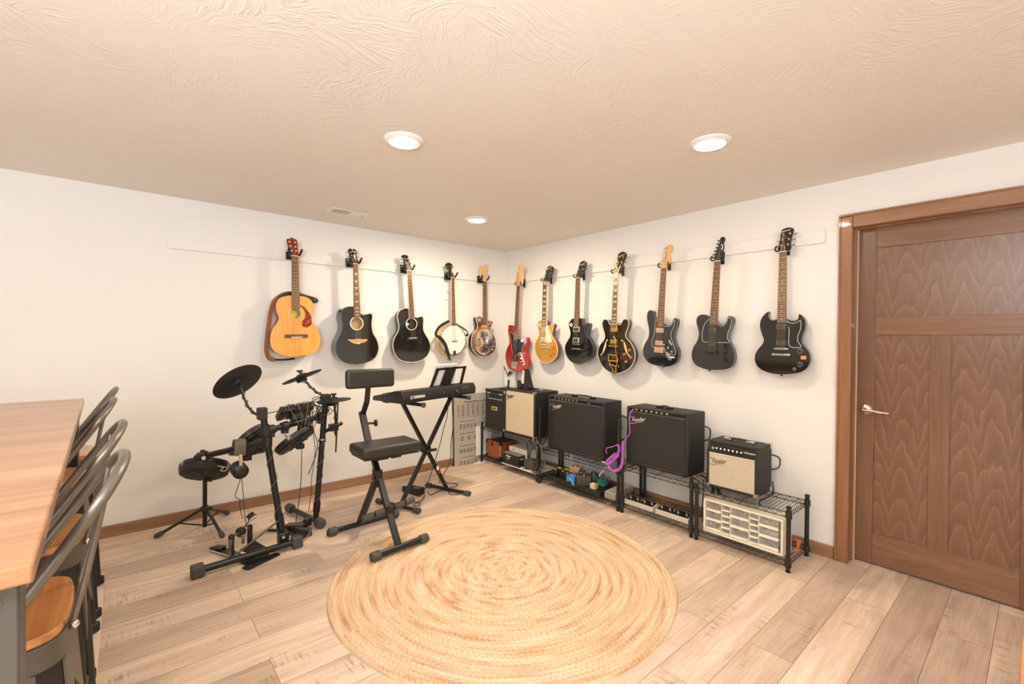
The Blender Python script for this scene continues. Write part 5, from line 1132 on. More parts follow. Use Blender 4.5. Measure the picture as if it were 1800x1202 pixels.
def multi_switch():
    t = thing('multi_effects_unit', 'flat grey floor unit with rows of pale buttons beside the pedalboard', 'effects unit', (-.21, -1.765, .052))
    Rm = Matrix.Rotation(.12, 3, 'Z')
    m_g = mat('light_grey_metal', rgb(168, 158, 146), .45, metal=.3)
    part('housing', MB().box((-.215, -1.762, .082), (.30, .105, .058), Rm), m_g, t, bevel=.006)
    for i in range(9):
        for j in range(3): 
            a = Rm @ V((-.125+.031*i, -.032+.032*j, 0)); part('button', MB().lathe([(.006, 0), (.005, .004), (0, .005)], (-.215+a.x, -1.762+a.y, .111), n=8), m_white, t)
multi_switch()
def amp_switch(label, y0, y1):
    x0, x1, z = -.385, -.31, .074
    t = thing('amp_footswitch', label, 'footswitch', ((x0+x1)/2, (y0+y1)/2, z), group='pair of long amplifier footswitches')
    T = Matrix(((1, 0, 0, 0), (0, 0, 1, 0), (0, 1, 0, 0), (0, 0, 0, 1)))
    part('base', MB().prism([(x0, z), (x0+.004, z+.034), (x1, z+.05), (x1, z)], y1, y0, T=T), m_white if False else mat('pale_grey_paint', rgb(196, 184, 168), .4) if 'pale_grey_paint' not in bpy.data.materials else bpy.data.materials['pale_grey_paint'], t, bevel=.002)
    pl = part('top_plate', MB().prism([(x0+.008, z+.0355), (x0+.008, z+.037), (x1-.002, z+.0515), (x1-.002, z+.0495)], y1+.008, y0-.008, T=T), m_panel, t)
    part('trim_rail', MB().bx(x1-.002, x1+.002, y0, y1, z+.045, z+.054), m_nickel, t)
    for k in range(4):
        yy = y0-.032-(abs(y1-y0)-.064)*k/3
        part('foot_switch', MB().lathe([(.009, 0), (.0075, .004), (.006, .016), (.007, .022), (0, .024)], ((x0+x1)/2+.004, yy, z+.044), (-.18, 0, 1), 12), m_chrome, pl)
    part('status_light', MB().ball(((x0+x1)/2+.01, (y0+y1)/2, z+.046), .005, 8), m_cream, pl)
amp_switch('left one of two long pale footswitches under the purple cable amplifier', -1.935, -2.185)
amp_switch('right one of two long pale footswitches, next to the drawer cabinet rack', -2.205, -2.462)
# ---- small parts cabinet
def drawer_cabinet():
    x0, x1, y0, y1, z0, z1 = -.375, -.235, -2.565, -3.055, .066, .285
    m_iv = mat('ivory_plastic', rgb(244, 234, 212), .4)
    t = thing('drawer_cabinet', 'ivory small parts cabinet with clear drawers on the end rack', 'parts cabinet', ((x0+x1)/2, (y0+y1)/2, z0))
    fr = MB().bx(x0, x1, y0-.014, y1+.014, z0, z0+.013).bx(x0, x1, y0-.014, y1+.014, z1-.014, z1).bx(x0, x1, y0, y0-.014, z0, z1).bx(x0, x1, y1+.014, y1, z0, z1).bx(x1-.006, x1, y0-.014, y1+.014, z0+.013, z1-.014)
    cols = [(.106, 3), (.056, 5), (.118, 3), (.056, 5), (.117, 3)]; yy = y0-.014; cells = []
    for ci, (w_, n_) in enumerate(cols):
        zz0, zz1 = z0+.014, z1-.016; h_ = (zz1-zz0)/n_
        for k in range(n_): cells.append((yy, yy-w_, zz1-h_*(k+1), zz1-h_*k, ci, k, n_))
        yy -= w_
        if ci < 4: fr.bx(x0+.004, x1-.006, yy+.0025, yy-.0025, z0+.01, z1-.01)
    for ci, (w_, n_) in enumerate(cols): pass
    part('cabinet_shell', fr, m_iv, t, bevel=.002)
    part('screw', MB().cyl((x0+.03, y1+.06, z1), (x0+.03, y1+.06, z1+.0015), .004, n=10), m_nickel, t)
    xg = Mx('clear_drawer_plastic'); b = xg.b; b.inputs['Base Color'].default_value = (1, .98, .94, 1); b.inputs['Roughness'].default_value = .12
    b.inputs['Alpha'].default_value = .12; xg = xg.m
    rnd = random.Random(11)
    pal = [rgb(190, 84, 56), rgb(120, 100, 66), rgb(150, 120, 60), rgb(200, 170, 140), rgb(110, 84, 70), rgb(90, 100, 130), rgb(210, 190, 170), rgb(160, 70, 60), rgb(84, 74, 64), rgb(196, 180, 120)]
    cm = [mat('drawer_contents_%d' % i, c, .5) for i, c in enumerate(pal)]
    for (ya, yb, za, zb, ci, k, n_) in cells:
        d = part('drawer', MB().bx(x0+.006, x0+.010, ya-.004, yb+.004, za+.004, zb-.003).bx(x0+.01, x1-.012, ya-.004, yb+.004, za+.003, za+.0045).bx(x0+.01, x1-.012, ya-.004, ya-.0055, za+.004, zb-.016).bx(x0+.01, x1-.012, yb+.004, yb+.0055, za+.004, zb-.016), xg, t)
        part('drawer_lip', MB().bx(x0+.001, x0+.010, ya-.004, yb+.004, za+.003, za+.003+(zb-za)*(.26 if n_ == 3 else .3)), m_iv, d, bevel=.001)
        # loose odds and ends inside
        w_ = ya-yb; mb = MB(); nn = 3 if n_ == 5 else 6; ms = [rnd.choice(cm) for _ in range(3)]
        if ci == 0 and k == 2 or ci == 4 and k == 2: nn = 2
        lo = za+(zb-za)*.3
        for q in range(nn):
            c = (x0+.03+rnd.random()*.03, yb+.016+rnd.random()*(w_-.032), lo+rnd.random()*(zb-za)*.34); L_ = rnd.uniform(.008, min(.036, w_*.3)); aa = rnd.uniform(-.6, .6)
            if rnd.random() < .5: mb.cyl((c[0], c[1]-L_*cos(aa)*.8, c[2]-L_*sin(aa)*.3), (c[0], c[1]+L_*cos(aa)*.8, c[2]+L_*sin(aa)*.3), rnd.uniform(.002, .005), n=8, mi=rnd.randrange(3))
            else: mb.box(c, (.012, L_, rnd.uniform(.006, .014)), Matrix.Rotation(aa, 3, 'X'), rnd.randrange(3))
        if nn: 
            o = part('drawer_contents', mb, ms, d); o['kind'] = 'stuff'
    # the yellow and black screwdriver handle and blue tool that show clearly
    ya, yb, za, zb = [c[:4] for c in cells if c[4] == 0 and c[5] == 2][0]
    p0 = V((x0+.02, ya-.058, zb-.014)); p1 = V((x0+.02, ya-.095, za+.028))
    sd = thing('screwdriver', 'yellow and black screwdriver handle inside the lowest left clear drawer', 'screwdriver', tuple(p1))
    part('grip', MB().tube([p0.lerp(p1, .15), p0.lerp(p1, .4), p0.lerp(p1, .85)], [.006, .0095, .010], 12), m_black_plastic, sd)
    part('end_cap', MB().tube([p0.lerp(p1, .85), p0.lerp(p1, .95), p1], [.0102, .0105, .008], 12), m_yellow, sd)
    part('collar', MB().tube([p0, p0.lerp(p1, .15)], [.004, .006], 10), m_yellow, sd)
    ya, yb, za, zb = [c[:4] for c in cells if c[4] == 4 and c[5] == 2][0]
    bt = part('blue_tool', MB().tube([(x0+.02, ya-.06, zb-.012), (x0+.02, ya-.085, za+.032), (x0+.02, ya-.10, za+.022)], [.006, .010, .007], 10), mat('blue_plastic', rgb(70, 92, 150), .4))
    tag(bt, 'blue handled tool inside the lowest right clear drawer', 'tool')
drawer_cabinet()
m_orange = mat('orange_cord', rgb(206, 120, 70), .5)
mb = MB(); rnd = random.Random(8)
for j in range(5):
    pts = [(-.20+.012*j, -3.062-.004*j, .13-.008*j), (-.19+.01*j, -3.07-.003*j, .115), (-.20+.01*j, -3.075, .08+.01*(j % 2)), (-.215+.008*j, -3.07-.002*j, .069), (-.235, -3.066-.004*j, .068)]
    mb.tube(crom(pts, 4, False), .003, 6)
tag(part('orange_cord', mb, m_orange), 'bundled orange cord behind the ivory parts cabinet', 'cable')

# ================================================================== poster board, papers by the corner
def poster():
    m_board = mat('silver_grey_board', rgb(206, 196, 182), .35, metal=.25)
    # leans on the left wall: bottom edge out on the floor, top against the wall
    o = V((-.715, -.042, .002)); ux = V((1, 0, 0)); uy = V((0, .024, .76)).normalized(); T = frame(o, ux, uy)
    W_, H_ = .62, .745
    t = thing('poster_board', 'large silver guitar chart board leaning on the left wall by the corner', 'poster', tuple(o), group=None)
    def bxp(mb, x0, x1, y0, y1, z0=.0, z1=.0012, mi=0):
        mb.add([T @ V(v) for v in ((x0, y0, z0), (x1, y0, z0), (x1, y1, z0), (x0, y1, z0), (x0, y0, z1), (x1, y0, z1), (x1, y1, z1), (x0, y1, z1))], [(0, 1, 2, 3), (4, 5, 6, 7), (0, 1, 5, 4), (1, 2, 6, 5), (2, 3, 7, 6), (3, 0, 4, 7)], mi)
    mb = MB(); bxp(mb, 0, W_, 0, H_, -.012, 0); part('board', mb, m_board, t)
    mb = MB(); bxp(mb, -.006, 0, 0, H_, -.014, .0005); part('board_edge', mb, m_black_satin, t, label='dark edge strip')
    text('printed_title', 'Natural Notes on the Guitar', .033, m_ink, t, T @ Matrix.Translation((.325, H_-.085, .0008)), 0)
    g = MB(); gx0, gx1, gy0, gy1 = .06, .58, H_-.245, H_-.12
    for k in range(6): bxp(g, gx0, gx1, gy0+(gy1-gy0)*k/5-.0008, gy0+(gy1-gy0)*k/5+.0008)
    for k in range(9): bxp(g, gx0+(gx1-gx0)*k/8-.0008, gx0+(gx1-gx0)*k/8+.0008, gy0, gy1)
    part('printed_grid', g, m_ink, t)
    rnd = random.Random(4); n_ = 0
    for k in range(9):
        col = ''.join(rnd.choice('ABCDEFG ')+'\n' for _ in range(6))
        tt = text('printed_notes', col, .021, m_ink, t, T @ Matrix.Translation((gx0-.012+(gx1-gx0)*k/8, (gy0+gy1)/2, .0008)))
    rows = [(.07, H_-.29), (.07, H_-.42), (.07, H_-.55), (.07, H_-.675), (.36, H_-.28)]
    for r_, (rx, ry) in enumerate(rows):
        ln = MB(); bxp(ln, rx, rx+.19, ry-.001, ry+.003); part('section_rule', ln, m_ink, t)
        for k in range(5 if r_ != 1 else 3):
            cx = rx+(.0 if r_ != 1 else .02)+(.047 if r_ != 1 else .085)*k; dg = MB()
            for q in range(4): bxp(dg, cx+.009*q, cx+.009*q+.0009, ry-.075, ry-.03)
            for q in range(4): bxp(dg, cx, cx+.028, ry-.075+.015*q, ry-.0742+.015*q)
            for q in range(3): a = (cx+.009*rnd.randrange(4), ry-.068+.015*rnd.randrange(3)); bxp(dg, a[0]-.003, a[0]+.004, a[1]-.004, a[1]+.004)
            part('chord_diagram', dg, m_ink, t)
poster()
def papers():
    t = thing('music_chart', 'white printed sheet standing behind the corner rack leg', 'sheet', (-.32, -.054, .0))
    o = V((-.445, -.054, .012)); T = frame(o, (1, -.0, 0), (0, .010, .40))
    def q(mb, x0, x1, y0, y1, z0, z1):
        mb.add([T @ V(v) for v in ((x0, y0, z0), (x1, y0, z0), (x1, y1, z0), (x0, y1, z0), (x0, y0, z1), (x1, y0, z1), (x1, y1, z1), (x0, y1, z1))], [(0, 1, 2, 3), (4, 5, 6, 7), (0, 1, 5, 4), (1, 2, 6, 5), (2, 3, 7, 6), (3, 0, 4, 7)]); return mb
    part('sheet', q(MB(), 0, .21, .06, .375, 0, .002), m_paper, t)
    mb = MB()
    for k in range(14): q(mb, .075, .19, .10+.018*k, .104+.018*k, .002, .0026)
    part('printed_lines', mb, mat('grey_ink', rgb(150, 140, 140), .8), t)
    t = thing('crumpled_paper', 'crumpled white paper scraps on the floor under the corner rack', 'paper', (-.44, -.12, 0))
    rnd = random.Random(9)
    for k in range(7):
        c = V((-.50+.020*k, -.11-.014*(k % 3), .010+.004*(k % 2)))
        part('scrap', MB().box(c, (rnd.uniform(.012, .026), rnd.uniform(.008, .018), .016+.004*(k % 2)), Matrix.Rotation(rnd.uniform(-.7, .7), 3, 'Z')), m_paper, t, bevel=.004)
    # strap and paper hanging under the bass guitar, in the corner
    t = thing('wall_pouch', 'white paper bag hung in the corner behind the red bass guitar', 'bag', (-.03, -.13, .9))
    part('bag_sheet', MB().bx(-.030, -.022, -.02, -.215, .80, 1.005), m_paper, t, bevel=.002)
    part('bag_fold', MB().add([(-.036, -.10, .80), (-.036, -.19, .80), (-.034, -.185, .94), (-.034, -.12, .95), (-.031, -.10, .80), (-.031, -.19, .80), (-.031, -.185, .94), (-.031, -.12, .95)], [(0, 1, 2, 3), (4, 5, 6, 7), (0, 1, 5, 4), (1, 2, 6, 5), (2, 3, 7, 6), (3, 0, 4, 7)]), m_white, t)
    part('hanging_loop', MB().tube(crom([(-.032, -.03, .99), (-.05, -.04, 1.03), (-.055, -.07, 1.0), (-.05, -.09, .96), (-.045, -.10, .93)], 5, False), .006, 8), m_leather, t, label='tan and white cord loop')
    part('black_tab', MB().strap(crom([(-.04, -.095, .925), (-.05, -.12, .945), (-.055, -.15, .965), (-.05, -.165, .95)], 4, False), (-1, 0, .3), .03, .004), m_black_satin, t)
    t = thing('tuner_clip', 'slim black clip standing on the back of the small black amplifier', 'clip', (-.20, -.275, .806))
    part('clip_body', MB().box((-.20, -.30, .865), (.014, .022, .075), Matrix.Rotation(.12, 3, 'X')), m_black_satin, t, bevel=.004)
    part('clip_foot', MB().box((-.20, -.296, .8165), (.022, .03, .019)), m_black_plastic, t, bevel=.003)
papers()

# ================================================================== electronic drum kit
m_pad = mat('black_drum_rubber', rgb(38, 35, 32), .6, var=.1, scale=100)
m_pad_under = mat('black_pad_shell', rgb(32, 29, 27), .45)
def disc_part(name, c, nrm, r, prof, m, t, n=40, **k):
    return part(name, MB().lathe([(r*a, b) for a, b in prof], c, nrm, n), m, t, **k)
def tom(t, c, nrm, r, label=None):
    """rubber pad seen from below: shell with spokes"""
    c = V(c); nn = V(nrm).normalized()
    p = part('drum_pad', MB().lathe([(r*.80, -.036), (r*.97, -.026), (r, -.010), (r, .004), (r*.95, .010), (r*.4, .012), (0, .012)], c, nn, 40), m_pad_under, t, label=label)
    a = nn.orthogonal().normalized(); b = nn.cross(a); mb = MB()
    for k in range(3):
        d = a*cos(pi*k/3)+b*sin(pi*k/3); mb.beam(c+d*r*.86-nn*.038, c-d*r*.86-nn*.038, .016, .012, tuple(nn))
    mb.cyl(c-nn*.055, c-nn*.036, .035, n=16)
    part('shell_ribs', mb, m_rubber, p)
    part('rim_ring', MB().lathe([(r*.86, -.041), (r*.93, -.040), (r*.95, -.034), (r*.88, -.035)], c, nn, 40, ring=True), m_black_metal, p)
    part('clamp_block', MB().box(c-nn*.068, (.05, .045, .034)), m_black_plastic, p, bevel=.004)
    return p
def cymbal(t, c, nrm, r, base, mid, thick=.010):
    c = V(c); nn = V(nrm).normalized()
    p = part('cymbal_pad', MB().lathe([(r*.2, -.010), (r*.95, -thick*.6), (r, -.001), (r*.98, .003), (r*.3, .012), (r*.2, .022), (0, .024)], c, nn, 48), m_pad, t)
    part('wing_nut', MB().cyl(c+nn*.02, c+nn*.042, .011, n=12).box(c+nn*.045, (.04, .010, .012)), m_black_plastic, p)
    a = nn.orthogonal().normalized()
    part('sensor_box', MB().box(c-nn*.022-a*.02, (.06, .05, .026), Matrix((a, nn.cross(a), nn)).transposed()), m_black_plastic, p, bevel=.004)
    part('cymbal_arm', MB().tube(crom([base, mid, c-nn*.01], 6, False), .0075, 10), m_black_metal, t)
    # lead twisted round the arm
    ctl = crom([base, mid, c-nn*.03], 8, False)
    part('signal_lead', MB().tube(coil_path([tuple(q) for q in ctl[::4]], .055, .012, 8), .0028, 5), m_cable, t)
    return p
def drum_kit():
    nb, nt = V((-2.576, -.873, .05)), V((-2.688, -.850, .86)); fb, ft = V((-2.31, -.677, .05)), V((-2.252, -.699, .915))
    t = thing('drum_rack', 'black electronic drum kit on tubular rack with tilted pads and cymbals', 'drum kit', (-2.45, -.80, 0))
    up_ = lambda a, b, z: a.lerp(b, (z-a.z)/(b.z-a.z))
    R0 = .0195
    part('rack_post', MB().cyl(nb, nt, R0, n=18).cyl(up_(nb, nt, .12), up_(nb, nt, .20), R0*1.28, n=18).cyl(up_(nb, nt, .20), up_(nb, nt, .205), R0*1.4, n=18), m_black_metal, t)
    part('rack_post', MB().cyl(fb, ft, R0, n=18).cyl(up_(fb, ft, .10), up_(fb, ft, .17), R0*1.25, n=18).cyl(up_(fb, ft, .60), up_(fb, ft, .612), R0*1.35, n=18), m_black_metal, t)
    part('rack_collar', MB().cyl(up_(fb, ft, .612), up_(fb, ft, .622), R0*1.4, n=18), m_nickel, t)
    f0, f1 = V((-3.035, -1.0, .033)), V((-2.555, -.90, .060))
    # near foot tube, on the floor
    a0, a1 = V((-3.03, -.985, .036)), V((-2.50, -1.02, .036)); a1 = V((-2.525, -.955, .040))
    part('rack_foot', MB().cyl(a0, a1, .020, n=16), m_black_metal, t)
    for q, d in ((a0, (a0-a1).normalized()), (a1, (a1-a0).normalized())):
        part('foot_cap', MB().beam(q-d*.02, q+d*.045, .058, .072, (0, 0, 1)), m_rubber, t, bevel=.010, label='grey rubber end cap')
    b0, b1 = V((-2.385, -.31, .036)), V((-2.30, -.735, .036))
    part('rack_foot', MB().cyl(b0, b1, .019, n=16), m_black_metal, t)
    for q, d in ((b0, (b0-b1).normalized()), (b1, (b1-b0).normalized())):
        part('foot_cap', MB().tube([q-d*.03, q+d*.03], .034, 8), m_rubber, t, bevel=.006, label='grey rubber end cap')
    part('foot_joint', MB().box(nb+V((.0, -.01, .01)), (.06, .07, .08)), m_black_plastic, t, bevel=.008)
    for q in (V((-2.585, -.915, .085)), V((-2.55, -.925, .025))): part('clamp_bolt', MB().cyl(q, q+V((-.005, -.035, 0)), .009, n=10), m_chrome, t)
    part('cap_block', MB().box(nt+V((-.005, 0, .005)), (.055, .055, .075)), m_black_plastic, t, bevel=.006)
    part('cap_block', MB().box(ft+V((0, 0, -.01)), (.06, .06, .07)), m_black_plastic, t, bevel=.006)
    # side arm to the left and cross bar to the right
    j = up_(nb, nt, .685); e = V((-3.012, -.58, .580))
    part('rack_arm', MB().cyl(j, e, .019, n=16), m_black_metal, t)
    part('arm_clamp', MB().cyl(j+V((0, 0, -.035)), j+V((0, 0, .035)), .029, n=16).cyl(j, j.lerp(e, .12), .027, n=16), m_black_metal, t)
    d = (e-j).normalized(); cl = j.lerp(e, .9)
    part('arm_clamp', MB().tube([cl-d*.028, cl+d*.028], .031, 14).cyl(cl+V((0, 0, .02)), cl+V((0, 0, .042)), .014, n=10).box(cl+V((0, 0, -.035)), (.045, .045, .03)), m_black_plastic, t, bevel=.003)
    part('clamp_bolt', MB().cyl(cl+V((.0, -.028, 0)), cl+V((0, -.05, 0)), .012, n=10), m_nickel, t)
    k0, k1 = up_(nb, nt, .752), up_(fb, ft, .785)
    part('cross_bar', MB().cyl(k0, k1, .019, n=16), m_black_metal, t)
    for q in (.08, .3, .62, .92):
        c = k0.lerp(k1, q); dd = (k1-k0).normalized(); part('bar_clamp', MB().tube([c-dd*.022, c+dd*.022], .030, 14).box(c+V((0, 0, -.032)), (.04, .04, .03)), m_black_plastic, t, bevel=.003)
    part('rack_collar', MB().cyl(up_(nb, nt, .725), up_(nb, nt, .79), .028, n=16), m_black_plastic, t)
    # far side arm
    q0 = up_(fb, ft, .665); q1 = V((-2.115, -.64, .705))
    part('rack_arm', MB().cyl(q0, q1, .014, n=14), m_black_metal, t)
    part('arm_clamp', MB().box(q0.lerp(q1, .55), (.06, .055, .05)), m_black_plastic, t, bevel=.004)
    part('support_rod', MB().cyl((-2.165, -.66, .50), (-2.15, -.66, .89), .0055, n=10), m_black_metal, t)
    # pads
    tom(t, (-2.70, -.60, .675), (-.42, .55, .62), .125)
    tom(t, (-2.47, -.72, .655), (-.42, .42, .72), .140)
    tom(t, (-2.72, -.56, .60), (.05, .12, 1), .115)
    for a_, b_ in ((k0.lerp(k1, .2), (-2.62, -.66, .655)), (k0.lerp(k1, .55), (-2.46, -.735, .60)), (j.lerp(e, .25), (-2.72, -.60, .575))): part('pad_rod', MB().cyl(a_, b_, .009, n=10), m_black_metal, t)
    # cymbals
    cymbal(t, (-2.80, -.70, 1.06), (-.33, .60, .62), .152, up_(nb, nt, .83), (-2.755, -.79, .90))
    cymbal(t, (-2.39, -.62, 1.065), (-.30, .25, .92), .138, tuple(ft), (-2.32, -.655, .97))
    cymbal(t, (-2.180, -.66, .885), (-.06, .03, 1), .120, (-2.165, -.66, .62), (-2.17, -.66, .78), .006)
    # sound module with its snake of leads
    mc = V((-2.46, -.70, .835)); ax = V((.98, .05, .06)).normalized(); nn = V((-.10, .52, .82)).normalized(); ay = nn.cross(ax); Rm = Matrix((ax, nn.cross(ax).normalized(), nn)).transposed()
    sm = part('sound_module', MB().box(mc, (.215, .15, .045), Rm), m_black_plastic, t, bevel=.008)
    part('module_mount', MB().box(mc-nn*.045, (.07, .07, .05), Rm).cyl(mc-nn*.05, k0.lerp(k1, .55), .012, n=10), m_black_plastic, sm)
    rnd = random.Random(21)
    for k in range(9):
        s_ = mc+ax*(-.085+.021*k)-ay*.075+nn*.0 if False else mc+ax*(-.085+.021*k)+Rm @ V((0, -.078, .004))
        pl = part('jack_plug', MB().cyl(s_, s_+Rm @ V((0, -.03, 0)), .005, n=8), m_nickel if k % 3 == 0 else m_black_plastic, sm)
        p1 = s_+V((.01, -.06, .015)); p2 = V((mc.x+.03+.06*rnd.random(), mc.y-.10, mc.z-.06-.08*rnd.random())); p3 = V((-2.34+.08*rnd.random(), -.71, .80+.08*rnd.random())); p4 = V((-2.29+.03*rnd.random(), -.70, .74))
        part('signal_lead', MB().tube(crom([s_+Rm @ V((0, -.03, 0)), p1, p2, p3, p4], 6, False), .0026, 5), m_cable if k % 3 else m_grey_cable, t)
    for k in range(10):
        c = V((-2.265+rnd.uniform(-.03, .03), -.70+rnd.uniform(-.03, .03), .865+rnd.uniform(-.045, .03))); rr = rnd.uniform(.03, .06); a = V((rnd.uniform(-1, 1), rnd.uniform(-1, 1), rnd.uniform(-.3, .3))).normalized(); b = a.cross(V((.2, -.5, .8))).normalized()
        part('lead_loop', MB().tube([c+(a*cos(2*pi*q/16)+b*sin(2*pi*q/16))*rr for q in range(16)], .0027, 5, True), m_cable, t)
    # leads wound on posts and hanging
    part('signal_lead', MB().tube(coil_path([tuple(up_(nb, nt, z_)) for z_ in (.14, .3, .5, .62)], .16, .024, 14), .0022, 5), m_grey_cable, t)
    part('signal_lead', MB().tube(coil_path([tuple(up_(fb, ft, z_)) for z_ in (.10, .3, .5, .68)], .13, .023, 14), .0022, 5), m_grey_cable, t)
    part('signal_lead', MB().tube(crom([up_(nb, nt, .86), (-2.62, -.82, .862), (-2.56, -.79, .87), (-2.53, -.76, .885)], 6, False), .003, 6), m_cable, t)
    part('hanging_lead', MB().tube(crom([(-2.44, -.80, .86), (-2.452, -.83, .75), (-2.448, -.82, .6), (-2.444, -.80, .42), (-2.438, -.74, .25), (-2.446, -.71, .12), (-2.45, -.70, .07)], 6, False), .0026, 6), m_cable, t)
    part('hanging_lead', MB().tube(crom([(-2.36, -.78, .70), (-2.34, -.80, .62), (-2.352, -.80, .53), (-2.375, -.80, .47), (-2.398, -.80, .415)], 6, False), .003, 6), m_cable, t)
    part('hanging_lead', MB().tube(crom([(-2.37, -.79, .72), (-2.352, -.79, .58), (-2.360, -.79, .47), (-2.372, -.79, .40), (-2.370, -.76, .25), (-2.372, -.72, .13)], 6, False), .0022, 6), m_cable, t)
    part('hanging_lead', MB().tube(crom([(-2.77, -.66, .56), (-2.775, -.66, .47), (-2.77, -.68, .38), (-2.765, -.70, .27), (-2.758, -.72, .15), (-2.735, -.745, .06)], 6, False), .0022, 6), m_cable, t)
    part('clamp_lever', MB().cyl((-2.545, -.80, .70), (-2.53, -.83, .685), .006, n=8).box((-2.525, -.84, .685), (.035, .008, .022)), m_nickel, t)
    part('module_cue_rod', MB().tube(crom([(-2.57, -.77, .775), (-2.545, -.775, .80), (-2.535, -.78, .81)], 4, False), .004, 8).tube([(-2.50, -.79, .772), (-2.41, -.775, .783)], .004, 8), m_nickel, t)
    # brace from the pedal to the post
    part('brace_rod', MB().cyl((-2.885, -.968, .042), up_(nb, nt, .175)+V((-.01, -.015, 0)), .006, n=10), m_grey_metal, t)
drum_kit()
# headphones hung over the rack arm
def headphones():
    t = thing('headphones', 'black headphones with grey headband hanging from the drum rack arm', 'headphones', (-2.775, -.72, .66))
    m_hb = mat('worn_grey_headband', rgb(92, 84, 68), .5)
    part('headband', MB().strap(crom([(-2.805, -.790, .605), (-2.802, -.792, .65), (-2.800, -.785, .685), (-2.800, -.755, .700), (-2.800, -.72, .69), (-2.802, -.70, .65), (-2.805, -.695, .60)], 5, False), [(0, -1, .1)]*8+[(0, -.6, .8)]*6+[(0, 0, 1)]*5+[(0, .6, .8)]*6+[(0, 1, .1)]*6, .062, .005), m_hb, t)
    part('yoke', MB().box((-2.800, -.797, .575), (.020, .010, .075)), m_nickel, t, bevel=.003, label='pale adjuster strip')
    for y_, s_ in ((-.79, -1), (-.70, 1)):
        part('ear_cup', MB().lathe([(.020, -.020), (.042, -.020), (.046, -.008), (.046, .006), (.036, .016), (.018, .020), (0, .020)], (-2.800, y_, .505), (0, s_, .0), 28), m_black_satin, t)
        part('ear_cushion', MB().lathe([(.020, -.034), (.040, -.034), (.046, -.026), (.044, -.018), (.020, -.018)], (-2.800, y_, .505), (0, s_, 0), 28, ring=True), m_vinyl, t)
    part('lead', MB().tube(crom([(-2.80, -.79, .458), (-2.806, -.79, .44), (-2.82, -.78, .38), (-2.825, -.77, .345), (-2.80, -.765, .32), (-2.80, -.77, .28), (-2.785, -.77, .2)], 6, False), .0022, 6), m_cable, t)
headphones()
# snare pad on a folding tripod
def snare():
    b = V((-2.937, -.360, 0))
    t = thing('snare_stand', 'round black snare pad on a folding tripod by the left wall', 'drum pad', tuple(b))
    part('center_tube', MB().cyl(b+V((0, 0, .055)), b+V((0, 0, .40)), .0135, n=14), m_black_metal, t)
    part('collar', MB().cyl(b+V((0, 0, .165)), b+V((0, 0, .195)), .024, n=14).box(b+V((.012, -.02, .18)), (.05, .03, .024)), m_black_plastic, t, bevel=.003)
    part('height_knob', MB().cyl(b+V((.012, -.012, .375)), b+V((.034, -.034, .375)), .012, n=12), m_black_plastic, t)
    for f in (V((-3.19, -.225, .014)), V((-2.855, -.500, .014)), V((-2.758, -.060, .014))):
        d = (f-b); h = V((d.x, d.y, 0)).normalized(); top = b+h*.022+V((0, 0, .175)); kn = f.lerp(top, .48)
        l = part('tripod_leg', MB().cyl(top, f.lerp(top, .10), .0098, n=12), m_black_metal, t)
        part('rubber_tip', MB().tube([f.lerp(top, .16), f.lerp(top, .12), f+V((0, 0, .003)), f-h*(-.012)], [.011, .016, .0165, .010], 12), m_rubber, l)
        part('brace', MB().cyl(kn, b+h*.012+V((0, 0, .066)), .0055, n=8), m_black_metal, l)
        part('rivet', MB().ball(kn+V((0, 0, .006))+h.cross(V((0, 0, 1)))*0, .005, 8).ball(b+h*.016+V((0, 0, .068)), .006, 8), m_chrome, l)
    c = b+V((.003, .012, .452)); nn = V((.22, .47, .85)).normalized()
    p = part('snare_pad', MB().lathe([(.125, -.052), (.140, -.042), (.148, -.012), (.146, .022), (.138, .032), (.05, .034), (0, .034)], c, nn, 44), m_pad, t)
    mb = MB(); a = nn.orthogonal().normalized(); bb = nn.cross(a)
    for k in range(4):
        d = a*cos(pi*k/4)+bb*sin(pi*k/4); mb.beam(c+d*.122-nn*.050, c-d*.122-nn*.050, .016, .010, tuple(nn))
    part('shell_ribs', mb, m_rubber, p)
    part('pad_rim', MB().lathe([(.148, -.004), (.152, .006), (.150, .014), (.146, .010)], c, nn, 44, ring=True), m_black_metal, p)
    for k in range(3): q = c+(a*cos(2.1*k+.6)+bb*sin(2.1*k+.6))*.145; part('rim_lug', MB().box(q, (.012, .012, .035)), m_nickel, p, bevel=.002)
    part('trigger_wires', MB().tube(crom([c+V((.06, -.125, .03)), c+V((.085, -.13, .015)), c+V((.07, -.135, .0)), c+V((.10, -.12, -.01)), c+V((.115, -.11, .005))], 5, False), .003, 5).tube(crom([c+V((.05, -.13, .035)), c+V((.08, -.135, .025)), c+V((.11, -.12, .01))], 5, False), .0025, 5), m_cream, p, label='loose cream and red trigger wires')
snare()
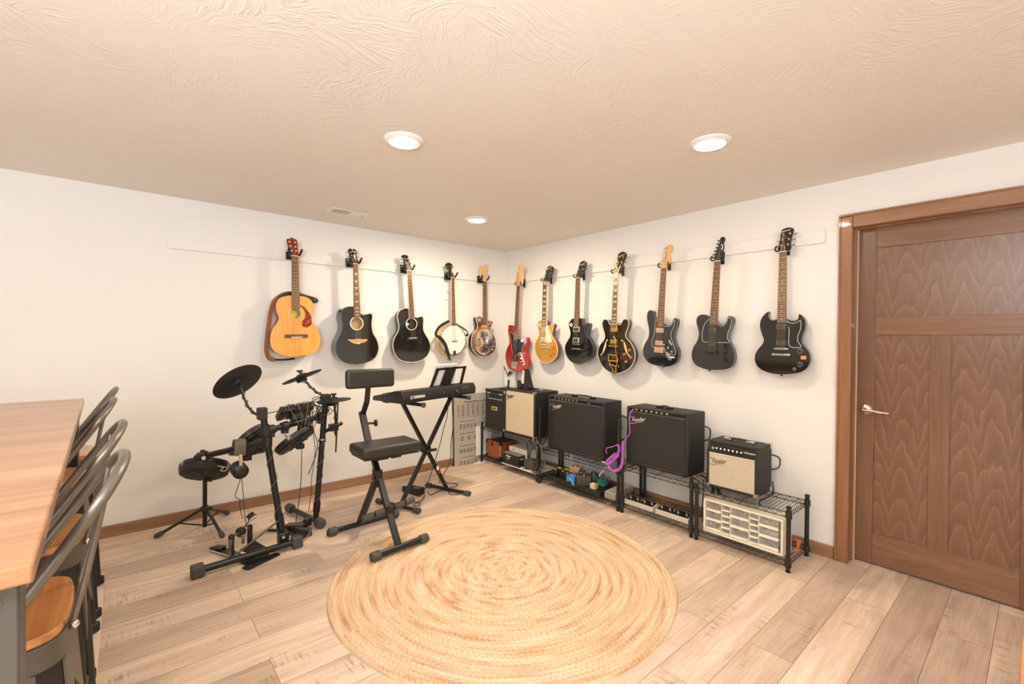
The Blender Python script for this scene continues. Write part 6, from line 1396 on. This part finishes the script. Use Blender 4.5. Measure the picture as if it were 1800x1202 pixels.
def kick_pedal():
    t = thing('kick_pedal', 'black bass drum pedal with pale round beater on the floor', 'drum pedal', (-2.80, -.85, 0))
    part('base_plate', MB().prism([(-2.90, -.68), (-2.86, -.70), (-2.80, -.86), (-2.67, -.95), (-2.69, -1.03), (-2.80, -1.05), (-2.85, -.90), (-2.93, -.70)], .002, .012), m_black_metal, t, bevel=.002)
    part('foot_board', MB().add([(-2.82, -.88, .045), (-2.73, -.83, .060), (-2.67, -.925, .026), (-2.76, -.94, .024), (-2.82, -.88, .053), (-2.73, -.83, .068), (-2.67, -.925, .034), (-2.76, -.94, .032)], [(0, 1, 2, 3), (4, 5, 6, 7), (0, 1, 5, 4), (1, 2, 6, 5), (2, 3, 7, 6), (3, 0, 4, 7)]), m_black_satin, t, bevel=.002)
    for q in (V((-2.86, -.865, 0)), V((-2.745, -.775, 0))):
        part('tower_post', MB().box(q+V((0, 0, .075)), (.028, .030, .135)), m_black_plastic, t, bevel=.006)
        part('bearing', MB().ball(q+V((0, 0, .135)), .018, 12), m_black_metal, t)
    part('axle', MB().cyl((-2.86, -.865, .135), (-2.745, -.775, .135), .007, n=10), m_nickel, t)
    hub = V((-2.803, -.82, .135)); part('cam', MB().lathe([(.026, -.016), (.030, -.010), (.030, .010), (.026, .016)], hub, (.79, .61, 0), 16), m_black_plastic, t)
    bt = V((-2.745, -.80, .195)); part('beater_shaft', MB().cyl(hub, bt, .0045, n=8), m_black_metal, t)
    nn = V((.35, -.45, -.55)).normalized()
    h = part('beater_head', MB().lathe([(.012, -.030), (.026, -.024), (.020, -.012), (.028, .0), (.028, .006)], bt+V((.008, 0, .008)), nn, 20), m_black_plastic, t)
    part('felt_face', MB().lathe([(.026, .006), (.026, .011), (.018, .014), (0, .014)], bt+V((.008, 0, .008)), nn, 20), mat('pale_felt', rgb(236, 214, 180), .9), h)
    part('spring', MB().tube(coil_path([(-2.865, -.885, .125), (-2.868, -.895, .03)], .006, .007, 8), .0016, 5), m_chrome, t)
    part('chain_strap', MB().box((-2.795, -.845, .10), (.018, .006, .06)), m_nickel, t)
    part('hoop_clamp', MB().prism([(-2.95, -.665), (-2.90, -.66), (-2.86, -.70), (-2.90, -.735)], .012, .028), m_black_metal, t, bevel=.003)
    part('stabiliser_strip', MB().cyl((-2.94, -.69, .012), (-2.86, -.86, .012), .005, n=8), m_nickel, t)
    part('heel_plate', MB().prism([(-2.835, -1.045), (-2.81, -1.085), (-2.62, -1.0), (-2.64, -.965)], .002, .013), m_black_metal, t, bevel=.003)
kick_pedal()
def hihat_pedal():
    t = thing('hi_hat_pedal', 'flat black hi-hat controller pedal between the two rack posts', 'drum pedal', (-2.45, -.73, 0))
    part('base', MB().prism([(-2.53, -.63), (-2.47, -.59), (-2.36, -.74), (-2.38, -.83), (-2.46, -.85)], .001, .022), m_black_plastic, t, bevel=.004)
    part('foot_board', MB().add([(-2.52, -.63, .03), (-2.47, -.60, .03), (-2.37, -.75, .065), (-2.44, -.80, .065), (-2.52, -.63, .038), (-2.47, -.60, .038), (-2.37, -.75, .073), (-2.44, -.80, .073)], [(0, 1, 2, 3), (4, 5, 6, 7), (0, 1, 5, 4), (1, 2, 6, 5), (2, 3, 7, 6), (3, 0, 4, 7)]), m_black_satin, t, bevel=.002)
    part('pivot_block', MB().box((-2.385, -.735, .062), (.05, .035, .055), Matrix.Rotation(.6, 3, 'Z')), m_black_plastic, t, bevel=.004)
    part('toe_tab', MB().prism([(-2.60, -.575), (-2.585, -.565), (-2.52, -.61), (-2.53, -.635)], .001, .014), m_black_metal, t)
    for k in range(3): part('signal_lead', MB().tube(crom([(-2.45+.02*k, -.80, .05), (-2.43+.02*k, -.83-.01*k, .06), (-2.40, -.86, .03+.01*k), (-2.44, -.87, .012), (-2.48, -.86+.01*k, .01)], 5, False), .0024, 5), m_grey_cable, t)
hihat_pedal()
o = thing('floor_clip', 'small dark bracket lying on the floor beside the seat foot', 'bracket', (-2.285, -.905, 0))
part('clip_body', MB().box((-2.288, -.905, .018), (.036, .03, .034), Matrix.Rotation(.2, 3, 'Z')), m_black_metal, o, bevel=.003)
part('clip_screw', MB().cyl((-2.268, -.91, .02), (-2.25, -.915, .02), .004, n=8), m_nickel, o)

# ================================================================== backed playing stool
def throne():
    x0 = -2.045; t = thing('playing_stool', 'black padded stool with small backrest and footrest, half on the round rug', 'stool', (x0, -1.18, .012))
    m_seatv = m_vinyl
    part('seat_cushion', MB().bx(-2.225, -1.815, -1.315, -1.065, .585, .652), m_seatv, t, bevel=.020, seg=4)
    part('seat_base', MB().bx(-2.21, -1.83, -1.30, -1.08, .574, .588), m_black_metal, t)
    part('seat_bracket', MB().bx(-2.09, -2.0, -1.20, -1.05, .535, .576).bx(-2.0, -1.93, -1.24, -1.20, .545, .576), m_black_metal, t, bevel=.003)
    zg = .012
    A = V((x0-.005, -1.44, .052)); B = V((x0-.028, -.905, .80)); 
    low = A.lerp(B, 1)
    part('main_tube', MB().beam(A, V((x0-.02, -1.045, .60)), .036, .036, (0, -1, .5)), m_black_metal, t, bevel=.004)
    part('back_tube', MB().beam(V((x0-.018, -1.045, .56)), V((x0-.028, -.915, .825)), .044, .030, (0, -1, .5)), m_black_metal, t, bevel=.004)
    part('back_tube_upper', MB().beam(V((x0-.028, -.925, .80)), V((x0-.022, -.985, .90)), .034, .022, (0, -1, .5)).beam(V((x0-.022, -.985, .89)), V((x0-.018, -1.0, 1.02)), .034, .018, (0, -1, .1)), m_black_metal, t, bevel=.003)
    part('backrest_knob', MB().cyl((x0-.03, -.960, .745), (x0+.055, -.985, .745), .008, n=10).lathe([(.012, 0), (.024, .004), (.024, .018), (.014, .022)], (x0+.035, -.98, .745), (1, -.1, 0), 8), m_black_plastic, t)
    part('backrest_cushion', MB().box((x0-.018, -1.035, 1.068), (.345, .05, .130), Matrix.Rotation(-.05, 3, 'X')), m_seatv, t, bevel=.022, seg=4)
    part('backrest_plate', MB().box((x0-.018, -1.005, 1.065), (.26, .012, .08)), m_black_metal, t)
    fa, fb_ = V((-2.225, -1.462, .041)), V((-1.85, -1.43, .041))
    # front foot on the rug
    f = part('front_foot', MB().cyl(fa, fb_, .020, n=16), m_black_metal, t)
    for p, q in ((fa, fb_), (fb_, fa)): d = (q-p).normalized(); part('foot_cap', MB().tube([p-d*.012, p+d*.045], .0275, 18), m_rubber, f, bevel=.004, label='grey rubber end cap')
    ra, rb = V((-2.29, -.925, .031)), V((-1.80, -.905, .031))
    f = part('rear_foot', MB().cyl(ra, rb, .018, n=16), m_black_metal, t)
    for p, q in ((ra, rb), (rb, ra)): d = (q-p).normalized(); part('foot_cap', MB().tube([p-d*.012, p+d*.04], .0285, 18), m_rubber, f, bevel=.004, label='grey rubber end cap')
    part('rear_strut', MB().beam((x0-.045, -.925, .04), (x0-.035, -1.185, .42), .030, .045, (0, -1, .3)), m_black_metal, t, bevel=.004)
    part('strut_bolt', MB().cyl((x0-.062, -1.165, .40), (x0-.015, -1.165, .40), .008, n=10), m_nickel, t)
    part('strut_plate', MB().bx(x0-.045, x0-.0, -1.20, -1.13, .36, .47), m_black_metal, t, bevel=.004)
    ga, gb = V((-2.195, -1.315, .225)), V((-1.885, -1.27, .245))
    f = part('footrest_bar', MB().cyl(ga, gb, .0125, n=14), m_black_metal, t)
    for u in (.0, .27, .73, 1):
        c = ga.lerp(gb, u); d = (gb-ga).normalized(); part('footrest_grip', MB().tube([c-d*.034, c+d*.034], .0215, 16), m_rubber, f, bevel=.004, label='ridged grey rubber grip')
    part('footrest_bracket', MB().bx(x0-.025, x0+.02, -1.34, -1.28, .205, .26), m_black_metal, t, bevel=.003)
throne()

# ================================================================== keyboard on its X stand
def keyboard():
    A = V((-1.784, -.968, .862)); ux = V((.831, .231, 0)).normalized(); uy = V((-ux.y, ux.x, 0)); L = .863; W_ = .36
    t = thing('x_keyboard_stand', 'black folding X stand under the keyboard', 'keyboard stand', (-1.45, -.70, 0))
    P = lambda u, v, z: A+ux*u+uy*v+V((0, 0, z-A.z))
    # feet
    n0, n1 = V((-1.785, -.545, .022)), V((-1.632, -.945, .022)); f0, f1 = V((-1.272, -.445, .022)), V((-1.112, -.872, .022))
    for a, b in ((n0, n1), (f0, f1)):
        f = part('foot_tube', MB().cyl(a, b, .0145, n=14), m_black_metal, t)
        for p, q in ((a, b), (b, a)): d = (q-p).normalized(); part('foot_cap', MB().tube([p-d*.01, p+d*.045], .021, 14), m_rubber, f, bevel=.003)
    nm, fm = n0.lerp(n1, .5), f0.lerp(f1, .5)
    cx = (nm+fm)/2
    tN = P(.165, W_*.5, .835); tF = P(.71, W_*.5, .835)
    off = V((uy.x, uy.y, 0))*.028
    part('stand_leg', MB().beam(nm-off, tF-off, .026, .030, tuple(uy)), m_black_metal, t, bevel=.003)
    part('stand_leg', MB().beam(fm+off*.2, tN+off*.2, .026, .030, tuple(uy)), m_black_metal, t, bevel=.003)
    part('pivot_lock', MB().lathe([(.030, -.05), (.036, -.035), (.036, .02), (.02, .05)], cx+V((0, 0, .405)), tuple(uy), 14), m_black_metal, t, label=None)
    part('lock_lever', MB().box(cx+V((.03, -.07, .40)), (.09, .016, .022)), m_black_plastic, t, bevel=.003)
    for q in (tN, tF):
        f = part('support_arm', MB().cyl(q+uy*.19, q-uy*.205, .0145, n=14), m_black_metal, t)
        for s_ in (.19, -.205): part('arm_cap', MB().tube([q+uy*(s_-.02), q+uy*(s_+.03*(1 if s_ > 0 else -1))], .021, 14), m_rubber, f)
    for k, (cz, m_) in enumerate(((.235, m_white), (.205, mat('red_sticker', rgb(196, 40, 44), .5)))):
        c = fm.lerp(tN, (cz-.022)/(.813)); part('safety_sticker', MB().beam(c-V((0, 0, .015))-off*.55, c+V((-.004, 0, .02))-off*.55, .024, .006, tuple(uy)), m_, t)
    # the keyboard
    k = thing('electronic_keyboard', 'black electronic keyboard seen from behind on the X stand', 'keyboard', tuple(P(L/2, W_/2, .856)))
    T = Matrix((ux, uy, V((0, 0, 1)))).transposed().to_4x4(); T.translation = P(0, 0, .856)
    # cross-section across the depth (y from back 0 to front W)
    sec = [(0, .0), (-.004, .055), (.02, .095), (.10, .090), (.20, .062), (.34, .036), (.355, .02), (.352, .0)]
    vs = []; n = len(sec)
    for u in (0, .012, L-.012, L):
        s_ = .94 if u in (0, L) else 1
        vs += [(u, y*s_+.01*(1-s_)*10*.3, z*s_+.003*(s_ < 1)) for y, z in sec]
    fs = [(i*n+j, i*n+(j+1) % n, (i+1)*n+(j+1) % n, (i+1)*n+j) for i in range(3) for j in range(n)]+[tuple(range(n)), tuple(range(3*n, 4*n))]
    mb = MB(); mb.M = T; mb.add(vs, fs); part('case', mb, m_black_plastic, k, bevel=.004)
    mb = MB(); mb.M = T; X0, X1 = .03, L-.03
    mb.add([(X0, .20, .050), (X1, .20, .050), (X1, .345, .028), (X0, .345, .028), (X0, .20, .0645), (X1, .20, .0645), (X1, .345, .0375), (X0, .345, .0375)], [(0, 1, 2, 3), (4, 5, 6, 7), (0, 1, 5, 4), (1, 2, 6, 5), (2, 3, 7, 6), (3, 0, 4, 7)]); part('white_keys', mb, m_white, k)
    mb = MB(); mb.M = T
    for q in range(36):
        if q % 7 in (2, 6): continue
        u = .03+(L-.06)*(q+.72)/36; mb.add([(u, .20, .06), (u+.011, .20, .06), (u+.011, .285, .044), (u, .285, .044), (u, .20, .070), (u+.011, .20, .070), (u+.011, .285, .054), (u, .285, .054)], [(0, 1, 2, 3), (4, 5, 6, 7), (0, 1, 5, 4), (1, 2, 6, 5), (2, 3, 7, 6), (3, 0, 4, 7)])
    part('black_keys', mb, m_black_plastic, k)
    mb = MB(); mb.M = T; mb.bx(.015, L-.015, -.0055, -.002, .010, .014); part('back_seam', mb, m_black_satin, k)
    Tt = frame(P(.165, -.0045, .856+.040), tuple(ux), (0, -.06, 1))
    text('logo', 'YAMAHA', .030, m_white, k, Tt, 0, .001, bold=.0012)
    lg = MB(); c0 = Tt @ V((-.082, 0, .001)); lg.lathe([(.011, 0), (.011, .001), (.0135, .001), (.0135, 0)], c0, tuple(-uy), 24)
    for a in range(3): lg.beam(c0-uy*.0005, c0+(ux*cos(a*2.094+pi/2)+V((0, 0, 1))*sin(a*2.094+pi/2))*.014-uy*.0005, .002, .001, tuple(uy))
    part('logo_emblem', lg, m_white, k)
    js = MB()
    for u in (.44, .47, .52, .56, .60): c = P(u, -.006, .856+.045); part('socket', MB().cyl(c+uy*.006, c-uy*.003, .008, n=12), m_nickel if u in (.44, .6) else m_black_satin, k)
    mb = MB(); mb.M = T; mb.bx(.66, .76, -.006, .0, .058, .075); part('rear_label', mb, m_grey_metal, k)
    for u in (.09, L-.09):
        for v in (.05, .30): mb = MB(); mb.M = T; mb.cyl((u, v, -.004), (u, v, .001), .012, n=12); part('rubber_foot', mb, m_rubber, k)
    # music rest
    o = P(.335, .055, .944); ry = V((0, 0, 1))*.97+uy*-.0+V((.10, -.02, 0)); Tm = frame(o, tuple(ux), (uy.x*-.28+.0, uy.y*-.28, 1))
    Tm = frame(o, tuple(ux), (-uy.x*.22, -uy.y*.22, 1))
    mb = MB(); mb.M = Tm; w_, h_ = .40, .165
    mb.prism([(0, 0), (.03, 0), (.075, h_-.022), (w_*.42, h_-.016), (w_*.42, h_), (.045, h_-.008)], -.004, .004)
    mb.prism([(w_, 0), (w_-.03, 0), (w_-.018, h_-.018), (w_*.62, h_-.014), (w_*.62, h_), (w_+.018, h_-.004)], -.004, .004)
    mb.prism([(.118, 0), (.242, 0), (.288, h_-.002), (.165, h_-.002)], -.004, .004); mb.bx(0, w_, 0, .012, -.006, .006)
    mb.prism([(.04, h_-.020), (w_+.014, h_-.018), (w_+.018, h_-.002), (.046, h_-.004)], -.004, .004)
    part('music_rest', mb, m_black_plastic, k)
    # booklet on the rest, on the player's side
    To = frame(o+uy*.016+ux*.035, tuple(ux), (-uy.x*.22, -uy.y*.22, 1))
    bk = MB(); bk.M = To; bk.bx(0, .27, .006, .190, -.005, .004)
    b = thing('music_book', 'white music booklet standing on the keyboard music rest', 'music book', tuple(To @ V((.13, .006, 0))))
    part('pages', bk, m_paper, b, bevel=.002)
    bk = MB(); bk.M = To; bk.bx(-.002, .272, .004, .192, -.0075, -.0052); part('cover', bk, m_white, b)
    # leads
    for lab, pts in (('left of two thin black leads trailing from the keyboard back', [P(.47, -.006, .90), P(.472, -.02, .86), P(.455, -.03, .72), P(.42, -.02, .60), P(.41, .0, .5), P(.38, .02, .38), P(.33, .05, .2), P(.30, .10, .08), P(.29, .14, .06)]),
                     ('right of two thin black leads trailing from the keyboard back', [P(.52, -.006, .90), P(.523, -.02, .86), P(.52, -.03, .72), P(.545, -.02, .62), P(.55, .0, .53), P(.535, .0, .46), P(.56, .02, .38), P(.575, .05, .28), P(.575, .1, .2), P(.565, .16, .1), (-1.12, -.47, .02), (-1.05, -.50, .006), (-1.02, -.56, .006), (-1.07, -.60, .006), (-1.13, -.60, .006), (-1.12, -.68, .006), (-1.08, -.74, .006)])):
        cable('keyboard_lead', lab, [tuple(V(q)) for q in pts], .0032)
keyboard()
def sustain():
    t = thing('sustain_pedal', 'black wedge sustain pedal on the floor under the keyboard', 'pedal', (-1.40, -.50, 0))
    a = V((-1.46, -.40, 0)); d = V((.055, -.24, 0)).normalized(); s_ = V((-d.y, d.x, 0))
    P = lambda u, v, z: a+d*u+s_*v+V((0, 0, z))
    part('base', MB().add([P(0, -.045, .001), P(.20, -.045, .001), P(.20, .045, .001), P(0, .045, .001), P(0, -.045, .045), P(.20, -.04, .062), P(.20, .04, .062), P(0, .045, .045)], [(0, 1, 2, 3), (4, 5, 6, 7), (0, 1, 5, 4), (1, 2, 6, 5), (2, 3, 7, 6), (3, 0, 4, 7)]), m_black_plastic, t, bevel=.006)
    part('foot_plate', MB().add([P(-.03, -.036, .048), P(.09, -.036, .058), P(.09, .036, .058), P(-.03, .036, .048), P(-.03, -.036, .052), P(.09, -.036, .063), P(.09, .036, .063), P(-.03, .036, .052)], [(0, 1, 2, 3), (4, 5, 6, 7), (0, 1, 5, 4), (1, 2, 6, 5), (2, 3, 7, 6), (3, 0, 4, 7)]), m_nickel, t, bevel=.002)
    cable('pedal_lead', 'thin black lead looping on the floor right of the sustain pedal', [(-1.37, -.62, .03), (-1.36, -.66, .008), (-1.28, -.62, .005), (-1.20, -.60, .005), (-1.18, -.66, .005), (-1.22, -.74, .005), (-1.17, -.79, .005), (-1.13, -.75, .005), (-1.17, -.68, .005), (-1.21, -.63, .005)], .0032)
    cable('pedal_lead', 'short pale lead coiled beside the near foot of the X stand', [(-1.60, -.80, .01), (-1.57, -.76, .012), (-1.54, -.79, .016), (-1.565, -.83, .012), (-1.60, -.80, .016), (-1.565, -.77, .02), (-1.50, -.74, .012), (-1.46, -.70, .01), (-1.42, -.66, .012)], .005, m_grey_cable)
sustain()

# ================================================================== bar table, bar stools, front left
def bar_table():
    x1, x0, y1, y0, zt = -3.475, -4.35, -1.085, -3.185, 1.05
    t = thing('bar_table', 'tall wood topped bar table with dark metal legs at the left edge', 'table', ((x0+x1)/2, (y0+y1)/2, .0115))
    m_top = wood('warm_plank_top', rgb(132, 90, 60), rgb(176, 128, 90), rgb(202, 156, 114), 0, .35, .3, .25, bump=.05)
    part('tabletop', MB().bx(x0, x1, y0, -1.688, zt-.028, zt), m_top, t, bevel=.004)
    part('tabletop_leaf', MB().bx(x0, x1, -1.691, y1, zt-.028, zt), m_top, t, bevel=.004)
    part('apron', MB().bx(x0+.04, x1-.05, y0+.03, y0+.055, zt-.11, zt-.028).bx(x0+.04, x1-.05, y1-.055, y1-.03, zt-.11, zt-.028).bx(x1-.075, x1-.05, y0+.03, y1-.03, zt-.11, zt-.028).bx(x0+.04, x0+.065, y0+.03, y1-.03, zt-.11, zt-.028), m_grey_metal, t, bevel=.002)
    for px in (x1-.071, x0+.05):
        for py in (y0+.032, y1-.032):
            s_ = 1 if py < -2 else -1; q = 1 if px < -4 else -1
            l = part('table_leg', MB().bx(px+.055, px-.0, py, py+s_*.006, .0115, zt-.028).bx(px+.055 if q < 0 else px, (px+.049) if q < 0 else px+.006, py, py+s_*.07, .0115, zt-.028), m_grey_metal, t, bevel=.002)
            part('bolt', MB().lathe([(.010, 0), (.010, .003), (.006, .006), (0, .006)], (px+.028, py, zt-.055), (0, -s_, 0), 12), m_chrome, l)
    t.rotation_euler = (0, 0, .024)
    part('foot_rail', MB().cyl((x1-.06, y0+.05, .25), (x1-.06, y1-.05, .25), .014, n=12), m_grey_metal, t)
bar_table()
m_seatw = wood('amber_seat_wood', rgb(176, 110, 56), rgb(206, 140, 82), rgb(224, 164, 104), 1, .8, .3, .4)
def bar_stool():
    """built at the origin facing -x; seat centre above (0,0)"""
    t = thing('bar_stool', '', 'bar stool', (0, 0, 0), group='row of metal bar stools pushed in at the bar table')
    hz = .75; s = .155
    k = dict(world=False)
    sq = crom([(s, .06), (s*.86, s*.86), (.06, s), (-.06, s), (-s*.86, s*.86), (-s, .06), (-s, -.06), (-s*.86, -s*.86), (-.06, -s), (.06, -s), (s*.86, -s*.86), (s, -.06)], 4)
    part('seat', MB().prism(sq, hz, hz+.018), m_seatw, t, bevel=.005, **k)
    part('seat_rim', MB().prism([(p[0]*1.03, p[1]*1.03) for p in sq], hz-.05, hz-.0005), m_grey_metal, t, bevel=.006, **k)
    # skirt panels between the legs
    for ang in range(4):
        Rm = Matrix.Rotation(ang*pi/2, 4, 'Z'); mb = MB(); mb.M = Rm
        mb.add([(s*.99, -.115, hz-.05), (s*.99, .115, hz-.05), (s*1.09, .128, hz-.27), (s*1.03, .0, hz-.16), (s*1.09, -.128, hz-.27), (s*.96, -.115, hz-.05), (s*.96, .115, hz-.05), (s*1.06, .128, hz-.27), (s*1.0, .0, hz-.16), (s*1.06, -.128, hz-.27)], [(0, 1, 2, 3), (0, 3, 4), (5, 6, 7, 8), (5, 8, 9), (0, 1, 6, 5), (1, 2, 7, 6), (2, 3, 8, 7), (3, 4, 9, 8), (4, 0, 5, 9)])
        part('skirt_panel', mb, m_grey_metal, t, **k)
    for sx in (1, -1):
        for sy in (1, -1):
            tp = V((sx*.120, sy*.120, hz-.04)); bt = V((sx*.162, sy*.190, .035)); Rz = Matrix.Rotation(math.atan2(sy, sx), 3, 'Z')
            vs = []
            for (c, w_, d_) in ((tp, .030, .03), (tp.lerp(bt, .5), .026, .028), (bt, .018, .024)):
                for a, b in ((1, -1), (1, 1), (-1, 1), (-1, -1)): vs.append(c+Rz @ V((a*d_/2, b*w_, 0)))
            l = part('leg', MB().add(vs, [(i*4+j, i*4+(j+1) % 4, i*4+4+(j+1) % 4, i*4+4+j) for i in range(2) for j in range(4)]+[(3, 2, 1, 0), (8, 9, 10, 11)]), m_grey_metal if False else m_black_satin, t, bevel=.006, **k)
            part('foot_tip', MB().box((bt.x, bt.y, .023), (.05, .05, .046), Rz), m_black_plastic, l, bevel=.008, **k)
    for a in range(4):
        Rm = Matrix.Rotation(a*pi/2, 4, 'Z'); mb = MB(); mb.M = Rm; q = .150
        part('foot_rail', mb.cyl((q, -q, .22), (q, q, .22), .009, n=10), m_grey_metal, t, **k)
    # tubular back hoop rising from the front sides, leaning back
    R0 = .0112; hw = .155
    p0, p1 = V((.045, 0, hz+.012)), V((.244, 0, hz+.316)); hoop = [(.03, -hw, hz-.03)]
    for u in (.0, .2, .4, .58): q = p0.lerp(p1, u); hoop.append((q.x, -hw, q.z))
    for k_ in range(1, 10):
        a = pi*k_/10; q = p0.lerp(p1, .66+.34*sin(a)**.8); hoop.append((q.x, -hw*cos(a), q.z))
    hoop += [(a, -b, c) for a, b, c in hoop[4::-1]]
    part('back_hoop', MB().tube(crom(hoop, 4, False), R0, 12), m_grey_tube, t, **k)
    for sy in (1, -1):
        r = part('back_rod', MB().tube([(.214, sy*.135, hz+.270), (.184, sy*.102, hz+.10), (.160, sy*.078, hz-.008)], .0058, 10), m_grey_tube, t, **k)
        part('rod_bolt', MB().ball((.164, sy*.080, hz-.006), .009, 10), m_chrome, r, **k)
    return t
st0 = bar_stool()
labs = ['nearest bar stool, its amber seat fully visible at the lower left corner', 'second bar stool from the camera, amber seat half hidden by the nearest back hoop',
        'third bar stool from the camera along the bar table', 'farthest bar stool, closest to the left wall']
for i, (xx, yy) in enumerate(((-3.600, -2.670), (-3.603, -2.17), (-3.632, -1.47), (-3.630, -.955))):
    o = st0 if i == 0 else copy_tree(st0)
    o.location = (xx, yy, .0112); o['label'] = labs[i]
# honey wooden console table whose top edge just enters the picture at the right
def console():
    x0, x1, y0, y1, zt = -2.55, -1.30, -4.028, -4.42, .745
    t = thing('console_table', 'honey coloured wooden table top cut off by the right picture edge', 'table', ((x0+x1)/2, (y0+y1)/2, 0))
    part('tabletop', MB().bx(x0, x1, y0, y1, zt-.03, zt), m_seatw, t, bevel=.008, seg=3)
    part('apron', MB().bx(x0+.05, x1-.05, y0-.05, y0-.07, zt-.11, zt-.03).bx(x0+.05, x1-.05, y1+.05, y1+.07, zt-.11, zt-.03).bx(x0+.05, x0+.07, y0-.07, y1+.07, zt-.11, zt-.03).bx(x1-.07, x1-.05, y0-.07, y1+.07, zt-.11, zt-.03), m_seatw, t)
    for px in (x0+.06, x1-.06):
        for py in (y0-.06, y1+.06): part('leg', MB().cyl((px, py, zt-.03), (px, py, 0), .024, .017, 14), m_seatw, t)
console()
